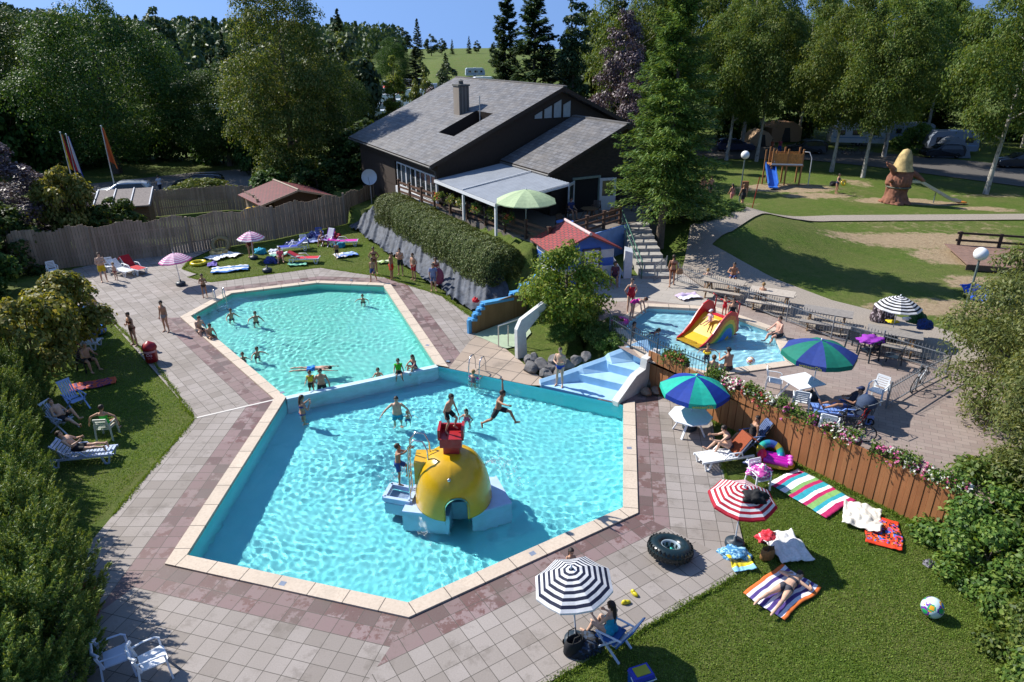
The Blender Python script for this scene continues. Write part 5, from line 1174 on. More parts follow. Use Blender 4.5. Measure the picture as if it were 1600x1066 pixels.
# silver tarp on the bank
def tarp():
    rg=random.Random(8); na,nb=220,30; V=[];F=[]
    for i in range(na+1):
        a=-8.6+21.0*i/na
        for j in range(nb+1):
            t=j/nb; b=-3.35+2.5*t+.12*math.sin(a*1.7)*(1-t)
            p=HP(a,b); z=.02+1.32*sstep(-.1,1.05,t)*(1-sstep(11.4,12.6,a)*.8)
            u=a*.9+b*1.5; z+=.34*abs(noise.noise((u*1.4,b*.3,1)))+.22*abs(noise.noise((u*3.2,b*.7,5)))+.03*noise.noise((a*5,b*3,2))
            V.append((p.x,p.y,max(z+.03,hz(p.x,p.y)+.02+.5*(z-.02-1.32*sstep(-.1,1.05,t)*(1-sstep(11.4,12.6,a)*.8)))))
    n=nb+1; F=[(i*n+j,(i+1)*n+j,(i+1)*n+j+1,i*n+j+1) for i in range(na) for j in range(nb)]
    m=MB(); m.add(V,F,0,True); o=m.build('ground_tarp',M('silver_tarp',(.07,.08,.10),.62,.45,3.5,bump=.8,bscale=5,Specular_IOR_Level=.18)); tag(o,'crumpled silver grey tarp covering the bank below the junipers','tarpaulin')
tarp()
# ---------------------------------------------------------------- iron fences
IRON=M('iron_grey',(.22,.24,.26),.45,.15,5,metal=.3); IRON2=M('iron_dark',(.07,.09,.11),.45,.15,5,metal=.3)
def iron_fence(label,pts,h,mat,gap=.13,step=2.0):
    o=pts[0].copy(); r=thing('iron_fence',label,'fence',o)
    for i in range(len(pts)-1):
        a,b=pts[i]-o,pts[i+1]-o; L=(b-a).length; m=MB()
        for zz in (.12,h-.14): m.bar(a+Vector((0,0,zz)),b+Vector((0,0,zz)),.03,.035)
        m.build('rail',mat,parent=r); q=MB(); k=int(L/gap)
        for j in range(1,k):
            p=a+(b-a)*j/k; q.tube([p+Vector((0,0,.06)),p+Vector((0,0,h-.06))],.0085,4,cap=False); q.tube([p+Vector((0,0,h-.08)),p+Vector((0,0,h-.03)),p+Vector((0,0,h+.07))],[.009,.024,.001],4,cap=False)
        q.build('pickets',mat,parent=r); k=max(1,round(L/step))
        for j in range(k+(i==len(pts)-2)): p=a+(b-a)*j/k; q=MB(); q.tube([p,p+Vector((0,0,h+.1))],.032,8); q.build('post',mat,parent=r)
    return r
iron_fence('grey iron picket fence between the paddling pool and the picnic tables',[G(1058,440,ZK),G(1108,458,ZK),G(1167,480,ZK),G(1228,503,ZK),G(1298,529,ZK),G(1375,553,ZK),G(1478,585,ZK)],.95,IRON)
iron_fence('grey iron picket fence turning back towards the parked bicycles',[G(1478,585,ZK),G(1430,610,ZK),G(1384,638,ZK)],.95,IRON)
iron_fence('dark iron picket fence between the cascade and the paddling pool',[G(952,524,ZK),G(985,545,ZK),G(1025,566,ZK),G(1103,598,ZK)],.95,IRON2)
iron_fence('short iron gate fence beside the garden stairs',[G(1022,440,ZK),G(1032,432,ZK),G(1040,428,ZK)],.95,IRON)
# ================================================================ PROP BUILDERS
def PL(h,rough=.4): 
    k='plastic_'+h
    return M(k,hexc(h),rough,.06,3)
def chair(label,loc,rz,col='#dfe2e4',group=None,slat=True):
    """stacking garden chair, front to +y"""
    m=PL(col); r=thing('garden_chair',label,'chair',loc,rz,group)
    q=MB(); q.prism([(-.21,-.20),(.21,-.20),(.24,.22),(.18,.27),(-.18,.27),(-.24,.22)],.41,.44); q.build('seat',m,parent=r)
    q=MB(); T=Matrix.Translation((0,-.21,.44))@Matrix.Rotation(R(14),4,'X')
    if slat:
        for k in range(5): q.box((0,0,.09+k*.082),(.40,.022,.055),T=T)
        q.box((-.21,0,.22),(.05,.03,.46),T=T); q.box((.21,0,.22),(.05,.03,.46),T=T); q.box((0,0,.46),(.44,.03,.05),T=T)
    else:
        q.bar((-.24,0,.0),(-.26,0,.36),.05,.04,T=T); q.bar((.24,0,.0),(.26,0,.36),.05,.04,T=T); q.tube([(-.27,.05,.36),(-.15,-.03,.39),(.15,-.03,.39),(.27,.05,.36)],.032,8,T=T,flat=1.3)
    q.build('backrest',m,parent=r)
    for s in (-1,1):
        q=MB(); q.tube([(s*.25,-.26,.66),(s*.28,-.05,.665),(s*.28,.16,.65),(s*.26,.24,.60)],.026,6,flat=.6); q.build('armrest',m,parent=r)
        for y0,z1,y1 in ((.22,.60,.26),(-.2,.66,-.30)):
            q=MB(); q.bar((s*.25,y0 if y0>0 else -.24,z1),(s*.28,y1,0),.055,.035); q.build('leg',m,parent=r)
    return r
def lounger(label,loc,rz,col='#dfe2e4',back=38,group=None,towel=None):
    """slatted sun bed, foot end to +y"""
    m=PL(col); r=thing('sun_lounger',label,'sun lounger',loc,rz,group)
    q=MB()
    for k in range(11): q.box((0,-.05+k*.115,.36),(.54,.085,.022))
    q.build('seat',m,parent=r); T=Matrix.Translation((0,-.12,.36))@Matrix.Rotation(R(-back),4,'X'); q=MB()
    for k in range(7): q.box((0,-.05-k*.105,0),(.54,.08,.022),T=T)
    q.box((-.28,-.36,0),(.05,.78,.04),T=T); q.box((.28,-.36,0),(.05,.78,.04),T=T); q.build('backrest',m,parent=r)
    for s in (-1,1):
        q=MB(); q.bar((s*.30,-.75,.31),(s*.30,1.18,.34),.055,.07); q.tube([(s*.33,-.3,.36),(s*.34,-.22,.55),(s*.34,.22,.56),(s*.33,.42,.36)],.032,6,flat=.7); q.build('side_rail',m,parent=r)
        for y in (-.62,.95):
            q=MB(); q.bar((s*.29,y-.12,.31),(s*.29,y-.04,0),.05,.05); q.bar((s*.29,y+.14,.33),(s*.29,y+.06,0),.05,.05); q.bar((s*.29,y-.06,.02),(s*.29,y+.08,.02),.05,.04); q.build('leg',m,parent=r)
    if towel:
        q=MB(); q.add([(-.27,1.1,.385),(.27,1.1,.385),(.28,-.1,.39),(-.28,-.1,.39)],[(0,1,2,3)])
        V=[T@Vector((x,y,.035)) for x,y in ((-.28,0),(.28,0),(.29,-.8),(-.29,-.8))]; q.add(V,[(3,2,1,0)][::-1]); V2=[T@Vector((x,y,z)) for x,y,z in ((-.29,-.8,.035),(.29,-.8,.035),(.29,-.82,-.35),(-.29,-.82,-.35))]; q.add(V2,[(0,1,2,3)])
        if towel[1]=='back': q.v=q.v[4:]; q.f=[tuple(i-4 for i in f) for f in q.f[1:]]; q.mi=q.mi[1:]; q.s=q.s[1:]
        o=q.build('towel_cover',cloth(towel[0]),parent=r); md=o.modifiers.new('t','SOLIDIFY'); md.thickness=.02; md.offset=1
    return r
def recliner(label,loc,rz,col='#7f9fd8',group=None,cover=None):
    m=PL(col); r=thing('reclining_chair',label,'reclining chair',loc,rz,group); q=MB()
    for k in range(5): q.box((0,-.16+k*.10,.38+.02*k),(.50,.075,.022))
    q.build('seat',m,parent=r); T=Matrix.Translation((0,-.22,.40))@Matrix.Rotation(R(28),4,'X'); q=MB()
    for k in range(6): q.box((-.2+k*.08,0,.40),(.055,.02,.78),T=T)
    q.box((0,0,.80),(.50,.03,.07),T=T); q.box((0,0,.06),(.50,.03,.06),T=T); q.build('backrest',m,parent=r)
    for s in (-1,1):
        q=MB(); q.tube([(s*.29,-.38,.68),(s*.30,0,.66),(s*.29,.3,.62)],.032,6,flat=.6); q.build('armrest',m,parent=r)
        q=MB(); q.bar((s*.28,.28,.6),(s*.28,-.36,0),.05,.035); q.bar((s*.285,-.25,.66),(s*.285,.36,0),.05,.035); q.build('leg',m,parent=r)
    if cover:
        q=MB(); q.box((0,-.02,.42),(.60,.03,.80),T=T); q.box((0,.06,.455),(.58,.5,.03)); q.build('seat_cover',cloth(cover),parent=r)
    return r
def table_oct(label,loc,rz=0,col='#e4e7ea',rad=.62,n=8,wd=None,hole=False):
    m=PL(col); r=thing('garden_table',label,'table',loc,rz); q=MB()
    poly=[(rad*math.cos(R(22.5)+2*math.pi*k/n),rad*math.sin(R(22.5)+2*math.pi*k/n)*(1.0)) for k in range(n)] if not wd else [(-wd[0]/2,-wd[1]/2),(wd[0]/2,-wd[1]/2),(wd[0]/2,wd[1]/2),(-wd[0]/2,wd[1]/2)]
    q.prism(poly,.70,.735); q.build('tabletop',m,parent=r)
    for sx in (-1,1):
        for sy in (-1,1):
            x,y=(.36,.36) if not wd else (wd[0]/2-.12,wd[1]/2-.1); q=MB(); q.bar((sx*x*.45,sy*y*.6,.70),(sx*x*1.25,sy*y*1.05,0),.08,.05); q.build('leg',m,parent=r)
    return r
def parasol(label,loc,cols,rad=.95,h=2.0,tilt=(0,0),rings=None,base='#20303c',group=None,drop=.36,n=8,valance=.12,pole='#c9cdd2',basekind='tub',rz=0,cat='parasol',basex=None,h0=0):
    """canopy of n panels; rings: number of stripes across, else alternating panels"""
    r=thing('parasol',label,cat,loc,rz,group); top=Vector((tilt[0],tilt[1],h)); ax=(Vector((tilt[0]*1.9,tilt[1]*1.9,h)).normalized() if (tilt[0] or tilt[1]) else Vector((0,0,1)))
    kx=Vector((0,1,0)).cross(ax).normalized() if abs(ax.y)<.99 else Vector((1,0,0)); ky=ax.cross(kx); T=Matrix((kx,ky,ax)).transposed().to_4x4(); T.translation=top
    q=MB(); S=rings or 6; Z=lambda s:-drop*(s**1.7)
    for k in range(n):
        a0=2*math.pi*(k)/n+R(22.5); a1=2*math.pi*(k+1)/n+R(22.5)
        for i in range(S):
            s0=max(.015,i/S);s1=(i+1)/S; mi=(i%2) if rings else k%2
            def pt(a,s,sag=0): return Vector((rad*s*math.cos(a),rad*s*math.sin(a),Z(s)-sag*s))
            am=(a0+a1)/2; cm=lambda s:Vector((rad*s*math.cos((a1-a0)/2)*math.cos(am),rad*s*math.cos((a1-a0)/2)*math.sin(am),Z(s)-.035*s))
            q.add([pt(a0,s0),pt(a0,s1),cm(s1),cm(s0)],[(0,1,2,3)],mi,False,T); q.add([cm(s0),cm(s1),pt(a1,s1),pt(a1,s0)],[(0,1,2,3)],mi,False,T)
        if valance:
            a=pt(a0,1);b=cm(1);c=pt(a1,1); dz=Vector((0,0,-valance)); mi=((S-1)%2 if rings else k%2)
            q.add([a,a+dz,b+dz,b],[(0,1,2,3)],mi,False,T); q.add([b,b+dz,c+dz,c],[(0,1,2,3)],mi,False,T)
    ms=[]
    for c in cols:
        t=NT('canopy_'+c); cc=t.coords('Object'); f=t.noise(cc,7,4); col=hexc(c); cl=t.ramp(f,[(.3,tuple(x*.86 for x in col)),(.7,tuple(min(1,x*1.08) for x in col))])
        tr=t.n('BsdfTranslucent'); t.l(cl,tr.inputs[0]); mx=t.n('MixShader'); mx.inputs[0].default_value=.22; t.out(cl,.75); t.l(t.b.outputs[0],mx.inputs[1]); t.l(tr.outputs[0],mx.inputs[2]); t.l(mx.outputs[0],t.t.nodes['Material Output'].inputs['Surface']); ms.append(t.m)
    can=q.build('canopy',ms,parent=r)
    b0=Vector((tilt[0]*-.15,tilt[1]*-.15,.05+h0)) ; q=MB(); q.tube([b0,top+ax*.03],.021,8); q.build('pole',PL(pole,.3),parent=r); q=MB(); q.ball(top+ax*.05,(.035,.035,.05),8); q.build('finial',PL('#d8dadc'),parent=can)
    for k in range(n):
        a=2*math.pi*k/n+R(22.5); q=MB(); q.tube([T@Vector((.02,0,-.05)) if False else T@Vector((.03*math.cos(a),.03*math.sin(a),-.03)),T@Vector((rad*.6*math.cos(a),rad*.6*math.sin(a),Z(.6)-.02)),T@Vector((rad*math.cos(a),rad*math.sin(a),Z(1)-.012))],.007,4); q.build('rib',PL('#b8bcc0',.3),parent=can)
    if base:
        q=MB()
        if basekind=='tub': q.lathe([(0,0),(.24,0),(.27,.03),(.27,.17),(.22,.22),(.05,.23),(.05,.36),(0,.36)],16)
        q.build('base',PL(base,.5),parent=r)
    r['h']=h; return r
def strip_mesh(w,l,wave,seed,nx=14,ny=22,th=.02):
    rg=random.Random(seed); ph=rg.uniform(0,9); V=[]
    for j in range(ny+1):
        for i in range(nx+1):
            u=i/nx-.5; v=j/ny-.5; e=1+.03*math.sin(v*9+ph)
            z=th+wave*(.5+.6*noise.noise((u*w*2.2+ph,v*l*2.2,seed)))+wave*.9*abs(noise.noise((u*w*5,v*l*3+ph,seed+3)))
            V.append((u*w*e+.02*math.sin(v*7+ph)+.02*noise.noise((v*5,ph,1)),v*l+.025*math.sin(u*6+ph),z))
    return V
def towel(label,loc,rz,w,l,cols,wave=.05,seed=0,across=False,pat=None,name='beach_towel',cat='towel',group=None):
    nx,ny=24,30; V=strip_mesh(w,l,wave,seed,nx,ny); m=MB(); rg=random.Random(seed+50)
    for j in range(ny):
        for i in range(nx):
            f=(j*(nx+1)+i,j*(nx+1)+i+1,(j+1)*(nx+1)+i+1,(j+1)*(nx+1)+i); n=len(cols)
            if pat=='patch':
                k=int(abs(noise.noise((i*.17,j*.13,seed)))*3.2*n)%n
                if j<3 or j>ny-4: k=0
            elif pat=='border': k=1 if (i<2 or j<2 or i>nx-3 or j>ny-3) else (0 if (i+j)%7 else n-1)
            elif across: k=int(j/ny*len(cols))
            else: k=int(i/nx*len(cols))
            m.f.append(f); m.mi.append(k); m.s.append(True)
    m.v=V; o=m.build(name,[cloth(c) for c in cols],loc=loc,rz=rz); md=o.modifiers.new('thick','SOLIDIFY'); md.thickness=.018; md.offset=-1; return tag(o,label,cat,group)
def heap(label,loc,r,cols,seed=0,name='clothes_heap',cat='clothes',h=.22,rz=0):
    """crumpled cloth"""
    bm=bmesh.new(); bmesh.ops.create_icosphere(bm,subdivisions=4,radius=1)
    for v in bm.verts:
        n=noise.noise(v.co*1.7+Vector((seed,0,0)))*.45+abs(noise.noise(v.co*4+Vector((0,seed,0))))*.35
        v.co*=1+n; v.co.x*=r; v.co.y*=r*.8; v.co.z=max(-.02,v.co.z)*h*r*1.5
    me=bpy.data.meshes.new(name); bm.to_mesh(me); bm.free()
    for c in cols: me.materials.append(cloth(c))
    for p in me.polygons: p.use_smooth=True; p.material_index=int(abs(noise.noise(p.center*3/r*.5+Vector((seed,2,1))))*3.2*len(cols))%len(cols)
    o=bpy.data.objects.new(name,me); COL.objects.link(o); o.location=loc; o.rotation_euler.z=rz; return tag(o,label,cat)
def bag(label,loc,rz,col,s=1.0,name='beach_bag',handle='#222222'):
    r=thing(name,label,'bag',loc,rz); q=MB(); q.lathe([(0,0),(.22*s,0),(.25*s,.06*s),(.24*s,.22*s),(.2*s,.34*s),(.18*s,.35*s),(.2*s,.2*s),(0,.12*s)],16); q.v=[(x,y*.6,z) for x,y,z in q.v]; q.build('body',cloth(col),parent=r)
    for s2 in (-1,1): q=MB(); q.tube([(-.1*s,s2*.09*s,.33*s),(-.08*s,s2*.11*s,.5*s),(.08*s,s2*.11*s,.5*s),(.1*s,s2*.09*s,.33*s)],.012*s,6); q.build('handle',cloth(handle),parent=r)
    return r
def picnic(label,loc,rz,group=None,tone=0):
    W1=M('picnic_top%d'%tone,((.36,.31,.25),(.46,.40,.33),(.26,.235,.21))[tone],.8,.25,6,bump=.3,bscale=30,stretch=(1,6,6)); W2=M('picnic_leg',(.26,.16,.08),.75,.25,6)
    r=thing('picnic_table',label,'picnic table',loc,rz,group); q=MB()
    for k in range(6): q.box((0,-.36+k*.144,.75),(1.85,.132,.045))
    q.build('tabletop',W1,parent=r)
    for s in (-1,1):
        q=MB(); q.box((0,s*.78-.075,.45),(1.85,.14,.045)); q.box((0,s*.78+.075,.45),(1.85,.14,.045)); q.build('bench',W1,parent=r)
        for e in (-1,1): q=MB(); q.bar((e*.62,s*.28,.73),(e*.62,s*.72,0),.05,.12); q.build('leg',W2,parent=r)
    for e in (-1,1): q=MB(); q.bar((e*.66,-.85,.40),(e*.66,.85,.40),.045,.11); q.box((e*.66,0,.70),(.045,.78,.09)); q.build('crossbar',W2,parent=r)
    return r
def wheel(parent,c,rr,w,ax='y',tyre='#141416',rim='#8a8d90',name='wheel',spokes=0):
    T=Matrix.Translation(c)@(Matrix.Rotation(R(90),4,'X') if ax=='y' else Matrix.Rotation(R(90),4,'Y'))
    q=MB(); q.torus((0,0,0),rr-w/2,w/2,20,8,0,T); o=q.build(name,PL(tyre,.8),parent=parent)
    q=MB()
    if spokes:
        for k in range(spokes): a=2*math.pi*k/spokes; q.tube([T@Vector((0,0,0)),T@Vector((rr*.92*math.cos(a),rr*.92*math.sin(a),0))],.004,4,cap=False)
        q.torus((0,0,0),rr-w*1.05,.010,20,5,0,T)
    else: q.lathe([(0,-w*.3),(rr*.66,-w*.25),(rr*.66,w*.25),(0,w*.3)],16,0,T)
    q.build('rim',PL(rim,.35),parent=o); return o
def bicycle(label,loc,rz,col,group=None,lean=0):
    r=thing('bicycle',label,'bicycle',loc,rz,group); r.rotation_euler=(0,R(lean),rz)
    wheel(r,(0,-.52,.33),.33,.035,'x',spokes=14); wheel(r,(0,.52,.33),.33,.035,'x',spokes=14)
    q=MB(); bb=(0,-.06,.30);st=(0,-.22,.78);hd=(0,.36,.80);hb=(0,.40,.62)
    for a,b,w in ((bb,st,.018),(bb,hb,.022),(st,hd,.018),(bb,(0,-.52,.33),.012),(st,(0,-.52,.33),.011),(hd,hb,.02)): q.tube([a,b],w,7)
    q.build('frame',PL(col,.35),parent=r); q=MB(); q.tube([hb,(.04,.46,.5),(.04,.52,.33)],.012,6); q.tube([hb,(-.04,.46,.5),(-.04,.52,.33)],.012,6); q.build('fork',PL('#303438'),parent=r)
    q=MB(); q.tube([hd,(0,.34,.98)],.014,6); q.tube([(-.30,.22,1.0),(-.2,.33,1.0),(.2,.33,1.0),(.30,.22,1.0)],.013,6); q.build('handlebar',PL('#202226'),parent=r)
    q=MB(); q.tube([st,(0,-.25,.90)],.013,6); q.ball((0,-.27,.93),(.075,.14,.035),8); q.build('saddle',PL('#18181a'),parent=r)
    q=MB(); q.lathe([(0,-.01),(.09,-.01),(.09,.01),(0,.01)],12,0,Matrix.Translation((.04,-.06,.30))@Matrix.Rotation(R(90),4,'Y')); q.tube([(.06,-.06,.3),(.06,.08,.2)],.012,5); q.tube([(-.06,-.06,.3),(-.06,-.2,.4)],.012,5); q.build('crank',PL('#55585c'),parent=r)
    return r
def car(label,loc,rz,col,L=4.4,kind='estate',group=None,name='parked_car'):
    """front to +x"""
    r=thing(name,label,'car',loc,rz,group); m=M('car_paint_'+col,hexc(col),.25,.04,1,metal=.3,Specular_IOR_Level=.6); W=1.74
    h={'estate':[(-.5,.55),(-.5,.98),(-.47,1.30),(-.40,1.46),(-.1,1.52),(.08,1.48),(.24,1.02),(.44,.88),(.5,.70),(.5,.42)],'hatch':[(-.5,.5),(-.49,.92),(-.42,1.34),(-.30,1.46),(0,1.48),(.24,1.0),(.45,.86),(.5,.66),(.5,.4)],'van':[(-.5,.5),(-.5,1.9),(-.45,1.98),(.2,1.98),(.36,1.2),(.48,1.0),(.5,.7),(.5,.4)]}[kind]
    pts=[(x*L,z) for x,z in h]+[(.5*L-.05,.25),(-.5*L+.05,.25)]
    q=MB(); n=len(pts); rings=[]
    for y,k in ((-W/2,.0),(-W/2*.97,.02),(W/2*.97,.02),(W/2,.0)): pass
    def sec(y,ins): return [(x*(1-ins*.03),y*(1-(.20 if z>1.0 else .0)*max(0,(z-.95)/.5 if z<1.6 else 1.1)),z-(ins*.03 if z>.6 else -ins*.02)) for x,z in pts]
    secs=[sec(-W/2,1),sec(-W/2*.93,0),sec(0,-.6),sec(W/2*.93,0),sec(W/2,1)]
    for s in secs: q.v+=s
    for i in range(4):
        for k in range(n): q.f.append((i*n+k,i*n+(k+1)%n,(i+1)*n+(k+1)%n,(i+1)*n+k)); q.mi.append(0); q.s.append(True)
    q.f+= [tuple(range(n-1,-1,-1)),tuple(range(4*n,5*n))]; q.mi+=[0,0]; q.s+=[False,False]
    q.build('body',m,parent=r,fix=True)
    zr=1.4 if kind!='van' else 1.85
    for s in (-1,1):
        q=MB(); y0=s*(W/2+.004); y1=s*(W/2*(1-.17)+.012)
        a=[(-.42*L,y0,1.0),(.17*L,y0,1.0),(.06*L,y1,zr),(-.36*L,y1,zr)]; q.extr(a,(0,s*.012,0)); q.build('side_window',GLASS,parent=r)
        for x in (-.30*L,.31*L): wheel(r,(x,s*(W/2-.09),.32),.32,.2)
        q=MB(); q.ball((.475*L,s*.62,.68),(.1,.17,.09),8); q.build('headlight',M('lamp_clear',(.7,.72,.74),.1),parent=r); q=MB(); q.ball((-.49*L,s*.68,.95),(.05,.1,.14),8); q.build('tail_light',M('lamp_red',(.35,.03,.03),.3),parent=r)
        q=MB(); q.ball((.16*L,s*(W/2+.06),1.03),(.07,.1,.07),8); q.build('mirror',m,parent=r)
    q=MB(); q.add([(.235*L,-.68,1.045),(.235*L,.68,1.045),(.095*L,.60,1.45),(.095*L,-.60,1.45)],[(0,1,2,3)]); q.v=[(x+.025,y,z+.02) for x,y,z in q.v]; q.build('windscreen',GLASS,parent=r)
    q=MB(); q.add([(-.497*L,.62,1.02),(-.497*L,-.62,1.02),(-.455*L,-.55,1.38),(-.455*L,.55,1.38)],[(0,1,2,3)]); q.v=[(x-.02,y,z) for x,y,z in q.v]; q.build('rear_window',GLASS,parent=r)
    if kind=='estate':
        for s in (-1,1): q=MB(); q.tube([(-.36*L,s*.58,1.52),(-.3*L,s*.58,1.57),(.0,s*.58,1.57),(.06*L,s*.58,1.52)],.018,5); q.build('roof_rail',PL('#9aa0a6',.3),parent=r)
    return r
def caravan(label,loc,rz,col='#d9dcde',L=5.2,Hh=2.5,group=None,stripe='#7d97b8'):
    r=thing('caravan',label,'caravan',loc,rz,group); q=MB(); pr=[(-L/2,.55),(-L/2,.9),(-L/2+.1,Hh-.25),(-L/2+.5,Hh),(L/2-.7,Hh),(L/2-.15,Hh-.6),(L/2,1.1),(L/2-.1,.45),(-L/2+.2,.4)]
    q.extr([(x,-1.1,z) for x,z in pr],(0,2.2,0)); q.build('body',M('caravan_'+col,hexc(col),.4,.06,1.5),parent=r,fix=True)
    for s in (-1,1):
        for x,w in ((-1.5,.9),(.2,1.1),(1.6,.7)): q=MB(); q.box((x*L/5.2,s*1.11,1.65),(w,.03,.6)); q.build('window',GLASS,parent=r)
        q=MB(); q.box((0,s*1.108,1.05),(L*.9,.02,.14)); q.build('stripe',PL(stripe),parent=r); wheel(r,(-.1,s*.95,.32),.32,.2)
    q=MB(); q.bar((L/2-.2,0,.45),(L/2+.9,0,.45),.12,.08); q.build('drawbar',PL('#55585c'),parent=r)
    q=MB(); q.box((L*.1,-1.115,1.3),(.62,.02,1.6)); q.build('door',PL('#c5c9cc'),parent=r); q=MB(); q.box((0,0,Hh+.04),(.8,.6,.1)); q.build('roof_vent',PL('#e6e8ea'),parent=r)
    return r
def tent(label,loc,rz,col,w=3.6,d=3.0,h=2.1,group=None,frame=False):
    r=thing('tent',label,'tent',loc,rz,group); q=MB(); m=cloth(col)
    if frame: pr=[(-w/2,0),(-w/2,h*.72),(-w*.2,h),(w*.2,h),(w/2,h*.72),(w/2,0)]
    else: pr=[(-w/2,0),(-w*.40,h*.45),(-w*.2,h*.85),(0,h),(w*.2,h*.85),(w*.40,h*.45),(w/2,0)]
    q.extr([(x,-d/2,z) for x,z in pr],(0,d,0)); q.build('fabric',m,parent=r,fix=True)
    q=MB(); q.extr([(-w*.16,-d/2-.015,0),(w*.16,-d/2-.015,0),(w*.08,-d/2-.015,h*.72),(-w*.08,-d/2-.015,h*.72)],(0,.01,0)); q.build('entrance',M('tent_dark',(.05,.045,.04),.9),parent=r); return r
def globe_lamp(label,loc,h,rg=.26,group=None):
    r=thing('street_lamp',label,'lamp',loc,0,group); q=MB(); q.tube([(0,0,0),(0,0,.5),(0,0,h-.02)],[.075,.055,.045],10); q.build('pole',M('lamp_pole',(.16,.20,.19),.45,.1,4,metal=.3),parent=r)
    q=MB(); q.ball((0,0,h+rg*.85),rg,20); q.build('lamp_globe',M('opal_globe',(.80,.80,.80),.3,.03,2),parent=r); q=MB(); q.lathe([(.05,h-.06),(.11,h-.02),(.13,h+.05),(.05,h+.07)],12); q.build('lamp_collar',PL('#303638'),parent=r); return r
def flowerbox(label,loc,rz,L,blooms,seed,group=None):
    r=thing('flower_box',label,'flower box',loc,rz,group); rg=np.random.RandomState(seed); q=MB(); q.box((0,0,.10),(L,.22,.2)); q.build('planter',M('planter_brown',(.10,.06,.04),.8),parent=r)
    n=int(900*L); C=np.stack([rg.uniform(-L/2,L/2,n),rg.normal(0,.13,n),.2+np.abs(rg.normal(0,.14,n))+.08*np.sin(np.arange(n))],1); C[:,2]-=np.abs(C[:,1])*.6
    C[:,2]+=.10*np.sin(C[:,0]*4+seed); N=rdirs(rg,n)+np.array([0,-.3,.7]); N/=np.linalg.norm(N,axis=1,keepdims=True); Ls=rg.uniform(.06,.12,n)
    v,f=cards(C,N,rdirs(rg,n),Ls,Ls*.6); o=bpy.data.objects.new('foliage',mesh_np('foliage',v,f,LM['ground'])); COL.objects.link(o); o.parent=r
    for j,b in enumerate(blooms):
        n=int(48*L); cx=rg.uniform(-L/2,L/2,3); w=rg.randint(0,3,n); C=np.stack([np.clip(cx[w]+rg.normal(0,.12,n),-L/2,L/2),rg.normal(-.04,.12,n),rg.uniform(.24,.46,n)],1); C[:,2]-=np.abs(C[:,1])*.7
        k=5; CC=np.repeat(C,k,0)+rg.normal(0,.018,(n*k,3)); N=rdirs(rg,n*k)+np.array([0,-.4,1.0]); N/=np.linalg.norm(N,axis=1,keepdims=True); Ls=rg.uniform(.05,.085,n*k)
        v,f=cards(CC,N,rdirs(rg,n*k),Ls,Ls*.9); o=bpy.data.objects.new('blossom',mesh_np('blossom',v,f,LM['bloom_'+b])); COL.objects.link(o); o.parent=r
    return r
def ladder(label,loc,rz):
    m=M('stainless',(.55,.56,.58),.18,.05,4,metal=.9); r=thing('pool_ladder',label,'pool ladder',loc,rz)
    for s in (-1,1):
        q=MB(); q.tube([(s*.25,-.55,.0),(s*.25,-.52,.45),(s*.25,-.38,.72),(s*.25,-.18,.76),(s*.25,.0,.62),(s*.25,.08,.3),(s*.25,.1,-1.1)],.024,8); q.build('rail',m,parent=r)
    for z in (-.35,-.65,-.95): q=MB(); q.box((0,.1,z),(.5,.09,.03)); q.build('step',m,parent=r)
    return recv(r)
def text(body,parent,loc,rot,size,mat,name='lettering',ext=.002):
    cu=bpy.data.curves.new('t','FONT'); cu.body=body; cu.size=size; cu.align_x='CENTER'; cu.align_y='CENTER'; cu.extrude=ext; ob=bpy.data.objects.new('t',cu); COL.objects.link(ob)
    me=bpy.data.meshes.new_from_object(ob.evaluated_get(bpy.context.evaluated_depsgraph_get())); bpy.data.objects.remove(ob); me.materials.clear(); me.materials.append(mat)
    o=bpy.data.objects.new(name,me); COL.objects.link(o); o.parent=parent; o.location=loc; o.rotation_euler=rot; return o
# ================================================================ PLACING THE THINGS
def yw(dx,dy): return math.atan2(-dx,dy)
D_=math.radians
# ---- play dome in the main pool
cd=G(709,778,-.02); dome=thing('play_dome','yellow climbing dome island with a red seat in the main pool','play island',cd)
YEL=M('dome_yellow',(.62,.36,.012),.22,.10,3,Specular_IOR_Level=.6); REDP=M('seat_red',(.34,.018,.022),.35,.1,3); PLAT=M('platform_pale',(.40,.53,.74),.5,.08,3); PLATB=PLAT
pl=[G(*p)-cd for p in ((628,798),(702,806),(706,782),(735,780),(738,802),(800,785),(775,742),(655,742))]
for p in pl: p.z=0
m=MB(); m.prism(pl[:3]+[pl[7]],-1.2,.0); m.build('platform',PLAT,parent=dome); m=MB(); m.prism([pl[3],pl[4],pl[5],pl[6]],-1.2,.004); m.build('platform',[PLATB],parent=dome); m=MB(); m.prism([pl[2],pl[3],pl[6],pl[7]],-1.2,-.06); m.build('platform',PLAT,parent=dome)
tr_=[G(*p)-cd for p in ((600,779),(641,786),(650,766),(612,758))]; m=MB()
for i in range(4): a,b=tr_[i],tr_[(i+1)%4]; a.z=b.z=.02; m.bar(a,b,.12,.16)
m.prism([(p.x,p.y) for p in tr_],-.9,-.2); m.build('step_basin',PLAT,parent=dome)
Rd,Hd=1.18,1.72; az0=math.atan2(-1,.18); nA,nZ=96,48; V=[];F=[]
for i in range(nZ+1):
    t=i/nZ*math.pi/2; r=Rd*(math.cos(t)**.62) if i<nZ else .01; z=Hd*math.sin(t)
    for k in range(nA): a=2*math.pi*k/nA; rr=r*(1+.015*(1 if abs(math.sin(a*2))<.12 else 0)); V.append((rr*math.cos(a),rr*math.sin(a),z))
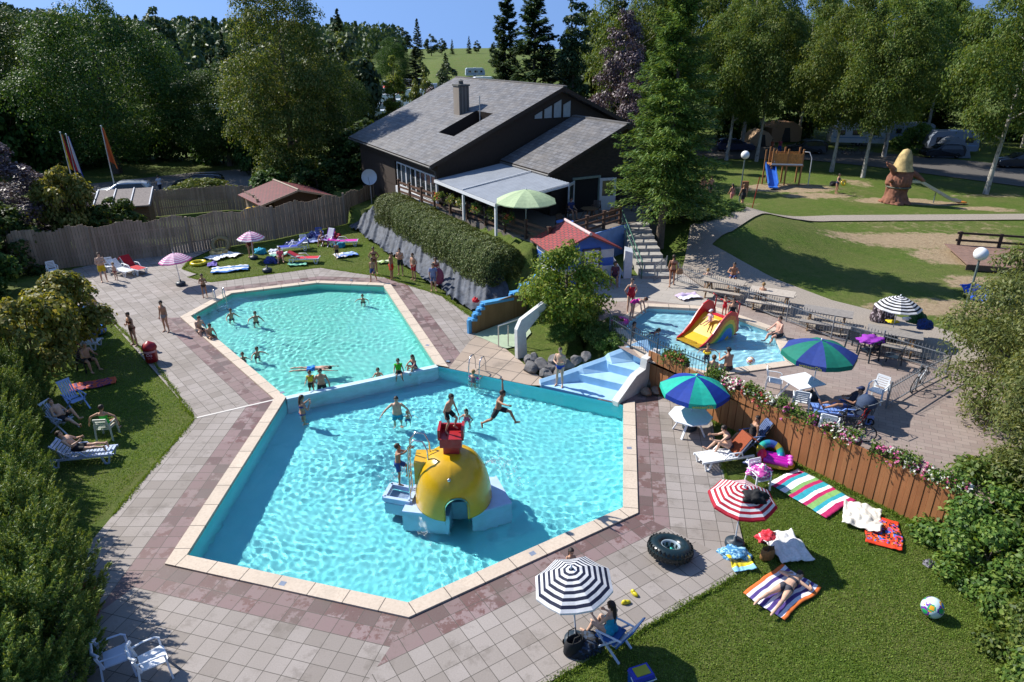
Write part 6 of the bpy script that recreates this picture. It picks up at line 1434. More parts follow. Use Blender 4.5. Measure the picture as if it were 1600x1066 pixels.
for i in range(nZ):
    for k in range(nA):
        a=2*math.pi*(k+.5)/nA; d=abs((a-az0+math.pi)%(2*math.pi)-math.pi)*Rd; z=Hd*math.sin((i+.5)/nZ*math.pi/2)
        if d<.36 and (z<.42 or (d/.36)**2+((z-.42)/.36)**2<1): continue
        F.append((i*nA+k,i*nA+(k+1)%nA,(i+1)*nA+(k+1)%nA,(i+1)*nA+k))
m=MB(); m.add(V,F,0,True); sh_=m.build('shell',YEL,parent=dome); md=sh_.modifiers.new('s','SOLIDIFY'); md.thickness=.06
m=MB(); o=Vector((math.cos(az0),math.sin(az0),0)); sd=Vector((-o.y,o.x,0)); arc=[(-.36,-.2)]+[(.36*math.cos(math.pi-math.pi*k/10),.42+.36*math.sin(math.pi-math.pi*k/10)) for k in range(11)]+[(.36,-.2)]
for (x0,z0),(x1,z1) in zip(arc[:-1],arc[1:]): m.add([o*1.17+sd*x0+Vector((0,0,z0)),o*1.17+sd*x1+Vector((0,0,z1)),o*-.6+sd*x1+Vector((0,0,z1)),o*-.6+sd*x0+Vector((0,0,z0))],[(0,1,2,3)],0,False)
m.build('tunnel',M('tunnel_green',(.10,.42,.36),.4,.1,3),parent=dome)
m=MB(); m.box((-.82,.15,1.05),(.66,.7,.8)); m.build('ladder_block',YEL,parent=dome)
m=MB(); m.box((0,.05,1.86),(.48,.44,.42)); m.box((0,.02,2.15),(.66,.62,.30)); m.box((-.35,.08,2.38),(.08,.58,.34)); m.box((.35,.08,2.38),(.08,.58,.34)); m.box((0,.35,2.36),(.66,.08,.24)); m.build('seat',REDP,parent=dome)
m=MB()
for y in (-.18,.28):
    m.tube([(-1.32,y,-.02),(-1.34,y,1.2),(-1.3,y,1.95),(-1.12,y,2.2),(-.85,y,2.15),(-.72,y,1.85),(-.70,y,1.35)],.026,8)
for k in range(5): m.tube([(-1.33,-.18,.25+.3*k),(-1.33,.28,.25+.3*k)],.022,6)
m.build('ladder',M('stainless',(.55,.56,.58),.18,.05,4,metal=.9),parent=dome)
m=MB(); q_=az0-.2; m.ball((math.cos(q_)*.93,math.sin(q_)*.95,1.32),.06,10); m.build('nozzle',M('stainless',(.5,.5,.5),.2),parent=dome); recv(dome)
# ---- paddling pool slide
z0=ZK-.1; s0=G(1094,543,z0); s1=G(1153,523,z0); sx=(s1-s0).normalized(); sy=Vector((-sx.y,sx.x,0)); LS=(s1-s0).length
sl_=thing('rainbow_slide','red and yellow paddling pool slide with a rainbow painted side','slide',s0,math.atan2(sx.y,sx.x))
pf=[(0,.02),(.13,.14),(.30,.44),(.46,.86),(.60,1.14),(.74,1.25),(.88,1.12),(.97,.72),(1.0,.2)]; pf=[(x*LS,z) for x,z in pf]
RD=M('slide_red',(.52,.02,.03),.3,.1,3); cols=[RD,M('bow_orange',(.62,.16,.02),.4),M('bow_yellow',(.68,.45,.03),.4),M('bow_green',(.08,.34,.10),.4),M('bow_blue',(.03,.16,.5),.4)]
for y,nm in ((0,'near'),(1.3,'far')):
    m=MB(); bs=[(LS*.72+(x-LS*.72)*0,-.1) for x,z in pf]
    if y==0:
        for b in range(6):
            k0=1-b*.14;k1=1-(b+1)*.14; c=Vector((LS*.70,0,0))
            for i in range(len(pf)-1):
                P0=[Vector((c.x+(x-c.x)*k,0,(z+.1)*k-.1)) for k in (k0,k1) for x,z in (pf[i],pf[i+1])]
                m.extr([P0[0],P0[1],P0[3],P0[2]],(0,.05,0),min(b,4))
        m.extr([(LS*.7+(x-LS*.7)*.16,0.01,(z+.1)*.16-.1) for x,z in pf],(0,.03,0),2); m.build('side_panel',cols,parent=sl_,fix=True)
    else:
        m.extr([(x,y,z*1.12) for x,z in pf]+[(LS,y,-.4),(0,y,-.4)],(0,.05,0)); m.build('side_panel',RD,parent=sl_,fix=True)
m=MB(); ch=[(-.04,-.05),(.12,.0),(.30,.20),(.46,.52),(.60,.80),(.70,.9)]
for a,b in zip(ch[:-1],ch[1:]): m.add([(a[0]*LS,.05,a[1]),(b[0]*LS,.05,b[1]),(b[0]*LS,1.3,b[1]),(a[0]*LS,1.3,a[1])],[(0,1,2,3)],0,True)
m.build('chute',M('chute_yellow',(.72,.42,.02),.3,.08,3),parent=sl_); m=MB()
for k in range(4): m.box((LS*(.80+.06*k),.65,.72-.25*k),(LS*.08,1.2,.06))
m.box((LS*.72,.65,.88),(LS*.1,1.22,.05)); m.build('step',RD,parent=sl_); m=MB(); m.tube([(LS*.93,.02,.9),(LS*.95,.02,1.5),(LS*.85,.02,1.65)],.03,6); m.tube([(LS*.93,1.3,.9),(LS*.95,1.3,1.5),(LS*.85,1.3,1.65)],.03,6); m.build('grab_rail',RD,parent=sl_); recv(sl_)
# ---- ladders, skimmer lids
ladder('chrome pool ladder at the far left corner of the green pool',G(346,474)+Vector((0,0,.04)),yw(.55,-.8)); ladder('chrome pool ladder beside the girl with pink armbands',G(742,586)+Vector((0,0,.04)),yw(-.42,-.9))
for x,y,l in ((470,427,''),(548,425,''),(1080,0,'')):
    pass
for i,(x,y) in enumerate(((473,440),(549,439),(441,615),(668,541),(700,566),(442,914),(983,702),(832,867))):
    m=MB(); m.box((0,0,.047),(.17,.15,.012)); o=m.build('depth_tile',M('tile_blue',(.20,.24,.32),.4),loc=G(x,y),rz=R((-15,-15,30,-25,-25,-15,0,33)[i])); tag(o,'small blue-grey depth tile set in the pool coping','depth tile','depth tiles on the pool coping')
# ---- parasols
W_,NAVY,PINK,RED_='#e8e8ea','#101a3a','#d070a8','#b00c2c'
parasol('navy and white striped parasol over the recliner at the bottom',(1.5,12.05,-.05),(NAVY,W_),.93,2.25,(-.17,.02),14,group='striped parasols with concentric rings',valance=.05,drop=.42)
parasol('red and white striped parasol with a black jacket hung over it',Vector((6.3,15.5,-.05)),(W_,RED_),.92,2.05,(.0,-.05),14,valance=.05,group='striped parasols with concentric rings',drop=.40)
parasol('black and white striped parasol beside the last picnic table',Vector((16.5,27.4,ZK)),('#161820',W_),.93,2.0,(0,0),14,valance=.03,group='striped parasols with concentric rings',drop=.46)
pb1=parasol('blue and turquoise parasol above the white octagonal table',Vector((6.55,21.9,-.0)),('#0c3a9c','#18b8a0'),1.24,2.15,(.03,0),None,valance=.17,drop=.50,rz=R(0))
pb2=parasol('dark green and blue parasol on the flower terrace',Vector((10.85,22.0,ZK)),('#27408c','#0c7a66'),1.28,2.3,(0,0),None,valance=.17,drop=.46,rz=R(10))
parasol('small pink and white striped parasol on the paved corner',G(283,446),('#e9dfe6',PINK),.92,1.95,(-.08,0),16,valance=.04,drop=.42,group='pink striped parasols')
parasol('pink and white striped parasol standing on the back lawn',G(397,405,-.05),(PINK,'#e9dfe6'),.88,1.85,(0,0),12,valance=.04,drop=.42,group='pink striped parasols')
parasol('teal and blue parasol half hidden by the golden green trees',G(122,535,-.05),('#134a96','#0f8f78'),1.15,1.85,(.1,.05),None,valance=.08,drop=.45)
parasol('large pale green parasol on the clubhouse terrace',Vector((.8,38.8,ZT)),('#b4c89c','#b8cca0'),1.8,2.7,(0,0),None,valance=.05,drop=.62,pole='#b8bcb8')
YT=M('valance_yellow',(.55,.50,.06),.7)
for pb,ks in ((pb1,(5,)),(pb2,(4,6))):
    for k in ks:
        am=2*math.pi*(k+.5)/8+R(22.5); rad=(1.24 if pb==pb1 else 1.28)*math.cos(R(22.5)); zz=(pb['h']-(.50 if pb==pb1 else .46)-.035-.085)
        text('wessenOla',pb,(rad*math.cos(am)*1.012+(.03 if pb==pb1 else 0),rad*math.sin(am)*1.012,zz),(R(90),0,am+R(90)),.17,YT)
# ---- furniture
chair('white garden chair coloured in blue shade at the bottom left beside the hedge',G(188,1050),yw(.75,.5),'#b9c4d8',slat=False).scale=(1.15,)*3; chair('white garden chair at the bottom left on the sunny tiles',G(243,1055),yw(.72,.55),'#e2e5e8',slat=False).scale=(1.15,)*3  # first chair is white too; the blue of the shade is in its plastic colour
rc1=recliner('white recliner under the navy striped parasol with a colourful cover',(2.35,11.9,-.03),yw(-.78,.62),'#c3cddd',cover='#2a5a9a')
tb1=table_oct('white octagonal table under the blue and turquoise parasol',(6.45,21.6,0),.2,rad=.78)
lo1=lounger('white lounger with a rust brown towel over its backrest',G(1138,722),yw(-.92,-.25),back=52,towel=('#8a3c14','back'))
recliner('dark blue recliner in the fence shade behind the octagonal table',(8.3,20.55,-.03),yw(-.95,-.1),'#5a6c94',cover='#2b2420')
chair('white chair heaped with pink and white towels',G(1183,762,-.05),yw(.3,-.9),'#e4e6e8')
table_oct('white square table under the dark green parasol',(10.45,22.0,ZK),.35,wd=(1.15,1.05)); chair('white slatted chair left of the dark green parasol',(9.7,22.6,ZK),yw(.9,-.35)); chair('white slatted chair seen from behind at the flower terrace table',(10.1,21.1,ZK),yw(.4,.9))
chair('white chair hung with a pink towel by the bicycles',G(1368,626,ZK),yw(-.6,-.5)); chair('white chair behind the flower boxes beside the bicycles',G(1292,680,ZK),yw(.5,.8)); lo2=lounger('blue-grey lounger with a resting man beside the bicycles',G(1322,655,ZK),yw(-.95,.15),'#6f8fd0',back=50)
for i,(x,y,a,l) in enumerate(((1335,546,(.6,.4),'dark green garden chair left of the purple towel chair'),(1355,562,(-.4,.9),'dark green garden chair under the purple towel'),(1392,572,(-.7,.6),'dark green garden chair right of the purple towel chair'))): chair(l,G(x,y,ZK),yw(*a),'#1c2a34')
o=heap('purple towel thrown over a dark garden chair',G(1355,560,ZK)+Vector((0,0,.80)),.46,['#8a2aa0'],4,'towel_heap','towel',.22)
lounger('white lounger with red towel near the long board fence',G(208,425),yw(.8,-.5),back=48,towel=('#b01420','all')); lounger('empty white lounger beside the red covered lounger',G(188,428),yw(.85,-.5),back=40)
chair('white chair with a dark towel behind the man in yellow shorts',G(172,426),yw(.4,-.8)); chair('white chair of the man at the teal parasol',G(150,497),yw(.6,-.7)); chair('white slatted chair holding the woman in green on the left lawn',G(170,683,-.05),yw(-.1,.95),'#c3c8ba'); chair('black chair under the broad-backed man on the left lawn',G(138,578,-.05),yw(.85,-.35),'#16181c')
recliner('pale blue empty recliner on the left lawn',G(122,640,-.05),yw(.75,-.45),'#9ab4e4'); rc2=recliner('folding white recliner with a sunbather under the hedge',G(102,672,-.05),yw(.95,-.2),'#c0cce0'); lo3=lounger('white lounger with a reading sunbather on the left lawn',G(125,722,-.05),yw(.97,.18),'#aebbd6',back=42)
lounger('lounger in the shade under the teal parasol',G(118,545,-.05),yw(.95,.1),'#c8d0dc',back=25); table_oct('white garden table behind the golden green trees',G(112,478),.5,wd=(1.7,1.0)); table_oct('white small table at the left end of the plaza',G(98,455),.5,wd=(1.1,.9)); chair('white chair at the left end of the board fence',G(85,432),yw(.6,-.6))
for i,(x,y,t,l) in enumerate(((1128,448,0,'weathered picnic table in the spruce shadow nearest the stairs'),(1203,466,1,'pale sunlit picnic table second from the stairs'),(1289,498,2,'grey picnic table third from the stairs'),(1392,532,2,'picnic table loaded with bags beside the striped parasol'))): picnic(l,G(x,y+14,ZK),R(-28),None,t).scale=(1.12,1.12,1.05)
recliner('white deck chair with a purple cushion on the back lawn',G(512,384,-.05),yw(-.4,-.8),'#d8d8e0',cover='#7a3aa0'); lounger('low lounger under a pink towel on the back lawn',G(534,384,-.05),yw(.95,.1),back=5,towel=('#c0289c','all')); lounger('lounger with a red towel on the back lawn',G(472,411,-.05),yw(.98,.05),back=30,towel=('#c02038','all')); lounger('lounger with a blue striped towel on the back lawn',G(462,392,-.05),yw(-.8,-.3),back=35,towel=('#2038a0','all'))
for (x,y,c,n) in ((476,388,'#dfe2ea','white'),(500,376,'#4a5aa0','blue')): chair('back lawn garden chair with a %s towel'%n,G(x,y,-.05),yw(.3,-.8),c)
for k,(x,y,l) in enumerate(((418,425,'dark empty umbrella stand on the back lawn edge'),)):
    m=MB(); m.lathe([(0,0),(.26,0),(.30,.05),(.30,.18),(.22,.24),(.05,.25),(.05,.42),(0,.42)],16); tag(m.build('umbrella_stand',PL('#22303a',.5),loc=G(x,y)),l,'umbrella stand')
# ---- terrace dining
for i,(a,b,l) in enumerate(((10.2,4.0,'blue-topped round table on the clubhouse terrace'),(8.0,7.3,'wooden table before the open double door'),(8.4,12.4,'round wooden table under the spruce'))):
    t=table_oct(l,HP(a,b,ZT+.02),.3*i,('#5a7fd0','#6a5238','#7a6248')[i],.55)
for i,(a,b,dx,dy) in enumerate(((9.3,4.4,.5,-.6),(10.6,3.1,-.6,.5),(7.3,6.4,.3,-.9),(7.2,8.4,-.3,-.9),(8.9,8.2,-.5,.7),(7.5,11.6,.6,-.5),(8.8,13.5,-.8,.2),(2.5,2.4,.6,.4),(5.2,2.6,-.5,.5),(4.2,3.4,.5,-.5))):
    chair('brown wooden style chair on the clubhouse terrace',HP(a,b,ZT+.02),yw(dx,dy),'#4a3626',group='brown chairs on the clubhouse terrace')
for i,(a,cl) in enumerate(((.9,['red','yellow']),(2.4,['yellow']),(3.6,['yellow','white']),(5.4,['red','yellow']),(7.0,['yellow']),(8.6,['red']))):
    p=HP(a,.02+a*.13,ZT+.72); flowerbox('hanging flower box %s on the terrace railing'%('by the left awning post','with yellow flowers near the left post','with pale flowers before the middle post','with red flowers right of the middle post','with bushy yellow flowers by the right post','at the right end near the pale green parasol')[i] if False else 'flower box of bright blooms hung on the terrace railing',p,HR_+R(6),.9,cl,i,'flower boxes on the terrace railing')
# ---- flower boxes on the stained fence
fa,fb=Vector((5.9,24.85,1.52)),Vector((12.6,15.75,1.42)); fr_=math.atan2((fb-fa).y,(fb-fa).x)
for i,(t,cl,l) in enumerate(((.06,['red'],'flower box with a few red blooms at the cascade end of the stained fence'),(.26,['pink','white'],'flower box of mixed pink and white blooms beside the iron fence end'),(.40,['white','red'],'flower box of white blooms behind the blue parasol'),(.53,['pink'],'flower box of pink petunias behind the dark recliner'),(.67,['pink','white'],'flower box with white and magenta blooms in front of the bicycles'),(.82,['white','pink'],'flower box with big white blooms above the striped towel'),(.95,['white','pink'],'flower box of white and pink blooms at the right end of the stained fence'))):
    p=fa.lerp(fb,t); flowerbox(l,p+Vector((.12,.09,0)),fr_,1.2+.25*(i%2),cl,i+20)
# ---- towels and bags on the grass
Z0=-.03
towel('pink white and turquoise striped beach towel by the stained fence',G(1267,770,Z0),R(33),1.55,2.1,['#b01a5a','#e4e4e6','#2a9aa8','#7aa860','#b01a5a','#e4e4e6','#2a9aa8','#b01a5a','#7aa860','#e4e4e6','#2a9aa8','#b01a5a','#e4e4e6'],.05,1,across=True)
towel('cream crumpled towel lying on the front lawn',G(1346,812,Z0),R(-28),1.05,1.2,['#dcd6c8'],.17,2); towel('red orange and black patterned towel on the front lawn',G(1379,833,Z0),R(-24),.95,1.4,['#d83a10','#181420','#d86a20','#3a6ac0','#c83a70'],.06,3,pat='patch')
towel('white round edged towel beside the red bag',G(1228,858,Z0),R(10),1.0,1.25,['#d6d4d0'],.15,4); towel('purple and white striped towel under the lying sunbather',G(1222,925,Z0),R(-52),1.15,1.75,['#d8682a','#dcdae2','#4a3a80','#dcdae2','#dcdae2','#4a3a80','#dcdae2','#4a3a80','#dcdae2','#4a3a80','#dcdae2','#c8682a'],.05,5); towel('light blue and yellow towel draped by the red parasol foot',G(1155,880,Z0),R(8),.62,.75,['#8ac4e0','#c8b820','#5a5a30','#c8b820','#8ac4e0'],.14,6,across=True)
heap('blue towel bundled over the red parasol foot',G(1148,866,.0),.36,['#3a7aa8','#9acbe4'],7,'towel_heap','towel',.3)
heap('red polka dot bag lying beside the white towel',G(1200,842,Z0),.30,['#b81226','#d84a5a'],8,'polka_dot_bag','bag',.42); bag('straw beach bag beside the lying sunbather',G(1198,872,Z0),.4,'#8a6438',.95); heap('grey and black cap lying alone on the front lawn',G(1453,882,Z0),.16,['#77757c','#1c1c20'],9,'sun_hat','hat',.5)
heap('black jacket hung on the red striped parasol',Vector((6.5,15.15,1.86)),.30,['#141416'],10,'jacket','jacket',.5); bag('black bag on the tiles beside the navy striped parasol',G(897,1018),.5,'#17181c',1.15,'tote_bag'); heap('dark towel over the black bag at the parasol foot',G(912,1010)+Vector((0,0,.02)),.42,['#1a1c22','#2a3a50'],12,'towel_heap','towel',.35)
heap('pink and magenta towel on the white chair',G(1182,758)+Vector((0,0,.50)),.36,['#d65aa8','#ece4e4','#c83aa0'],11,'towel_heap','towel',.45); heap('dark blue clothes on the white chair backrest',G(1172,738)+Vector((0,0,.35)),.22,['#26386a','#e0e0e4'],13)
towel('orange and purple towel on the left lawn',G(146,602,Z0),R(-62),.75,1.7,['#c0522a','#3a2a60','#7a3a6a','#c0522a'],.07,14,pat='patch')
for i,(x,y,w,l,c,rz,lb) in enumerate(((338,404,1.0,1.3,['#e4e4e6'],60,'white towel nearest the fence on the back lawn'),(361,400,1.0,1.2,['#eceae4'],75,'second white towel nearest the fence'),(360,422,1.2,2.2,['#c8ccd4','#3a78b0','#dfe2e4','#2a6ab0'],-70,'blue and white towels lying on the back lawn edge'),(332,415,.6,.8,['#5a4a9a'],20,'purple cloth on the back lawn'),(542,400,.9,1.4,['#a8c0e4','#5a80c8'],-60,'pale blue towel behind the child on the back lawn'),(531,401,.7,1.0,['#e4dcd0'],30,'cream towel beside the pale blue towel'),(600,411,.5,.9,['#d8dcc0','#90a860'],-60,'green and white towel at the foot of the tarp'),(484,378,1.0,1.6,['#c8cede','#8a94c0'],-75,'lilac towel near the purple deck chair'),(436,399,.8,1.2,['#dde4e0','#6aa090'],-70,'pale green towel beside the pink sunbather'),(465,414,.7,1.2,['#1a6a58','#7ac0a0'],-80,'dark green towel before the red lounger'),(1075,465,.8,1.2,['#b9a8c8','#e0dce4'],-70,'lilac towel dropped beside the iron fence'))):
    towel(lb,G(x,y,(ZK+.02) if x>1000 else Z0),R(rz),w,l,c,.13,20+i)
heap('navy striped towels bundle on the back lawn',G(455,384,Z0),.5,['#26307a','#dfe0ea'],15,'towel_heap','towel',.4); heap('blue bag by the pink sunbather',G(424,410,Z0),.42,['#3a4a90','#28346a'],16,'beach_bag','bag',.55); heap('turquoise bag by the standing woman on the back lawn',G(407,396,Z0),.35,['#1a9ab8'],17,'beach_bag','bag',.7); heap('turquoise bag under the pink covered lounger',G(531,386,Z0),.35,['#2a8aa0'],18,'beach_bag','bag',.6); heap('red bag near the purple deck chair',G(524,372,Z0),.35,['#a0182c'],19,'beach_bag','bag',.7); heap('clothes pile beside the seated woman on the back lawn',G(490,371,Z0),.5,['#3a3a78','#a8a8c0'],21,h=.5)
heap('white laundry on the loaded picnic table',G(1402,520,ZK)+Vector((.25,-.5,.78)),.34,['#e8e8ec'],22,h=.35); heap('green bag on the loaded picnic table',G(1415,530,ZK)+Vector((.35,.1,.78)),.36,['#14401c','#1a5a2a'],23,'beach_bag','bag',.75); heap('blue bag on the loaded picnic table',G(1418,535,ZK)+Vector((.4,-.25,.78)),.3,['#163a80','#1a2a50'],24,'beach_bag','bag',.8); heap('yellow cloth on the loaded picnic table',G(1395,530,ZK)+Vector((-.15,.1,.78)),.24,['#d8c020'],25,h=.15); heap('dark rucksack behind the loaded picnic table',G(1376,502,ZK),.42,['#2a2226','#4a3a40','#a89aa0'],26,'rucksack','bag',1.6)
heap('small red bag on the stepped wall',G(741,497)+Vector((.1,0,.9)),.16,['#c01828'],27,'red_bag','bag',.9)
for x,y,l in ((991,929,'yellow rubber shoe nearer the tyre ring'),(978,943,'yellow rubber shoe nearer the recliner')):
    r=thing('rubber_shoe',l,'shoe',G(x,y),random.uniform(0,3)); q=MB(); q.ball((0,0,.045),(.06,.13,.05),12); q.ball((0,.05,.06),(.055,.07,.06),10); q.build('upper',PL('#c8b814'),parent=r); q=MB(); q.ball((0,0,.015),(.065,.14,.018),12); q.build('sole',PL('#8a8010'),parent=r)
# cooler, ring, ball
cb_=thing('cooler_box','blue cooler box with a yellow lid panel beside the recliner','cooler',G(1000,1072,-.04),R(20)); q=MB(); q.box((0,0,.19),(.44,.32,.36),tap=1.08); q.build('body',PL('#1c56a8'),parent=cb_); q=MB(); q.box((0,0,.41),(.50,.37,.09),tap=.9); lid=q.build('lid',PL('#2434a8'),parent=cb_); q=MB(); q.box((0,0,.462),(.34,.24,.02)); q.build('lid_panel',PL('#a09c1a'),parent=lid); q=MB(); q.tube([(-.25,0,.36),(-.27,-.2,.32),(.27,-.2,.32),(.25,0,.36)],.015,6); q.build('handle',PL('#d0d4d8'),parent=cb_)
ty=thing('tyre_ring','black inflatable swim ring shaped like a car tyre','swim ring',G(1046,868)+Vector((0,0,.24)),.4); ty.rotation_euler=(R(-6),R(8),.4); q=MB(); q.torus((0,0,0),.42,.20,48,16,flat=1.0)
BLK=PL('#15262a',.3); q.build('tube',BLK,parent=ty); q=MB()
for k in range(30):
    a=2*math.pi*k/30
    for z,b in ((.10,.0),(0,.1),(-.10,0)): a2=a+b; rr=.42+.20*math.cos(math.asin(z/.2)); q.box((rr*math.cos(a2),rr*math.sin(a2),z),(.03,.075,.07),rz=a2)
    q.box((.56*math.cos(a),.56*math.sin(a),.145),(.09,.022,.03),rz=a)
q.build('tread',PL('#0c1618',.5),parent=ty); q=MB(); q.torus((0,0,.0),.255,.045,36,8,flat=3.0); q.build('inner_rim',PL('#8a9aa4',.35),parent=ty); q=MB()
for k in range(9): a=2*math.pi*k/9; q.box((.212*math.cos(a),.212*math.sin(a),.02),(.02,.07,.10),rz=a)
q.build('rim_slots',PL('#20282c'),parent=ty); heap('turquoise cloth lying inside the tyre ring',G(1048,866)+Vector((0,0,.03)),.13,['#2ab0a0','#60d0c0'],31,'swim_cloth','cloth',.6)
def ball(label,loc,r,cols,seed):
    rg=random.Random(seed); bm=bmesh.new(); bmesh.ops.create_uvsphere(bm,u_segments=40,v_segments=24,radius=r); me=bpy.data.meshes.new('ball'); bm.to_mesh(me); bm.free()
    for c in cols: me.materials.append(PL(c,.2))
    sp=[(Vector((rg.gauss(0,1),rg.gauss(0,1),rg.gauss(0,1))).normalized(),rg.randrange(1,len(cols)),rg.uniform(.25,.45)) for _ in range(26)]
    for p in me.polygons:
        p.use_smooth=True; n=p.center.normalized(); k=0
        for d,c,w in sp:
            a=n.angle(d)
            if a<w: k=c if a<w*.62 else (c+1)%len(cols)
        p.material_index=k
    o=bpy.data.objects.new('beach_ball',me); COL.objects.link(o); o.location=loc+Vector((0,0,r)); return tag(o,label,'beach ball')
ball('multicoloured spotted beach ball on the front lawn',G(1453,962,-.05),.26,['#c8dce0','#d02870','#2a8ad0','#e0a020','#28a060','#7030a0'],3); ball('clear beach ball floating at the paddling pool edge',G(1172,570,ZK-.12),.17,['#cfdde4','#dfe8ea','#c84a6a','#d8c840'],5)
# inflatables
def ring(label,loc,R1,r1,cols,tilt=(0,0),nm='swim_ring'):
    q=MB(); q.torus((0,0,0),R1,r1,40,12); o=q.build(nm,[PL(c,.3) for c in cols],loc=loc); n=len(cols)
    for p in o.data.polygons: p.material_index=int((math.atan2(p.center.y,p.center.x)/6.2832+.5)*12)%n
    o.rotation_euler=(tilt[0],tilt[1],.3); return tag(o,label,'swim ring')
ring('multicoloured swim ring leaning in the stained fence shade',Vector((8.75,19.75,.32)),.34,.13,['#1f7fa0','#2a9a8a','#a89a30','#3a5aa0'],(R(38),R(-18))); ring('yellow ring lying by the board fence on the back lawn',G(342,394,.1),.45,.16,['#a08a5a','#c8b070']); ring('brown beige ring leaning on the board fence',G(345,383,.35),.5,.16,['#8a7a50'],(R(60),0)); ring('small yellow ring on the edge of the back lawn',G(310,411,.06),.42,.11,['#c8b41a','#d8c83a']); ring('purple swim ring on the paddling pool rim',G(968,502,ZK+.15),.34,.11,['#8a1a78','#a83a90'])
ib=thing('inflatable_mattress','pink and magenta inflatable lying by the stained fence','inflatable',G(1212,727,0),R(-22)); q=MB()
for k in range(4): q.tube([(-.42,-.24+.16*k,.26),(.36,-.24+.16*k,.24)],.09,10)
q.build('tubes',PL('#b0189a',.3),parent=ib); q=MB(); q.ball((-.48,0,.3),(.16,.30,.2),12); q.build('pillow',PL('#e0104a',.3),parent=ib); q=MB(); q.ball((0,0,.12),(.6,.40,.13),14); q.build('base',PL('#b08a20',.4),parent=ib); q=MB()
for k in range(3): q.ball((.42,-.2+.2*k,.30),(.1,.09,.07),8)
q.build('end_cap',PL('#f070d0',.3),parent=ib)
bb=thing('inflatable_boat','blue oval inflatable boat on the grass under the teal parasol','inflatable boat',G(132,520,.02),R(-10)); q=MB(); q.torus((0,0,.2),.75,.2,36,12); q.v=[(x*1.25,y*.7,z) for x,y,z in q.v]; q.build('tube',PL('#2a6ac0',.3),parent=bb); q=MB(); q.lathe([(0,.12),(.7,.12)],24); q.v=[(x*1.25,y*.7,z) for x,y,z in q.v]; q.build('bottom',PL('#3a7ad0',.3),parent=bb)
heap('bright green towel under the teal parasol',G(140,508,.1),.45,['#3ac020'],33,'towel_heap','towel',.5); heap('yellow inflatable behind the long board fence',G(396,342,.9),.75,['#c89a14','#d8b030'],34,'inflatable_toy','inflatable',.6); heap('turquoise and yellow bodyboard heap by the hedge foot',G(428,393,Z0),.3,['#d0d4e4'],35,h=.3)
# bins
def bin_(label,loc,rz,logo=True):
    r=thing('litter_bin',label,'bin',loc,rz); q=MB(); q.lathe([(0,0),(.22,0),(.26,.05),(.28,.62),(.30,.64),(0,.62)],20); q.build('body',PL('#8a1018',.4),parent=r); q=MB(); q.lathe([(.31,.64),(.32,.70),(.26,.84),(.02,1.0),(0,1.0)],20); q.build('lid',PL('#9a1220',.4),parent=r); q=MB(); q.lathe([(.292,.50),(.296,.60)],20,a0=R(-150),a1=R(-30)); q.build('label_band',PL('#c08a92',.5),parent=r)
    if logo:
        q=MB()
        for x,z,rr in ((-.06,.42,.055),(.05,.39,.045)): 
            T=Matrix.Translation((x,-.285,z))@Matrix.Rotation(R(90),4,'X'); q.torus((0,0,0),rr,.014,16,6,0,T)
        q.build('emblem',PL('#d8a0a8'),parent=r); text('OLA',r,(0.0,-.291,.27),(R(90),0,0),.1,PL('#c88a94'))
    return r
bin_('red litter bin with a pale emblem between the left lawn and green pool',G(238,565),R(18)); bin_('faded red litter bin hidden in the bottom left hedge shade',G(138,962),R(40),False)
# bicycles, pushchair
for i,(x,y,a,c,l) in enumerate(((1345,668,(.55,.5),'#b01c18','red bicycle leaning behind the resting man'),(1322,684,(.7,-.35),'#1c2024','black bicycle in front of the red bicycle'),(1308,678,(.45,.6),'#30343a','dark grey bicycle nearest the white chair'),(1432,606,(.6,.55),'#c8ccd0','white bicycle parked against the iron fence'))): bicycle(l,G(x,y,ZK),yw(*a),c,lean=6)
ps=thing('pushchair','dark blue pushchair standing among the bicycles','pushchair',G(1338,660,ZK),R(30))
for x in (-.25,.25):
    for y in (-.35,.4): wheel(ps,(x,y,.12),.12,.05,'x')
q=MB(); q.extr([(-.25,-.25,.45),(-.25,.35,.40),(-.25,.1,.62),(-.25,-.30,1.0),(-.25,-.42,.95)],(.5,0,0)); q.build('seat',cloth('#2a3a52'),parent=ps); q=MB(); q.lathe([(.33,0),(.30,.18),(.2,.3),(.02,.36)],12,0,Matrix.Translation((0,-.2,.78))); q.build('hood',cloth('#30405a'),parent=ps); q=MB()
for x in (-.26,.26): q.tube([(x,.42,.12),(x,-.2,.72),(x,-.62,1.05)],.016,6); q.tube([(x,-.35,.12),(x,.1,.5)],.016,6)
q.tube([(-.26,-.62,1.05),(.26,-.62,1.05)],.016,6); q.build('frame',PL('#6a7076'),parent=ps)
# ---- lamps and sign
lp=G(1503,503,ZK); globe_lamp('tall green-grey lamp with a white globe beside the blue tarpaulin',lp,3.0,.30); globe_lamp('globe lamp beside the path at the playground',G(1152,337,ZK),4.2,.30)
sg=thing('sign_post','small wooden sign box on the playground lamp side','sign',G(1158,333,ZK)); q=MB(); q.tube([(0,0,0),(0,0,1.8)],.05,8); q.build('post',PL('#6a4a30'),parent=sg); q=MB(); q.box((0,0,2.0),(.5,.3,.8)); q.build('board',PL('#8a5a3a'),parent=sg)
q_=thing('marker_pole','thin red pole on the grass before the play tower','pole',G(1174,331,ZK)); q=MB(); q.tube([(0,0,0),(.3,.1,2.6)],.035,6); q.build('pole',PL('#8a2018'),parent=q_); q=MB(); q.lathe([(.06,0),(.05,.05),(0,.06)],10); q.build('foot',PL('#303030'),parent=q_)
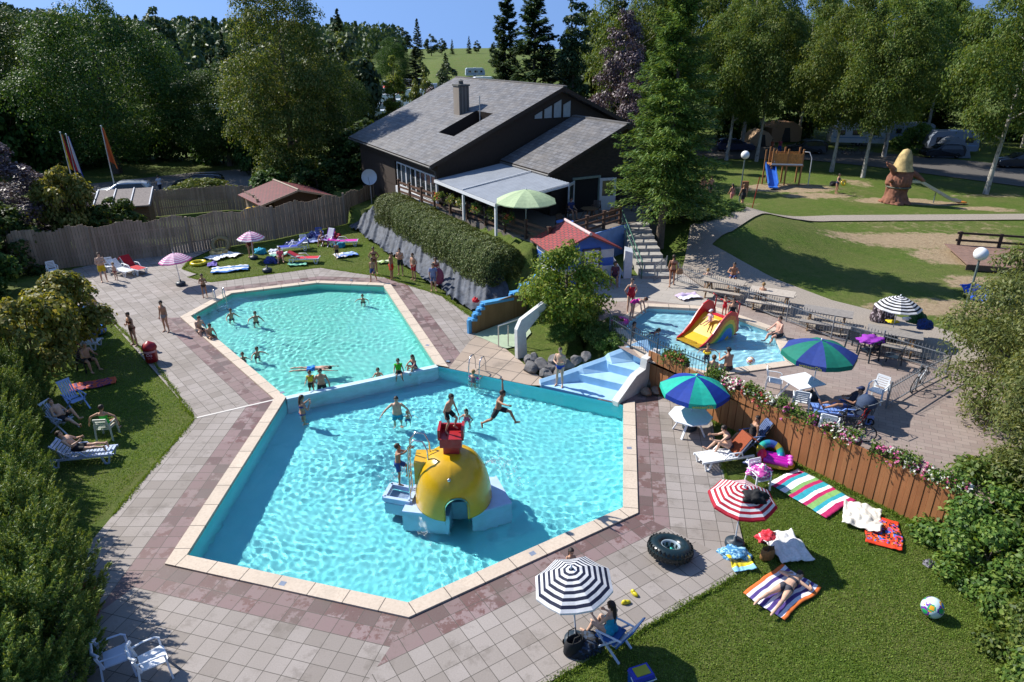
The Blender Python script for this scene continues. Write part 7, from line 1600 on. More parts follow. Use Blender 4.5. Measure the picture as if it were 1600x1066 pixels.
# ---- play tower, stump slide
pt=thing('play_tower','wooden play tower with a blue slide in the sand','play tower',G(1222,287,ZK),R(-8)); WO=M('tower_wood',(.30,.14,.05),.7,.25,5,stretch=(5,5,.6))
for x in (-1.3,0,1.3):
    for y in (-.7,.7): q=MB(); q.box((x,y,1.6),(.13,.13,3.2)); q.build('post',WO,parent=pt)
q=MB(); q.box((0,0,1.75),(2.9,1.6,.1)); q.build('platform',WO,parent=pt); q=MB()
for y in (-.74,.74):
    q=MB()
    for k in range(20): q.box((-1.2+.126*k,y,2.35),(.09,.04,.9))
    q.box((0,y,2.0),(2.6,.03,.08)); q.build('panel',M('tower_panel',(.42,.20,.05),.6,.2,6),parent=pt)
q=MB(); q=MB(); q.box((0,-.78,1.86),(2.7,.06,.12)); q.build('white_rail',WHITEP,parent=pt); q=MB(); q.extr([(-1.75,-.2,1.75),(-1.75,-2.6,.25),(-1.75,-3.1,.2),(-1.75,-3.1,.1),(-1.75,-2.6,.12),(-1.75,-.2,1.6)],(.75,0,0)); q.bar((-1.78,-.1,1.95),(-1.78,-2.7,.4),.06,.3); q.bar((-.98,-.1,1.95),(-.98,-2.7,.4),.06,.3); q.build('slide',M('slide_blue',(.03,.13,.5),.35,.1,3),parent=pt)
for x in (-1.85,-.92): q=MB(); q.box((x,-.25,1.5),(.12,.12,3.1)); q.build('post',WO,parent=pt)
q=MB(); q.tube([(1.4,0,2.9),(1.9,-.3,2.9),(2.15,-.4,2.4),(2.2,-.4,0)],.04,8); q.build('climbing_pole',PL('#c0c4c8',.3),parent=pt)
gs_=thing('stump_slide','tree stump play sculpture with a yellow pointed cap and a metal slide','play sculpture',G(1398,316,ZK)); gs_.scale=(.68,.68,.74); STP=M('stump_brown',(.235,.095,.055),.85,.35,2.2,bump=1,bscale=5)
q=MB(); pr0=[(1.8,0),(1.45,.35),(1.25,1.0),(1.28,1.7),(1.42,2.0),(1.38,2.6),(1.2,3.2),(1.0,3.7)]; pr_=[]
for (r0,a0_),(r1,a1_) in zip(pr0[:-1],pr0[1:]): pr_+=[(r0+(r1-r0)*u/4,a0_+(a1_-a0_)*u/4) for u in range(4)]
q.lathe(pr_+[(1.0,3.7),(0,3.7)],72); kf=lambda x,y,z:1+.22*noise.noise((x*1.3,y*1.3,z*.5))-.20*abs(noise.noise((x*2.6,y*2.6,z*.7+4)))+.07*noise.noise((x*6,y*6,z*3)); q.v=[(x*kf(x,y,z),y*kf(x,y,z),z) for x,y,z in q.v]; q.build('trunk',STP,parent=gs_)
q=MB(); q.lathe([(1.30,3.45),(1.05,3.85),(.92,4.4),(.70,5.1),(.42,5.6),(.0,5.75)],20); q.v=[(x+.18*(z-3.4)*.3,y,z) for x,y,z in q.v]; q.build('cap',M('cap_ochre',(.44,.32,.13),.8,.5,1.4,bump=1,bscale=5),parent=gs_)
for s,e in ((-1,(-1.85,-.2,4.1)),(1,(2.5,-.5,2.45))): q=MB(); q.tube([(s*.9,-.2,3.3),((s*.9+e[0])/2,-.3,(3.3+e[2])/2+.1),e],[.42,.3,.2],8); q.tube([e,(e[0]+s*.25,e[1],e[2]+.15*(-s)+.1)],[.16,.08],6); q.build('branch_arm',STP,parent=gs_)
q=MB(); q.torus((0,0,1.72),1.32,.10,24,6); q.build('belt',PL('#5a5a4a',.7),parent=gs_); q=MB(); q.ball((-1.35,-.6,2.45),(.3,.26,.24),10); q.build('knot',STP,parent=gs_)
q=MB(); sp_=[(1.2,0,2.2),(2.5,-.1,2.15),(6.3,-.7,.3),(7.2,-.8,.22)]
for a,b in zip(sp_[:-1],sp_[1:]):
    q.bar(a,b,.7,.05)
    for s in (-.36,.36): q.bar(Vector(a)+Vector((0,s,.12)),Vector(b)+Vector((0,s,.12)),.05,.28)
q.build('slide',M('slide_metal',(.48,.50,.54),.25,.1,3,metal=.7),parent=gs_); q=MB(); q.box((7.4,-.85,.16),(1.0,.75,.12)); q.build('slide_foot',PL('#b06a18'),parent=gs_)
q=MB(); q.tube([(4.4,-.4,1.1),(4.4,-.4,0)],.06,6); q.build('support',PL('#707478'),parent=gs_)
# ---- timber deck and blue tarpaulin
dk=thing('timber_deck','brown plank deck with a low rail at the right edge','deck',G(1590,412,ZK),R(-16)); q=MB()
for k in range(26): q.box((-3.2+.26*k,0,.32),(.245,4.6,.06))
q.build('planks',M('deck_plank',(.20,.12,.09),.8,.25,5),parent=dk); q=MB(); q.box((0,-2.25,.15),(6.7,.06,.3)); q.build('skirt',M('deck_side',(.10,.06,.045),.8),parent=dk)
for x in (-2.6,-.4,1.8): q=MB(); q.box((x,2.2,.75),(.16,.16,.9)); q.build('post',DARKWOOD,parent=dk)
q=MB(); q.box((-.2,2.2,1.1),(5.2,.1,.12)); q.box((-.2,2.2,.65),(5.2,.1,.12)); q.build('rail',DARKWOOD,parent=dk)
towel('blue tarpaulin spread on the grass behind the tall lamp',G(1580,470,ZK-.02),R(70),2.4,4.2,['#0a4ab0','#0c56c4','#0a4ab0'],.35,60,name='tarpaulin',cat='tarpaulin')
# ---- flags, dish
for i,(x,y,xb,yb,cols,l) in enumerate(((92,207,122,318,['#c8a818','#a01820','#101010'],'left flagpole with a furled yellow and red flag'),(100,210,130,318,['#a82030','#c8c8d0','#2030a0'],'flagpole beside it with a furled red and blue flag'),(162,197,184,312,['#a84820','#c86a30'],'right flagpole with a furled orange flag'))):
    b=G(xb,yb); top=AT(x,y,b.y).z; r=thing('flagpole',l,'flagpole',b); q=MB(); q.tube([(0,0,0),(0,0,top)],[.06,.035],8); q.ball((0,0,top),.08,8); q.build('pole',PL('#c4c8cc',.3),parent=r)
    V=[];n=14
    for j in range(n+1):
        t=j/n
        for k in range(9): s=k/8; wd=.9*(.25+.75*t)*s; V.append((.06+wd*.75,.14*math.sin(s*9+t*3)*t-.05,top-.15-2.7*t-.9*s*t))
    q=MB(); q.v=V
    for j in range(n):
        for k in range(8): q.f.append((j*9+k,j*9+k+1,(j+1)*9+k+1,(j+1)*9+k)); q.mi.append(int(k/8*len(cols))); q.s.append(True)
    q.build('flag',[cloth(c) for c in cols],parent=r)
ds=thing('satellite_dish','white satellite dish on a mast beside the clubhouse','satellite dish',HP(-11,-.7,1.3)); q=MB(); q.tube([(0,0,-1.5),(0,0,1.7)],.04,8); q.build('mast',PL('#808488'),parent=ds); q=MB(); T=Matrix.Translation((0,-.1,2.0))@Matrix.Rotation(R(80),4,'X'); q.lathe([(0,0),(.3,.03),(.5,.09),(.62,.15)],24,0,T); q.build('dish',PL('#c0c4c8'),parent=ds); q=MB(); q.tube([T@Vector((0,-.55,.1)),T@Vector((0,0,.6))],.015,6); q.build('feed_arm',PL('#606468'),parent=ds)
# ---- vehicles, caravans, tents
car('white estate car parked left of the shed roof',G(197,310),R(196),'#b8bec6',4.6); car('dark estate car parked in front of the bright green hedge',G(312,297),R(190),'#14181e',4.6)
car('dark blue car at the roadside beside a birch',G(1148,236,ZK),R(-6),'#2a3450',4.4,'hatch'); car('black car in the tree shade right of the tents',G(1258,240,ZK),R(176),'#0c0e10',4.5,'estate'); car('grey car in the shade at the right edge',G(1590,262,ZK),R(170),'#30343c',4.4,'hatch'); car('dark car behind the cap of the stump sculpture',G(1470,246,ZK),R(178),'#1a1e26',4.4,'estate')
tent('beige frame tent behind the play tower',G(1222,226,ZK)+Vector((1,4,0)),R(12),'#b08868',4.4,3.2,2.5,frame=True); tent('low beige awning tent left of the frame tent',G(1195,232,ZK)+Vector((0,3,0)),R(5),'#c0a080',3.8,2.6,2.0)
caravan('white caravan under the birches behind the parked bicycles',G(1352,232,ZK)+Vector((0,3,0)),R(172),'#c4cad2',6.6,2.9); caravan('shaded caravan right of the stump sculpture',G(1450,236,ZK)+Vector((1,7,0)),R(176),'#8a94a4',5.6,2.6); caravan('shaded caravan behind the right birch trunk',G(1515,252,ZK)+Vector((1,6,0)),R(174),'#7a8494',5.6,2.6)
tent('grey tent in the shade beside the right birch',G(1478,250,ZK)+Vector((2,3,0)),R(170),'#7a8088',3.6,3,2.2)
put('shrub','red-leaved bush behind the stump sculpture cap',G(1448,240,ZK).x,G(1448,240,ZK).y+2,scale=(2.0,1.2,2.0))
for i in range(5): bicycle('dark bicycle parked in a row before the white caravan',G(1318+9*i,242,ZK),R(70+9*i),('#601818','#202428','#303a50')[i%3],'bicycles in a row before the white caravan')
def far(px,py,r): 
    d=ray(px,py); s=r/math.hypot(d.x,d.y); x,y=d.x*s,d.y*s; return Vector((x,y,hz(x,y)-.05))
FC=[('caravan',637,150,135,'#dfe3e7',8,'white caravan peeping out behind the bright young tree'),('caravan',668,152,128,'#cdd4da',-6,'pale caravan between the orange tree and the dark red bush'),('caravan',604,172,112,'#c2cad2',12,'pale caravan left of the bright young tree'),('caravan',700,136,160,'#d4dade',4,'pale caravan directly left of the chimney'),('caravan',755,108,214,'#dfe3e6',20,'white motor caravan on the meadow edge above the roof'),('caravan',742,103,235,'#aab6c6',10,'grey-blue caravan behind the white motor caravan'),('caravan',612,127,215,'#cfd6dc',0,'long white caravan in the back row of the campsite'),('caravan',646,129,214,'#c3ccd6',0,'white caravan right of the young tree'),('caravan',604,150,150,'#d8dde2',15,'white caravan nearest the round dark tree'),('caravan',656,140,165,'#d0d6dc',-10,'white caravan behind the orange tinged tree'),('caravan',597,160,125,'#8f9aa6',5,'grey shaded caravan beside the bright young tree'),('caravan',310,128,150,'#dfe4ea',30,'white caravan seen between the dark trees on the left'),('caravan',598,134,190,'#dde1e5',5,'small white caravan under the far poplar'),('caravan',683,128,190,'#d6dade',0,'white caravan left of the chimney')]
for k,x,y,r_,c,a,l in FC: caravan(l,far(x,y,r_),R(a),c,6.2,2.7)
for x,y,r_,c,l in ((612,119,205,'#b8321c','red dome tent at the campsite'),(720,117,190,'#d6d8da','large white tent left of the chimney top'),(700,118,185,'#c4c8ce','grey-white tent at the campsite'),(735,119,170,'#dcdedf','white tent just above the chimney')): tent(l,far(x,y,r_),R(15),c,7,5,3.4)
for x,y,r_,c,l in ((601,140,170,'#c8ccd2','silver car at the campsite'),(588,152,140,'#7088a8','blue car at the campsite near the round tree'),(648,134,185,'#5a78a8','blue car in the campsite back row'),(566,182,110,'#20262c','dark car beside the low camp roof')): car(l,far(x,y,r_),R(200),c,4.4,'hatch')
sh2=thing('camp_shelter','small dark shelter with a pale flat roof left of the slate roof','shelter',far(566,190,88)); q=MB(); q.box((0,0,1.2),(4.2,3,2.3)); q.build('wall',DARKWOOD,parent=sh2); q=MB(); q.box((0,0,2.45),(5,3.8,.16)); q.build('roof',PL('#9aa2b0'),parent=sh2)
heap('white camping chairs and gear at the dark shelter',far(562,195,84)+Vector((0,0,.2)),.9,['#d8dce0','#8a9098'],41,'camping_gear','camping gear',.9)
parasol('pale camping parasol at the end of the slate roof',far(590,186,92),('#a8b0c0','#b0b8c8'),1.6,2.4,(0,0),None,valance=0)

# ---- spray thrown up beside the dome
def spray(label,p0,v0,n,seed,sp=.35):
    rg=np.random.RandomState(seed); t=rg.uniform(0,.75,n); V=np.array(v0)[None]+rg.normal(0,sp,(n,3)); C=V*t[:,None]; C[:,2]-=4.9*t*t; C=C[C[:,2]>-.05-p0.z]; k=len(C)
    N=rdirs(rg,k); L=rg.uniform(.012,.035,k); v,f=cards(C,N,rdirs(rg,k),L,L*.8); o=bpy.data.objects.new('water_spray',mesh_np('water_spray',v,f,M('water_drops',(.85,.92,.95),.1,.04,3,Specular_IOR_Level=.8))); COL.objects.link(o); o.location=p0; tag(o,label,'splash',None,'stuff')
spray('spray of water drops right of the dome',Vector((cd.x+.95,cd.y+.2,1.05)),(1.7,.5,1.6),900,1); spray('spray of water drops left of the dome',Vector((cd.x-1.0,cd.y+.5,.75)),(-2.2,-.1,1.5),700,2)
for i,(x,y) in enumerate(((404,500),(622,648),(475,640),(367,498),(729,650),(402,552))): p=G(x,y,ZW); spray('splash of drops round a swimmer',p,(.0,.0,1.0),90,10+i,.55)
# ================================================================ PLACING THE PEOPLE
def N(h): return ('trunks',h)
DK=('#1c120b',0); BR=('#3a2614',0); BL=('#8a6a3a',.0); LG=('#241710',.8); LB=('#6a4a26',.8); GY=('#77706a',0)
PP=person
# plaza and left lawn
PP('bare-chested man in yellow swim shorts on the paved corner',G(164,441),yw(.55,-.8),1.82,'m',P(A=((.25,.25,-1),(-.85,.6,.1)),A2=((.25,.2,-1),(-.8,.55,.3)),fat=.5),0,[N('#c8a81c')],BR)
PP('toddler beside the man in yellow shorts',G(182,438),yw(-.3,-.9),1.05,'m',STAND,0,[('briefs','#a04a48')],BL)
PP('child in brown shorts standing at the far pool ladder',G(321,465),yw(.4,-.9),1.35,'m',P(A=((.3,.2,-1),(-.7,.7,.2))),2,[('briefs','#4a2c1c')],BR)
PP('boy in grey swim shorts standing on the plaza tiles',G(260,519),yw(-.3,-.95),1.62,'m',RELAX,1,[('briefs','#8a8f98')],DK)
PP('tanned woman with folded arms at the left lawn edge',G(210,540),yw(-.4,-.8),1.66,'f',CROSS,1,[('bikini','#6a3a28')],('#3a2614',.2))
PP('man with a blue patterned towel slouching in a white chair',G(150,497)+Vector((0,0,.46)),yw(.8,-.6),1.75,'m',P(sp=(0,-.35,1),L=((.15,1,-.1),(.05,.75,-.8)),A=((.25,.3,-.9),(-.6,.8,.1))),1,[N('#3a5a9a')],BR,'seat')
PP('person lying on the lounger under the teal parasol',G(118,545)+Vector((0,0,.42)),yw(.95,.1),1.7,'f',RECL,0,[('bikini','#7a2030')],BR,'seat')
PP('broad-backed man sitting on the black chair',G(138,578)+Vector((0,0,.43)),yw(.85,-.4),1.78,'m',P(sp=(0,.35,1),L=((.18,1,-.05),(.03,.2,-1)),A=((.2,.6,-.75),(-.2,.9,.1)),fat=.7),1,[N('#101218')],GY,'seat')
PP('person sitting in the shade beside the broad-backed man',G(122,562,-.05)+Vector((0,0,.30)),yw(.7,-.6),1.7,'f',SIT,1,[('bikini','#2a2a50')],LG,'seat')
PP('sunbather with raised knee in the folding recliner',G(104,671)+Vector((0,0,.42)),yw(.95,-.2),1.74,'m',P(sp=(0,-.7,.75),L=((.12,1,-.0),(.03,.9,-.45)),L2=((.12,.75,.7),(.03,.55,-.9)),A=((.3,.5,-.75),(-.5,.8,.1)),face=(0,.9,.2)),0,[N('#2a2a30')],BR,'seat')
PP('person in a green top seen from behind in the slatted chair',G(170,682)+Vector((0,0,.42)),yw(-.1,.95),1.65,'f',P(sp=(0,-.1,1),L=((.15,1,-.08),(.03,.15,-1)),A=((.9,-.1,-.35),(.3,-.1,-.9)),face=(.3,1,-.1)),1,[('suit','#2aa838')],('#2a1a10',.1),'seat')
PP('reading sunbather stretched out on the white lounger',G(126,721)+Vector((0,0,.44)),yw(.97,.18),1.78,'m',P(sp=(0,-.75,.7),L=((.08,1,.02),(.02,1,.0)),A=((.3,.7,-.5),(-.4,.8,.4)),face=(0,.9,.35)),0,[N('#16181e')],BR,'seat')
# green pool
PP('boy sitting on the left edge of the green pool',G(312,520)+Vector((0,0,.06)),yw(.75,-.65),1.7,'m',SITB,0,[N('#1c2030')],BR,'seat')
PP('person with wet hair sitting behind the boy on the pool edge',G(325,528)+Vector((.1,0,.0)),yw(.75,-.65),1.5,'m',SITB,1,[N('#202838')],DK,'seat')
UPF=-.95
def wet(label,px,py,yaw,h,sex,pose,sk,wear,hair,dz=None,**k):
    return recv(PP(label,G(px,py,ZW)*1.0+Vector((0,0,0)) if dz is None else Vector((G(px,py,ZW).x,G(px,py,ZW).y,dz)),yaw,h,sex,pose,sk,wear,hair,**k))
wet('dark-haired swimmer near the left end of the green pool',362,497,yw(.7,-.6),1.35,'m',WADE,1,[N('#203060')],DK,UPF)
wet('splashing swimmer right of the dark-haired swimmer',400,502,yw(.5,-.8),1.4,'m',P(sp=(0,.2,1),A=((.9,.4,-.2),(.4,.8,-.4)),A2=((.7,.3,-.8),(.3,.7,-.5))),1,[N('#302030')],DK,UPF)
wet('lone swimmer at the far right of the green pool',567,470,yw(0,-1),1.2,'m',P(sp=(0,.1,1),A=((.9,.5,-.1),(.3,.8,-.2))),1,[N('#202020')],BR,UPF)
wet('small child looking out of the water by the left wall',380,561,yw(.3,-.9),1.15,'m',WADE,1,[N('#303040')],BR,UPF)
wet('child splashing beside the small child by the left wall',402,555,yw(.6,-.6),1.25,'m',P(sp=(0,.2,1),A=((.8,.5,-.2),(.5,.8,-.5))),1,[N('#203050')],DK,UPF)
wet('person floating face down in blue shorts',490,577,yw(.98,.12),1.66,'m',P(sp=(0,0,1),A=((.2,.1,1),(.05,.1,1)),L=((.12,.0,-1),(.06,-.05,-1)),face=(0,1,.1),tilt=90,ft=(0,.2,-1)),0,[N('#1a80d0')],DK,ZW+.02,anchor='none')
wet('child leaning on the dividing wall from the green pool',591,586,yw(.2,-1),1.2,'m',P(sp=(0,.3,1),A=((.5,.6,-.5),(.8,.4,-.1))),1,[N('#203060')],DK,UPF)
wt_=Vector((0,0,-.02))
PP('child in a bright green swim vest sitting on the dividing wall',G(623,583,-.03),yw(.2,-.9),1.25,'m',P(sp=(0,.05,1),L=((.15,1,-.1),(.1,.4,-.9)),A=((.3,.3,-.9),(.1,.8,-.4))),1,[('vest','#38b818'),N('#203020')],DK,'seat')
PP('girl hugging her knees on the dividing wall',G(648,577,-.03),yw(-.5,-.8),1.35,'f',P(sp=(0,.25,1),L=((.12,.85,.55),(.03,.35,-.95)),A=((.25,.8,-.5),(-.3,.85,-.3)),face=(0,1,-.1)),1,[('suit','#4a2060')],LG,'seat')
wet('child in a yellow vest standing at the dividing wall',487,609,yw(.2,-.9),1.15,'m',P(sp=(0,.1,1),A=((.3,.4,-.8),(.2,.8,-.3))),1,[('vest','#c8b41c'),N('#182018')],DK,-.40)
wet('man leaning both hands on the dividing wall',503,606,yw(.25,-.95),1.75,'m',P(sp=(0,.2,1),A=((.45,.25,-.9),(.1,.35,-.9)),L=((.1,.05,-1),(.03,-.05,-1))),1,[N('#20242c')],DK,-.93)
# main pool
MF=-1.25
wet('woman in a blue patterned bikini shading her eyes',475,645,yw(.8,.5),1.7,'f',P(A=((.6,.4,-.6),(-.5,.5,.75)),A2=((.5,.5,-.7),(-.4,.6,.6))),1,[('bikini','#2a3a8a')],('#3a2614',.4),-1.02)
wet('broad man in turquoise shorts wading with a child',621,652,yw(.1,-1),1.82,'m',P(sp=(0,.12,1),A=((.75,.15,-.6),(.55,.35,-.6)),A2=((.75,.15,-.7),(.4,.4,-.8)),fat=.6),0,[N('#1a90b0')],DK,-1.0)
wet('toddler with blue armbands beside the broad man',637,650,yw(.2,-1),.98,'m',P(A=((.95,.2,-.1),(.5,.6,-.1))),0,[('armband','#2a78c8'),N('#2060a0')],BR,-.90)
wet('girl in pink behind the red seat',729,652,yw(-.3,-.9),1.3,'f',P(sp=(0,.15,1),A=((.7,.2,-.65),(-.2,.7,-.6))),1,[('suit','#d0406a')],LG,-1.05)
wet('girl with pink armbands at the pool ladder',740,594,yw(.5,.85),1.2,'f',P(A=((.6,.4,-.6),(.1,.9,.1))),0,[('armband','#c02a98'),('suit','#806070')],('#8a6a3a',.3),-.85)
PP('boy in striped shorts climbing the dome ladder',Vector((cd.x-1.62,cd.y+.02,.42)),yw(.98,.1),1.42,'m',P(sp=(0,.12,1),A=((.12,.75,.35),(.05,.65,.75)),A2=((.15,.85,-.35),(.05,.8,.5)),L=((.1,.1,-1),(.04,-.05,-1)),L2=((.1,.8,-.55),(.03,-.1,-1)),face=(0,1,.25)),2,[N('#2a4a8c')],BR)
PP('boy stepping up onto the red seat of the dome',Vector((cd.x-.12,cd.y+.02,2.28)),yw(.75,-.5),1.32,'m',P(sp=(0,.38,1),A=((.3,-.3,-1),(.1,.2,-1)),A2=((.25,.3,-1),(0,.4,-.9)),L=((.12,.35,-.95),(.04,-.35,-1)),L2=((.15,.75,-.6),(.05,-.35,-1)),face=(.1,1,-.15)),1,[N('#14161c')],DK)
jp=AT(778,640,18.3); PP('boy leaping off the dome with arms thrown wide',jp,yw(.9,-.42),1.5,'m',P(sp=(0,.30,1),A=((.55,.9,.05),(.3,.95,.15)),A2=((.25,-.1,1),(.1,-.1,1)),L=((.1,-.45,-.85),(.03,-.8,-.5)),L2=((.12,.95,-.1),(.05,.45,-.9)),face=(0,1,-.25)),2,[N('#23262c')],DK,'none')
PP('man in blue briefs standing on the pale blue cascade',G(873,604,.03),yw(-.4,-.85),1.74,'m',P(A=((.3,.15,-1),(-.7,.75,.0)),A2=((.3,.15,-1),(-.65,.7,.1)),L2=((.1,.2,-1),(.02,-.1,-1)),fat=.3),0,[('briefs','#23409a')],BR)
# back lawn
BLW=[(586,428,1.7,'f',HIPS,2,[('bikini','#4a2a1c')],LG,(.2,-.9),'woman with long hair standing behind the boy in blue shorts'),(583,440,1.45,'m',WALK,2,[N('#20386a')],DK,(-.2,-.95),'boy in blue shorts walking by the green pool'),(614,437,1.72,'m',P(sp=(0,.02,1),A=((.1,.05,-1),(.0,.1,-1)),face=(.2,1,-.5)),2,[N('#d02818')],DK,(.9,-.2),'tall boy in bright red shorts at the tarp'),(626,430,1.72,'m',CROSS,1,[N('#1c2420')],DK,(-.2,-.9),'boy in dark shorts facing the boy in bright red shorts'),(646,438,1.68,'m',HIPS,1,[N('#a01820')],BR,(-.6,-.6),'boy in crimson shorts with hands on hips'),(678,455,1.66,'m',P(A=((.2,.1,-1),(-.2,.4,-.9))),1,[N('#5a6a90'),('shirt','#7a84a8')],DK,(.1,-1),'boy in a blue shirt holding a board by the tarp'),(682,446,1.7,'f',STAND,2,[('bikini','#8a2a30')],DK,(-.1,-1),'person standing behind the boy in the blue shirt'),(527,405,1.15,'m',WALK,2,[N('#241c20')],DK,(.3,-.9),'dark tanned child walking on the back lawn'),(393,402,1.7,'f',STAND,1,[('suit','#6a2a20')],('#b08a4a',.4),(.1,-1),'blonde woman standing under the pink lawn parasol')]
for x,y,h,s,p,k,wr,hr,d,l in BLW: PP(l,G(x,y,0 if y>425 else -.04),yw(*d),h,s,p,k,wr,hr)
q=MB(); q.ball((0,0,0),(.30,.05,.52),16); o=q.build('bodyboard',PL('#8a3a5a'),loc=G(685,452)+Vector((.05,.05,.75))); tag(o,'dark pink bodyboard held by the boy in the blue shirt','bodyboard')
PP('sunbather in pink sitting on the back lawn',G(439,409,-.04),yw(.3,-.9),1.62,'f',SITG,0,[('shirt','#d05a70')],DK,'mid'); PP('woman sitting beside the purple deck chair',G(503,383,-.04),yw(.1,-1),1.66,'f',SITG,2,[('bikini','#7a3a28')],LB,'mid')
# paddling pool
PP('woman in a red swimsuit standing at the paddling pool',G(985,490,ZK),yw(.15,-.95),1.74,'f',P(sp=(0,-.02,1),A=((.55,-.25,-1),(-.4,.1,-.9)),fat=.3),0,[('suit','#b8142c')],('#2a1a10',.2))
PP('woman in a pink swimsuit bending over the pool rim',G(988,499,ZK+.06),yw(.8,-.55),1.6,'f',BEND,0,[('suit','#d02a90')],('#4a2a18',.2))
wet2=lambda *a,**k: recv(PP(*a,**k)); KF=ZK-.5
wet2('child with long dark hair in the paddling pool corner',Vector((G(990,523,ZK-.1).x,G(990,523,ZK-.1).y,KF)),yw(.6,-.5),.95,'f',WADE,1,[('suit','#202430')],LG); wet2('child in a purple swimsuit crawling in the paddling pool',Vector((G(1020,518,ZK-.1).x,G(1020,518,ZK-.1).y,KF+.22)),yw(.6,-.7),1.1,'f',P(sp=(0,.3,1),A=((.3,.7,-.8),(.1,.4,-.9)),tilt=30,L=((.2,-.2,-1),(.05,-.7,-.7))),1,[('suit','#4a1a70')],('#2a1a10',.5),anchor='none')
stp=s0+sx*LS*.84+sy*.6
PP('adult in dark swimwear sitting behind the slide top',G(1143,498,ZK)+Vector((0,0,.12)),yw(-.3,-.9),1.72,'f',SIT,1,[('suit','#1c1a24')],DK,'seat'); PP('child in red armbands at the top of the rainbow slide',Vector((stp.x,stp.y,ZK+.62)),yw(-.6,-.7),1.0,'f',P(A=((.9,.2,.1),(.5,.5,.4))),1,[('armband','#d01824'),('suit','#c02030')],DK); sc_=s0+sx*LS*.5+sy*.65
PP('small child in a white hat sliding down the rainbow slide',Vector((sc_.x,sc_.y,ZK-.1+.70)),yw(-sx.x,-sx.y),.95,'m',P(sp=(0,-.2,1),L=((.12,1,-.25),(.03,1,-.35)),A=((.5,.3,-.8),(.2,.6,-.3))),0,[('shirt','#d0a8b0')],None,'seat',cap='#d8dce4')
wet2('child with a yellow swim ring in the paddling pool',Vector((G(1104,562,ZK-.1).x,G(1104,562,ZK-.1).y,KF)),yw(-.1,-1),1.08,'m',P(A=((.95,.2,-.1),(.5,.5,-.3))),1,[('ring','#d8b820'),N('#303040')],DK)
PP('adult with a dark cap sitting on the front pool rim',G(1137,580,ZK)+Vector((0,0,.06)),yw(-.3,.9),1.75,'m',P(sp=(0,.15,1),L=((.15,1,-.15),(.05,.3,-.95)),A=((.35,.5,-.7),(-.4,.7,.5)),fat=.5),1,[N('#22262e')],DK,'seat',cap='#1a1c24'); PP('person reclining beside the adult with the dark cap',G(1112,586,ZK)+Vector((0,0,.06)),yw(.2,.95),1.6,'f',P(sp=(0,-.3,1),L=((.12,.9,.4),(.03,.4,-.9))),0,[('bikini','#a0607a')],('#5a3a20',.3),'seat'); PP('man with a bare back sitting on the right pool rim',G(1217,527,ZK)+Vector((0,0,.06)),yw(-.85,-.2),1.78,'m',P(sp=(0,.12,1),L=((.18,1,-.1),(.05,.3,-.95)),A=((.3,.55,-.75),(-.25,.8,-.3)),fat=.5),3,[N('#22303a')],BR,'seat')
PP('tanned woman in a brown bikini walking with a bag by the iron gate',G(1049,447,ZK),yw(.1,.95),1.72,'f',WALK,2,[('bikini','#6a3418')],('#2a1a10',.3)); bag('tan shoulder bag carried by the woman in the brown bikini',G(1056,445,ZK)+Vector((.12,-.05,.62)),.3,'#9a7a5a',.8); PP('small child in turquoise shorts at the iron fence',G(1103,452,ZK),yw(.3,.9),1.08,'m',P(A=((.4,.5,-.5),(.1,.8,.2))),0,[N('#1a9a98')],BL)
PP('person resting elbows on the shaded picnic table',G(1146,450,ZK)+Vector((0,.3,.47)),yw(-.3,-.9),1.7,'m',P(sp=(0,.3,1),L=((.15,1,-.1),(.03,.1,-1)),A=((.4,.7,-.6),(-.6,.8,.1))),2,[N('#3a4a80')],DK,'seat'); PP('child sitting at the pale sunlit picnic table',G(1188,478,ZK)+Vector((0,0,.47)),yw(.5,.7),1.3,'m',SIT,1,[N('#2a2a30')],BL,'seat')
PP('person in a white chair beside the striped hut door',G(960,446,ZK)+Vector((0,0,.46)),yw(-.2,-.9),1.66,'f',SIT,2,[('shirt','#5a3040'),N('#3a2030')],DK,'seat'); chair('white garden chair coloured in blue shade beside the striped hut',G(960,446,ZK),yw(-.2,-.9),'#aab8d0')  # white chair whose plastic colour carries the blue of the shade
PP('person sitting at the round table under the spruce',HP(8.7,11.3,ZT+.48),yw(-.2,-.9),1.7,'f',SIT,1,[('shirt','#5a4a48'),N('#303030')],DK,'seat'); PP('person sitting at the table in front of the open door',HP(7.2,6.4,ZT+.48),yw(.5,-.7),1.7,'m',SIT,1,[('shirt','#2a3a70'),N('#303848')],DK,'seat'); PP('person in a red top sitting under the awning',HP(3.4,2.9,ZT+.48),yw(-.3,-.9),1.65,'f',SIT,1,[('shirt','#a03038'),N('#302020')],DK,'seat')
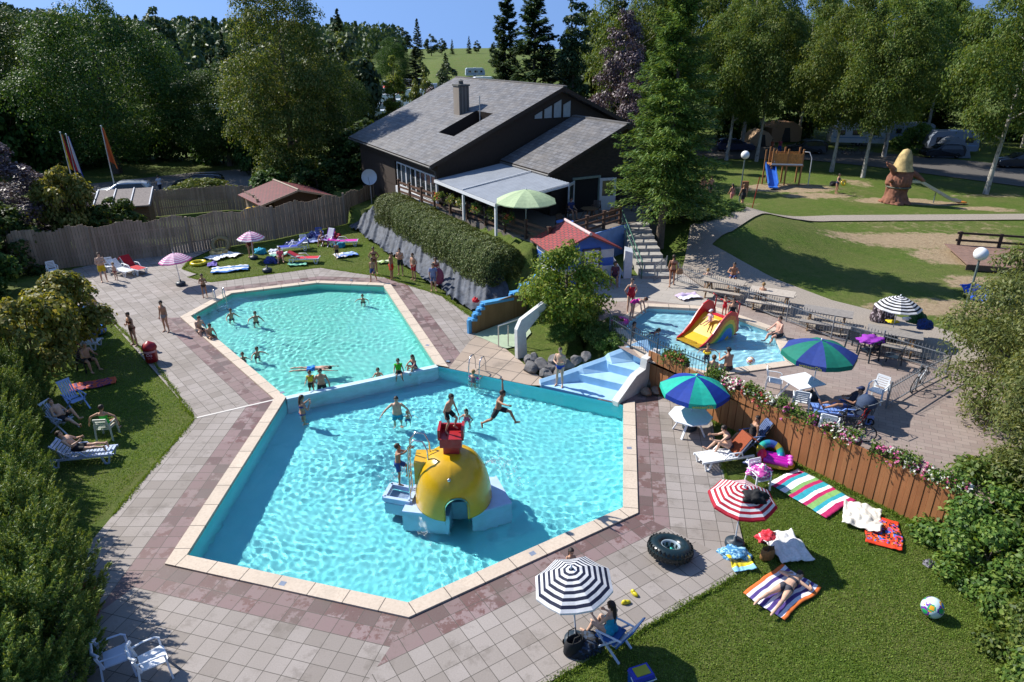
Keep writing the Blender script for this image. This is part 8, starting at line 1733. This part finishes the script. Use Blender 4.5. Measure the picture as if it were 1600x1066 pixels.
# path and playground
for x,y,h,s,p,wr,hr,d,l in ((1096,314,1.68,'f',WALK,[('shirt','#a07a6a'),N('#4a4038')],LB,(.3,-.9),'woman with blonde hair walking down the path'),(1108,316,1.8,'m',WALK,[N('#3a3a40')],('#5a3a20',0),(.2,-.95),'bare-chested man walking down the path'),(1140,334,1.5,'f',WALK,[('dress','#b87a70')],LG,(-.3,.9),'girl in a pink dress on the path'),(1157,338,1.66,'f',WALK,[('dress','#1c1c20')],LB,(-.1,.98),'woman in a dark skirt on the path beside the lamp'),(1307,303,1.68,'f',P(A=((.5,.3,-.8),(.1,.7,-.3))),[('suit','#232a4a')],('#2a1a10',.2),(.6,-.7),'woman in a dark swimsuit carrying bags on the playground'),(1205,240,1.6,'m',STAND,[N('#a04a20'),('shirt','#b05a38')],DK,(.2,-.9),'person in orange behind the play tower'),(1217,240,1.65,'f',P(sp=(0,.2,1)),[('shirt','#b84a5a'),('trousers','#2a4aa0')],BL,(-.3,-.9),'person in pink and blue before the beige tent')):
    g=G(x,y,ZK); PP(l,Vector((g.x,g.y,max(ZK,hz(g.x,g.y)+.03))),yw(*d),h,s,p,1,wr,hr)
heap('black bag carried by the woman on the playground',G(1302,300,ZK)+Vector((-.15,0,.55)),.28,['#16181c'],51,'shoulder_bag','bag',.9); ring('yellow swim ring carried by the woman on the playground',G(1313,299,ZK)+Vector((.1,-.1,.75)),.2,.07,['#d8b818'],(R(70),0))
PP('person in a white shirt walking in the car park',G(252,303),yw(-.7,.5),1.75,'m',WALK,0,[('shirt','#c8ccdc'),('trousers','#2a3040')],DK)
# front right
PP('woman in a bikini bent forward on the white lounger',G(1136,716)+Vector((0,0,.42)),yw(-.92,.05),1.68,'f',P(sp=(0,.42,1),L=((.15,1,.12),(.02,.45,-.55)),L2=((.2,.9,.42),(.02,.3,-.9)),A=((.3,.75,-.55),(-.2,.9,.1)),face=(.2,1,-.35),fat=.25),0,[('bikini','#2a2e3a')],('#241710',.2),'seat',vox=.012)
PP('person in the shaded dark blue recliner',Vector((8.3,20.55,.43)),yw(-.95,-.1),1.7,'f',P(sp=(0,-.45,1),L=((.15,1,.0),(.03,.6,-.8))),2,[('suit','#201a1c')],DK,'seat'); PP('child hidden between the octagonal table and the lounger',Vector((7.35,20.5,.0)),yw(-.9,.1),1.15,'f',SITG,2,[('suit','#3a2a20')],DK,'mid')
PP('sunbather lying face down on the purple striped towel',G(1226,921,.0)+Vector((-.02,-.1,.02)),yw(.72,.62),1.74,'f',P(sp=(0,-.02,1),L=((.16,0,-1),(.10,-.03,-1)),L2=((.22,.0,-1),(.14,-.02,-1)),A=((.85,.2,.1),(-.55,.25,.8)),face=(.7,.8,.1),tilt=88,ft=(0,.2,-1),fat=.35),0,[('bikini','#3a3a44')],('#1c120b',.3),'mid',vox=.011)
PP('woman in a turquoise swimsuit seen from behind under the navy striped parasol',Vector((2.30,11.95,.43)),yw(-.70,.70),1.7,'f',P(sp=(0,.02,1),L=((.15,1,.0),(.04,.35,-.9)),A=((.35,.3,-.85),(-.1,.9,-.1)),A2=((.4,.45,-.75),(-.2,.85,.25)),face=(-.2,1,-.1)),0,[('suit','#1a98b8')],('#2a1810',.9),'seat',vox=.011)
PP('child behind the navy striped parasol with only the dark hair showing',G(893,895),yw(.2,-.9),1.15,'f',SITG,1,[('suit','#c03040')],LG,'mid')
PP('man in a cap resting on the blue-grey lounger',G(1322,655,ZK)+Vector((0,0,.44)),yw(-.95,.15),1.76,'m',P(sp=(0,-.6,.8),L=((.14,1,.15),(.03,.9,-.35)),A=((.3,.6,-.6),(-.5,.8,.2))),2,[N('#2a3a6a'),('shirt','#1c2030')],DK,'seat',cap='#1a2a50')
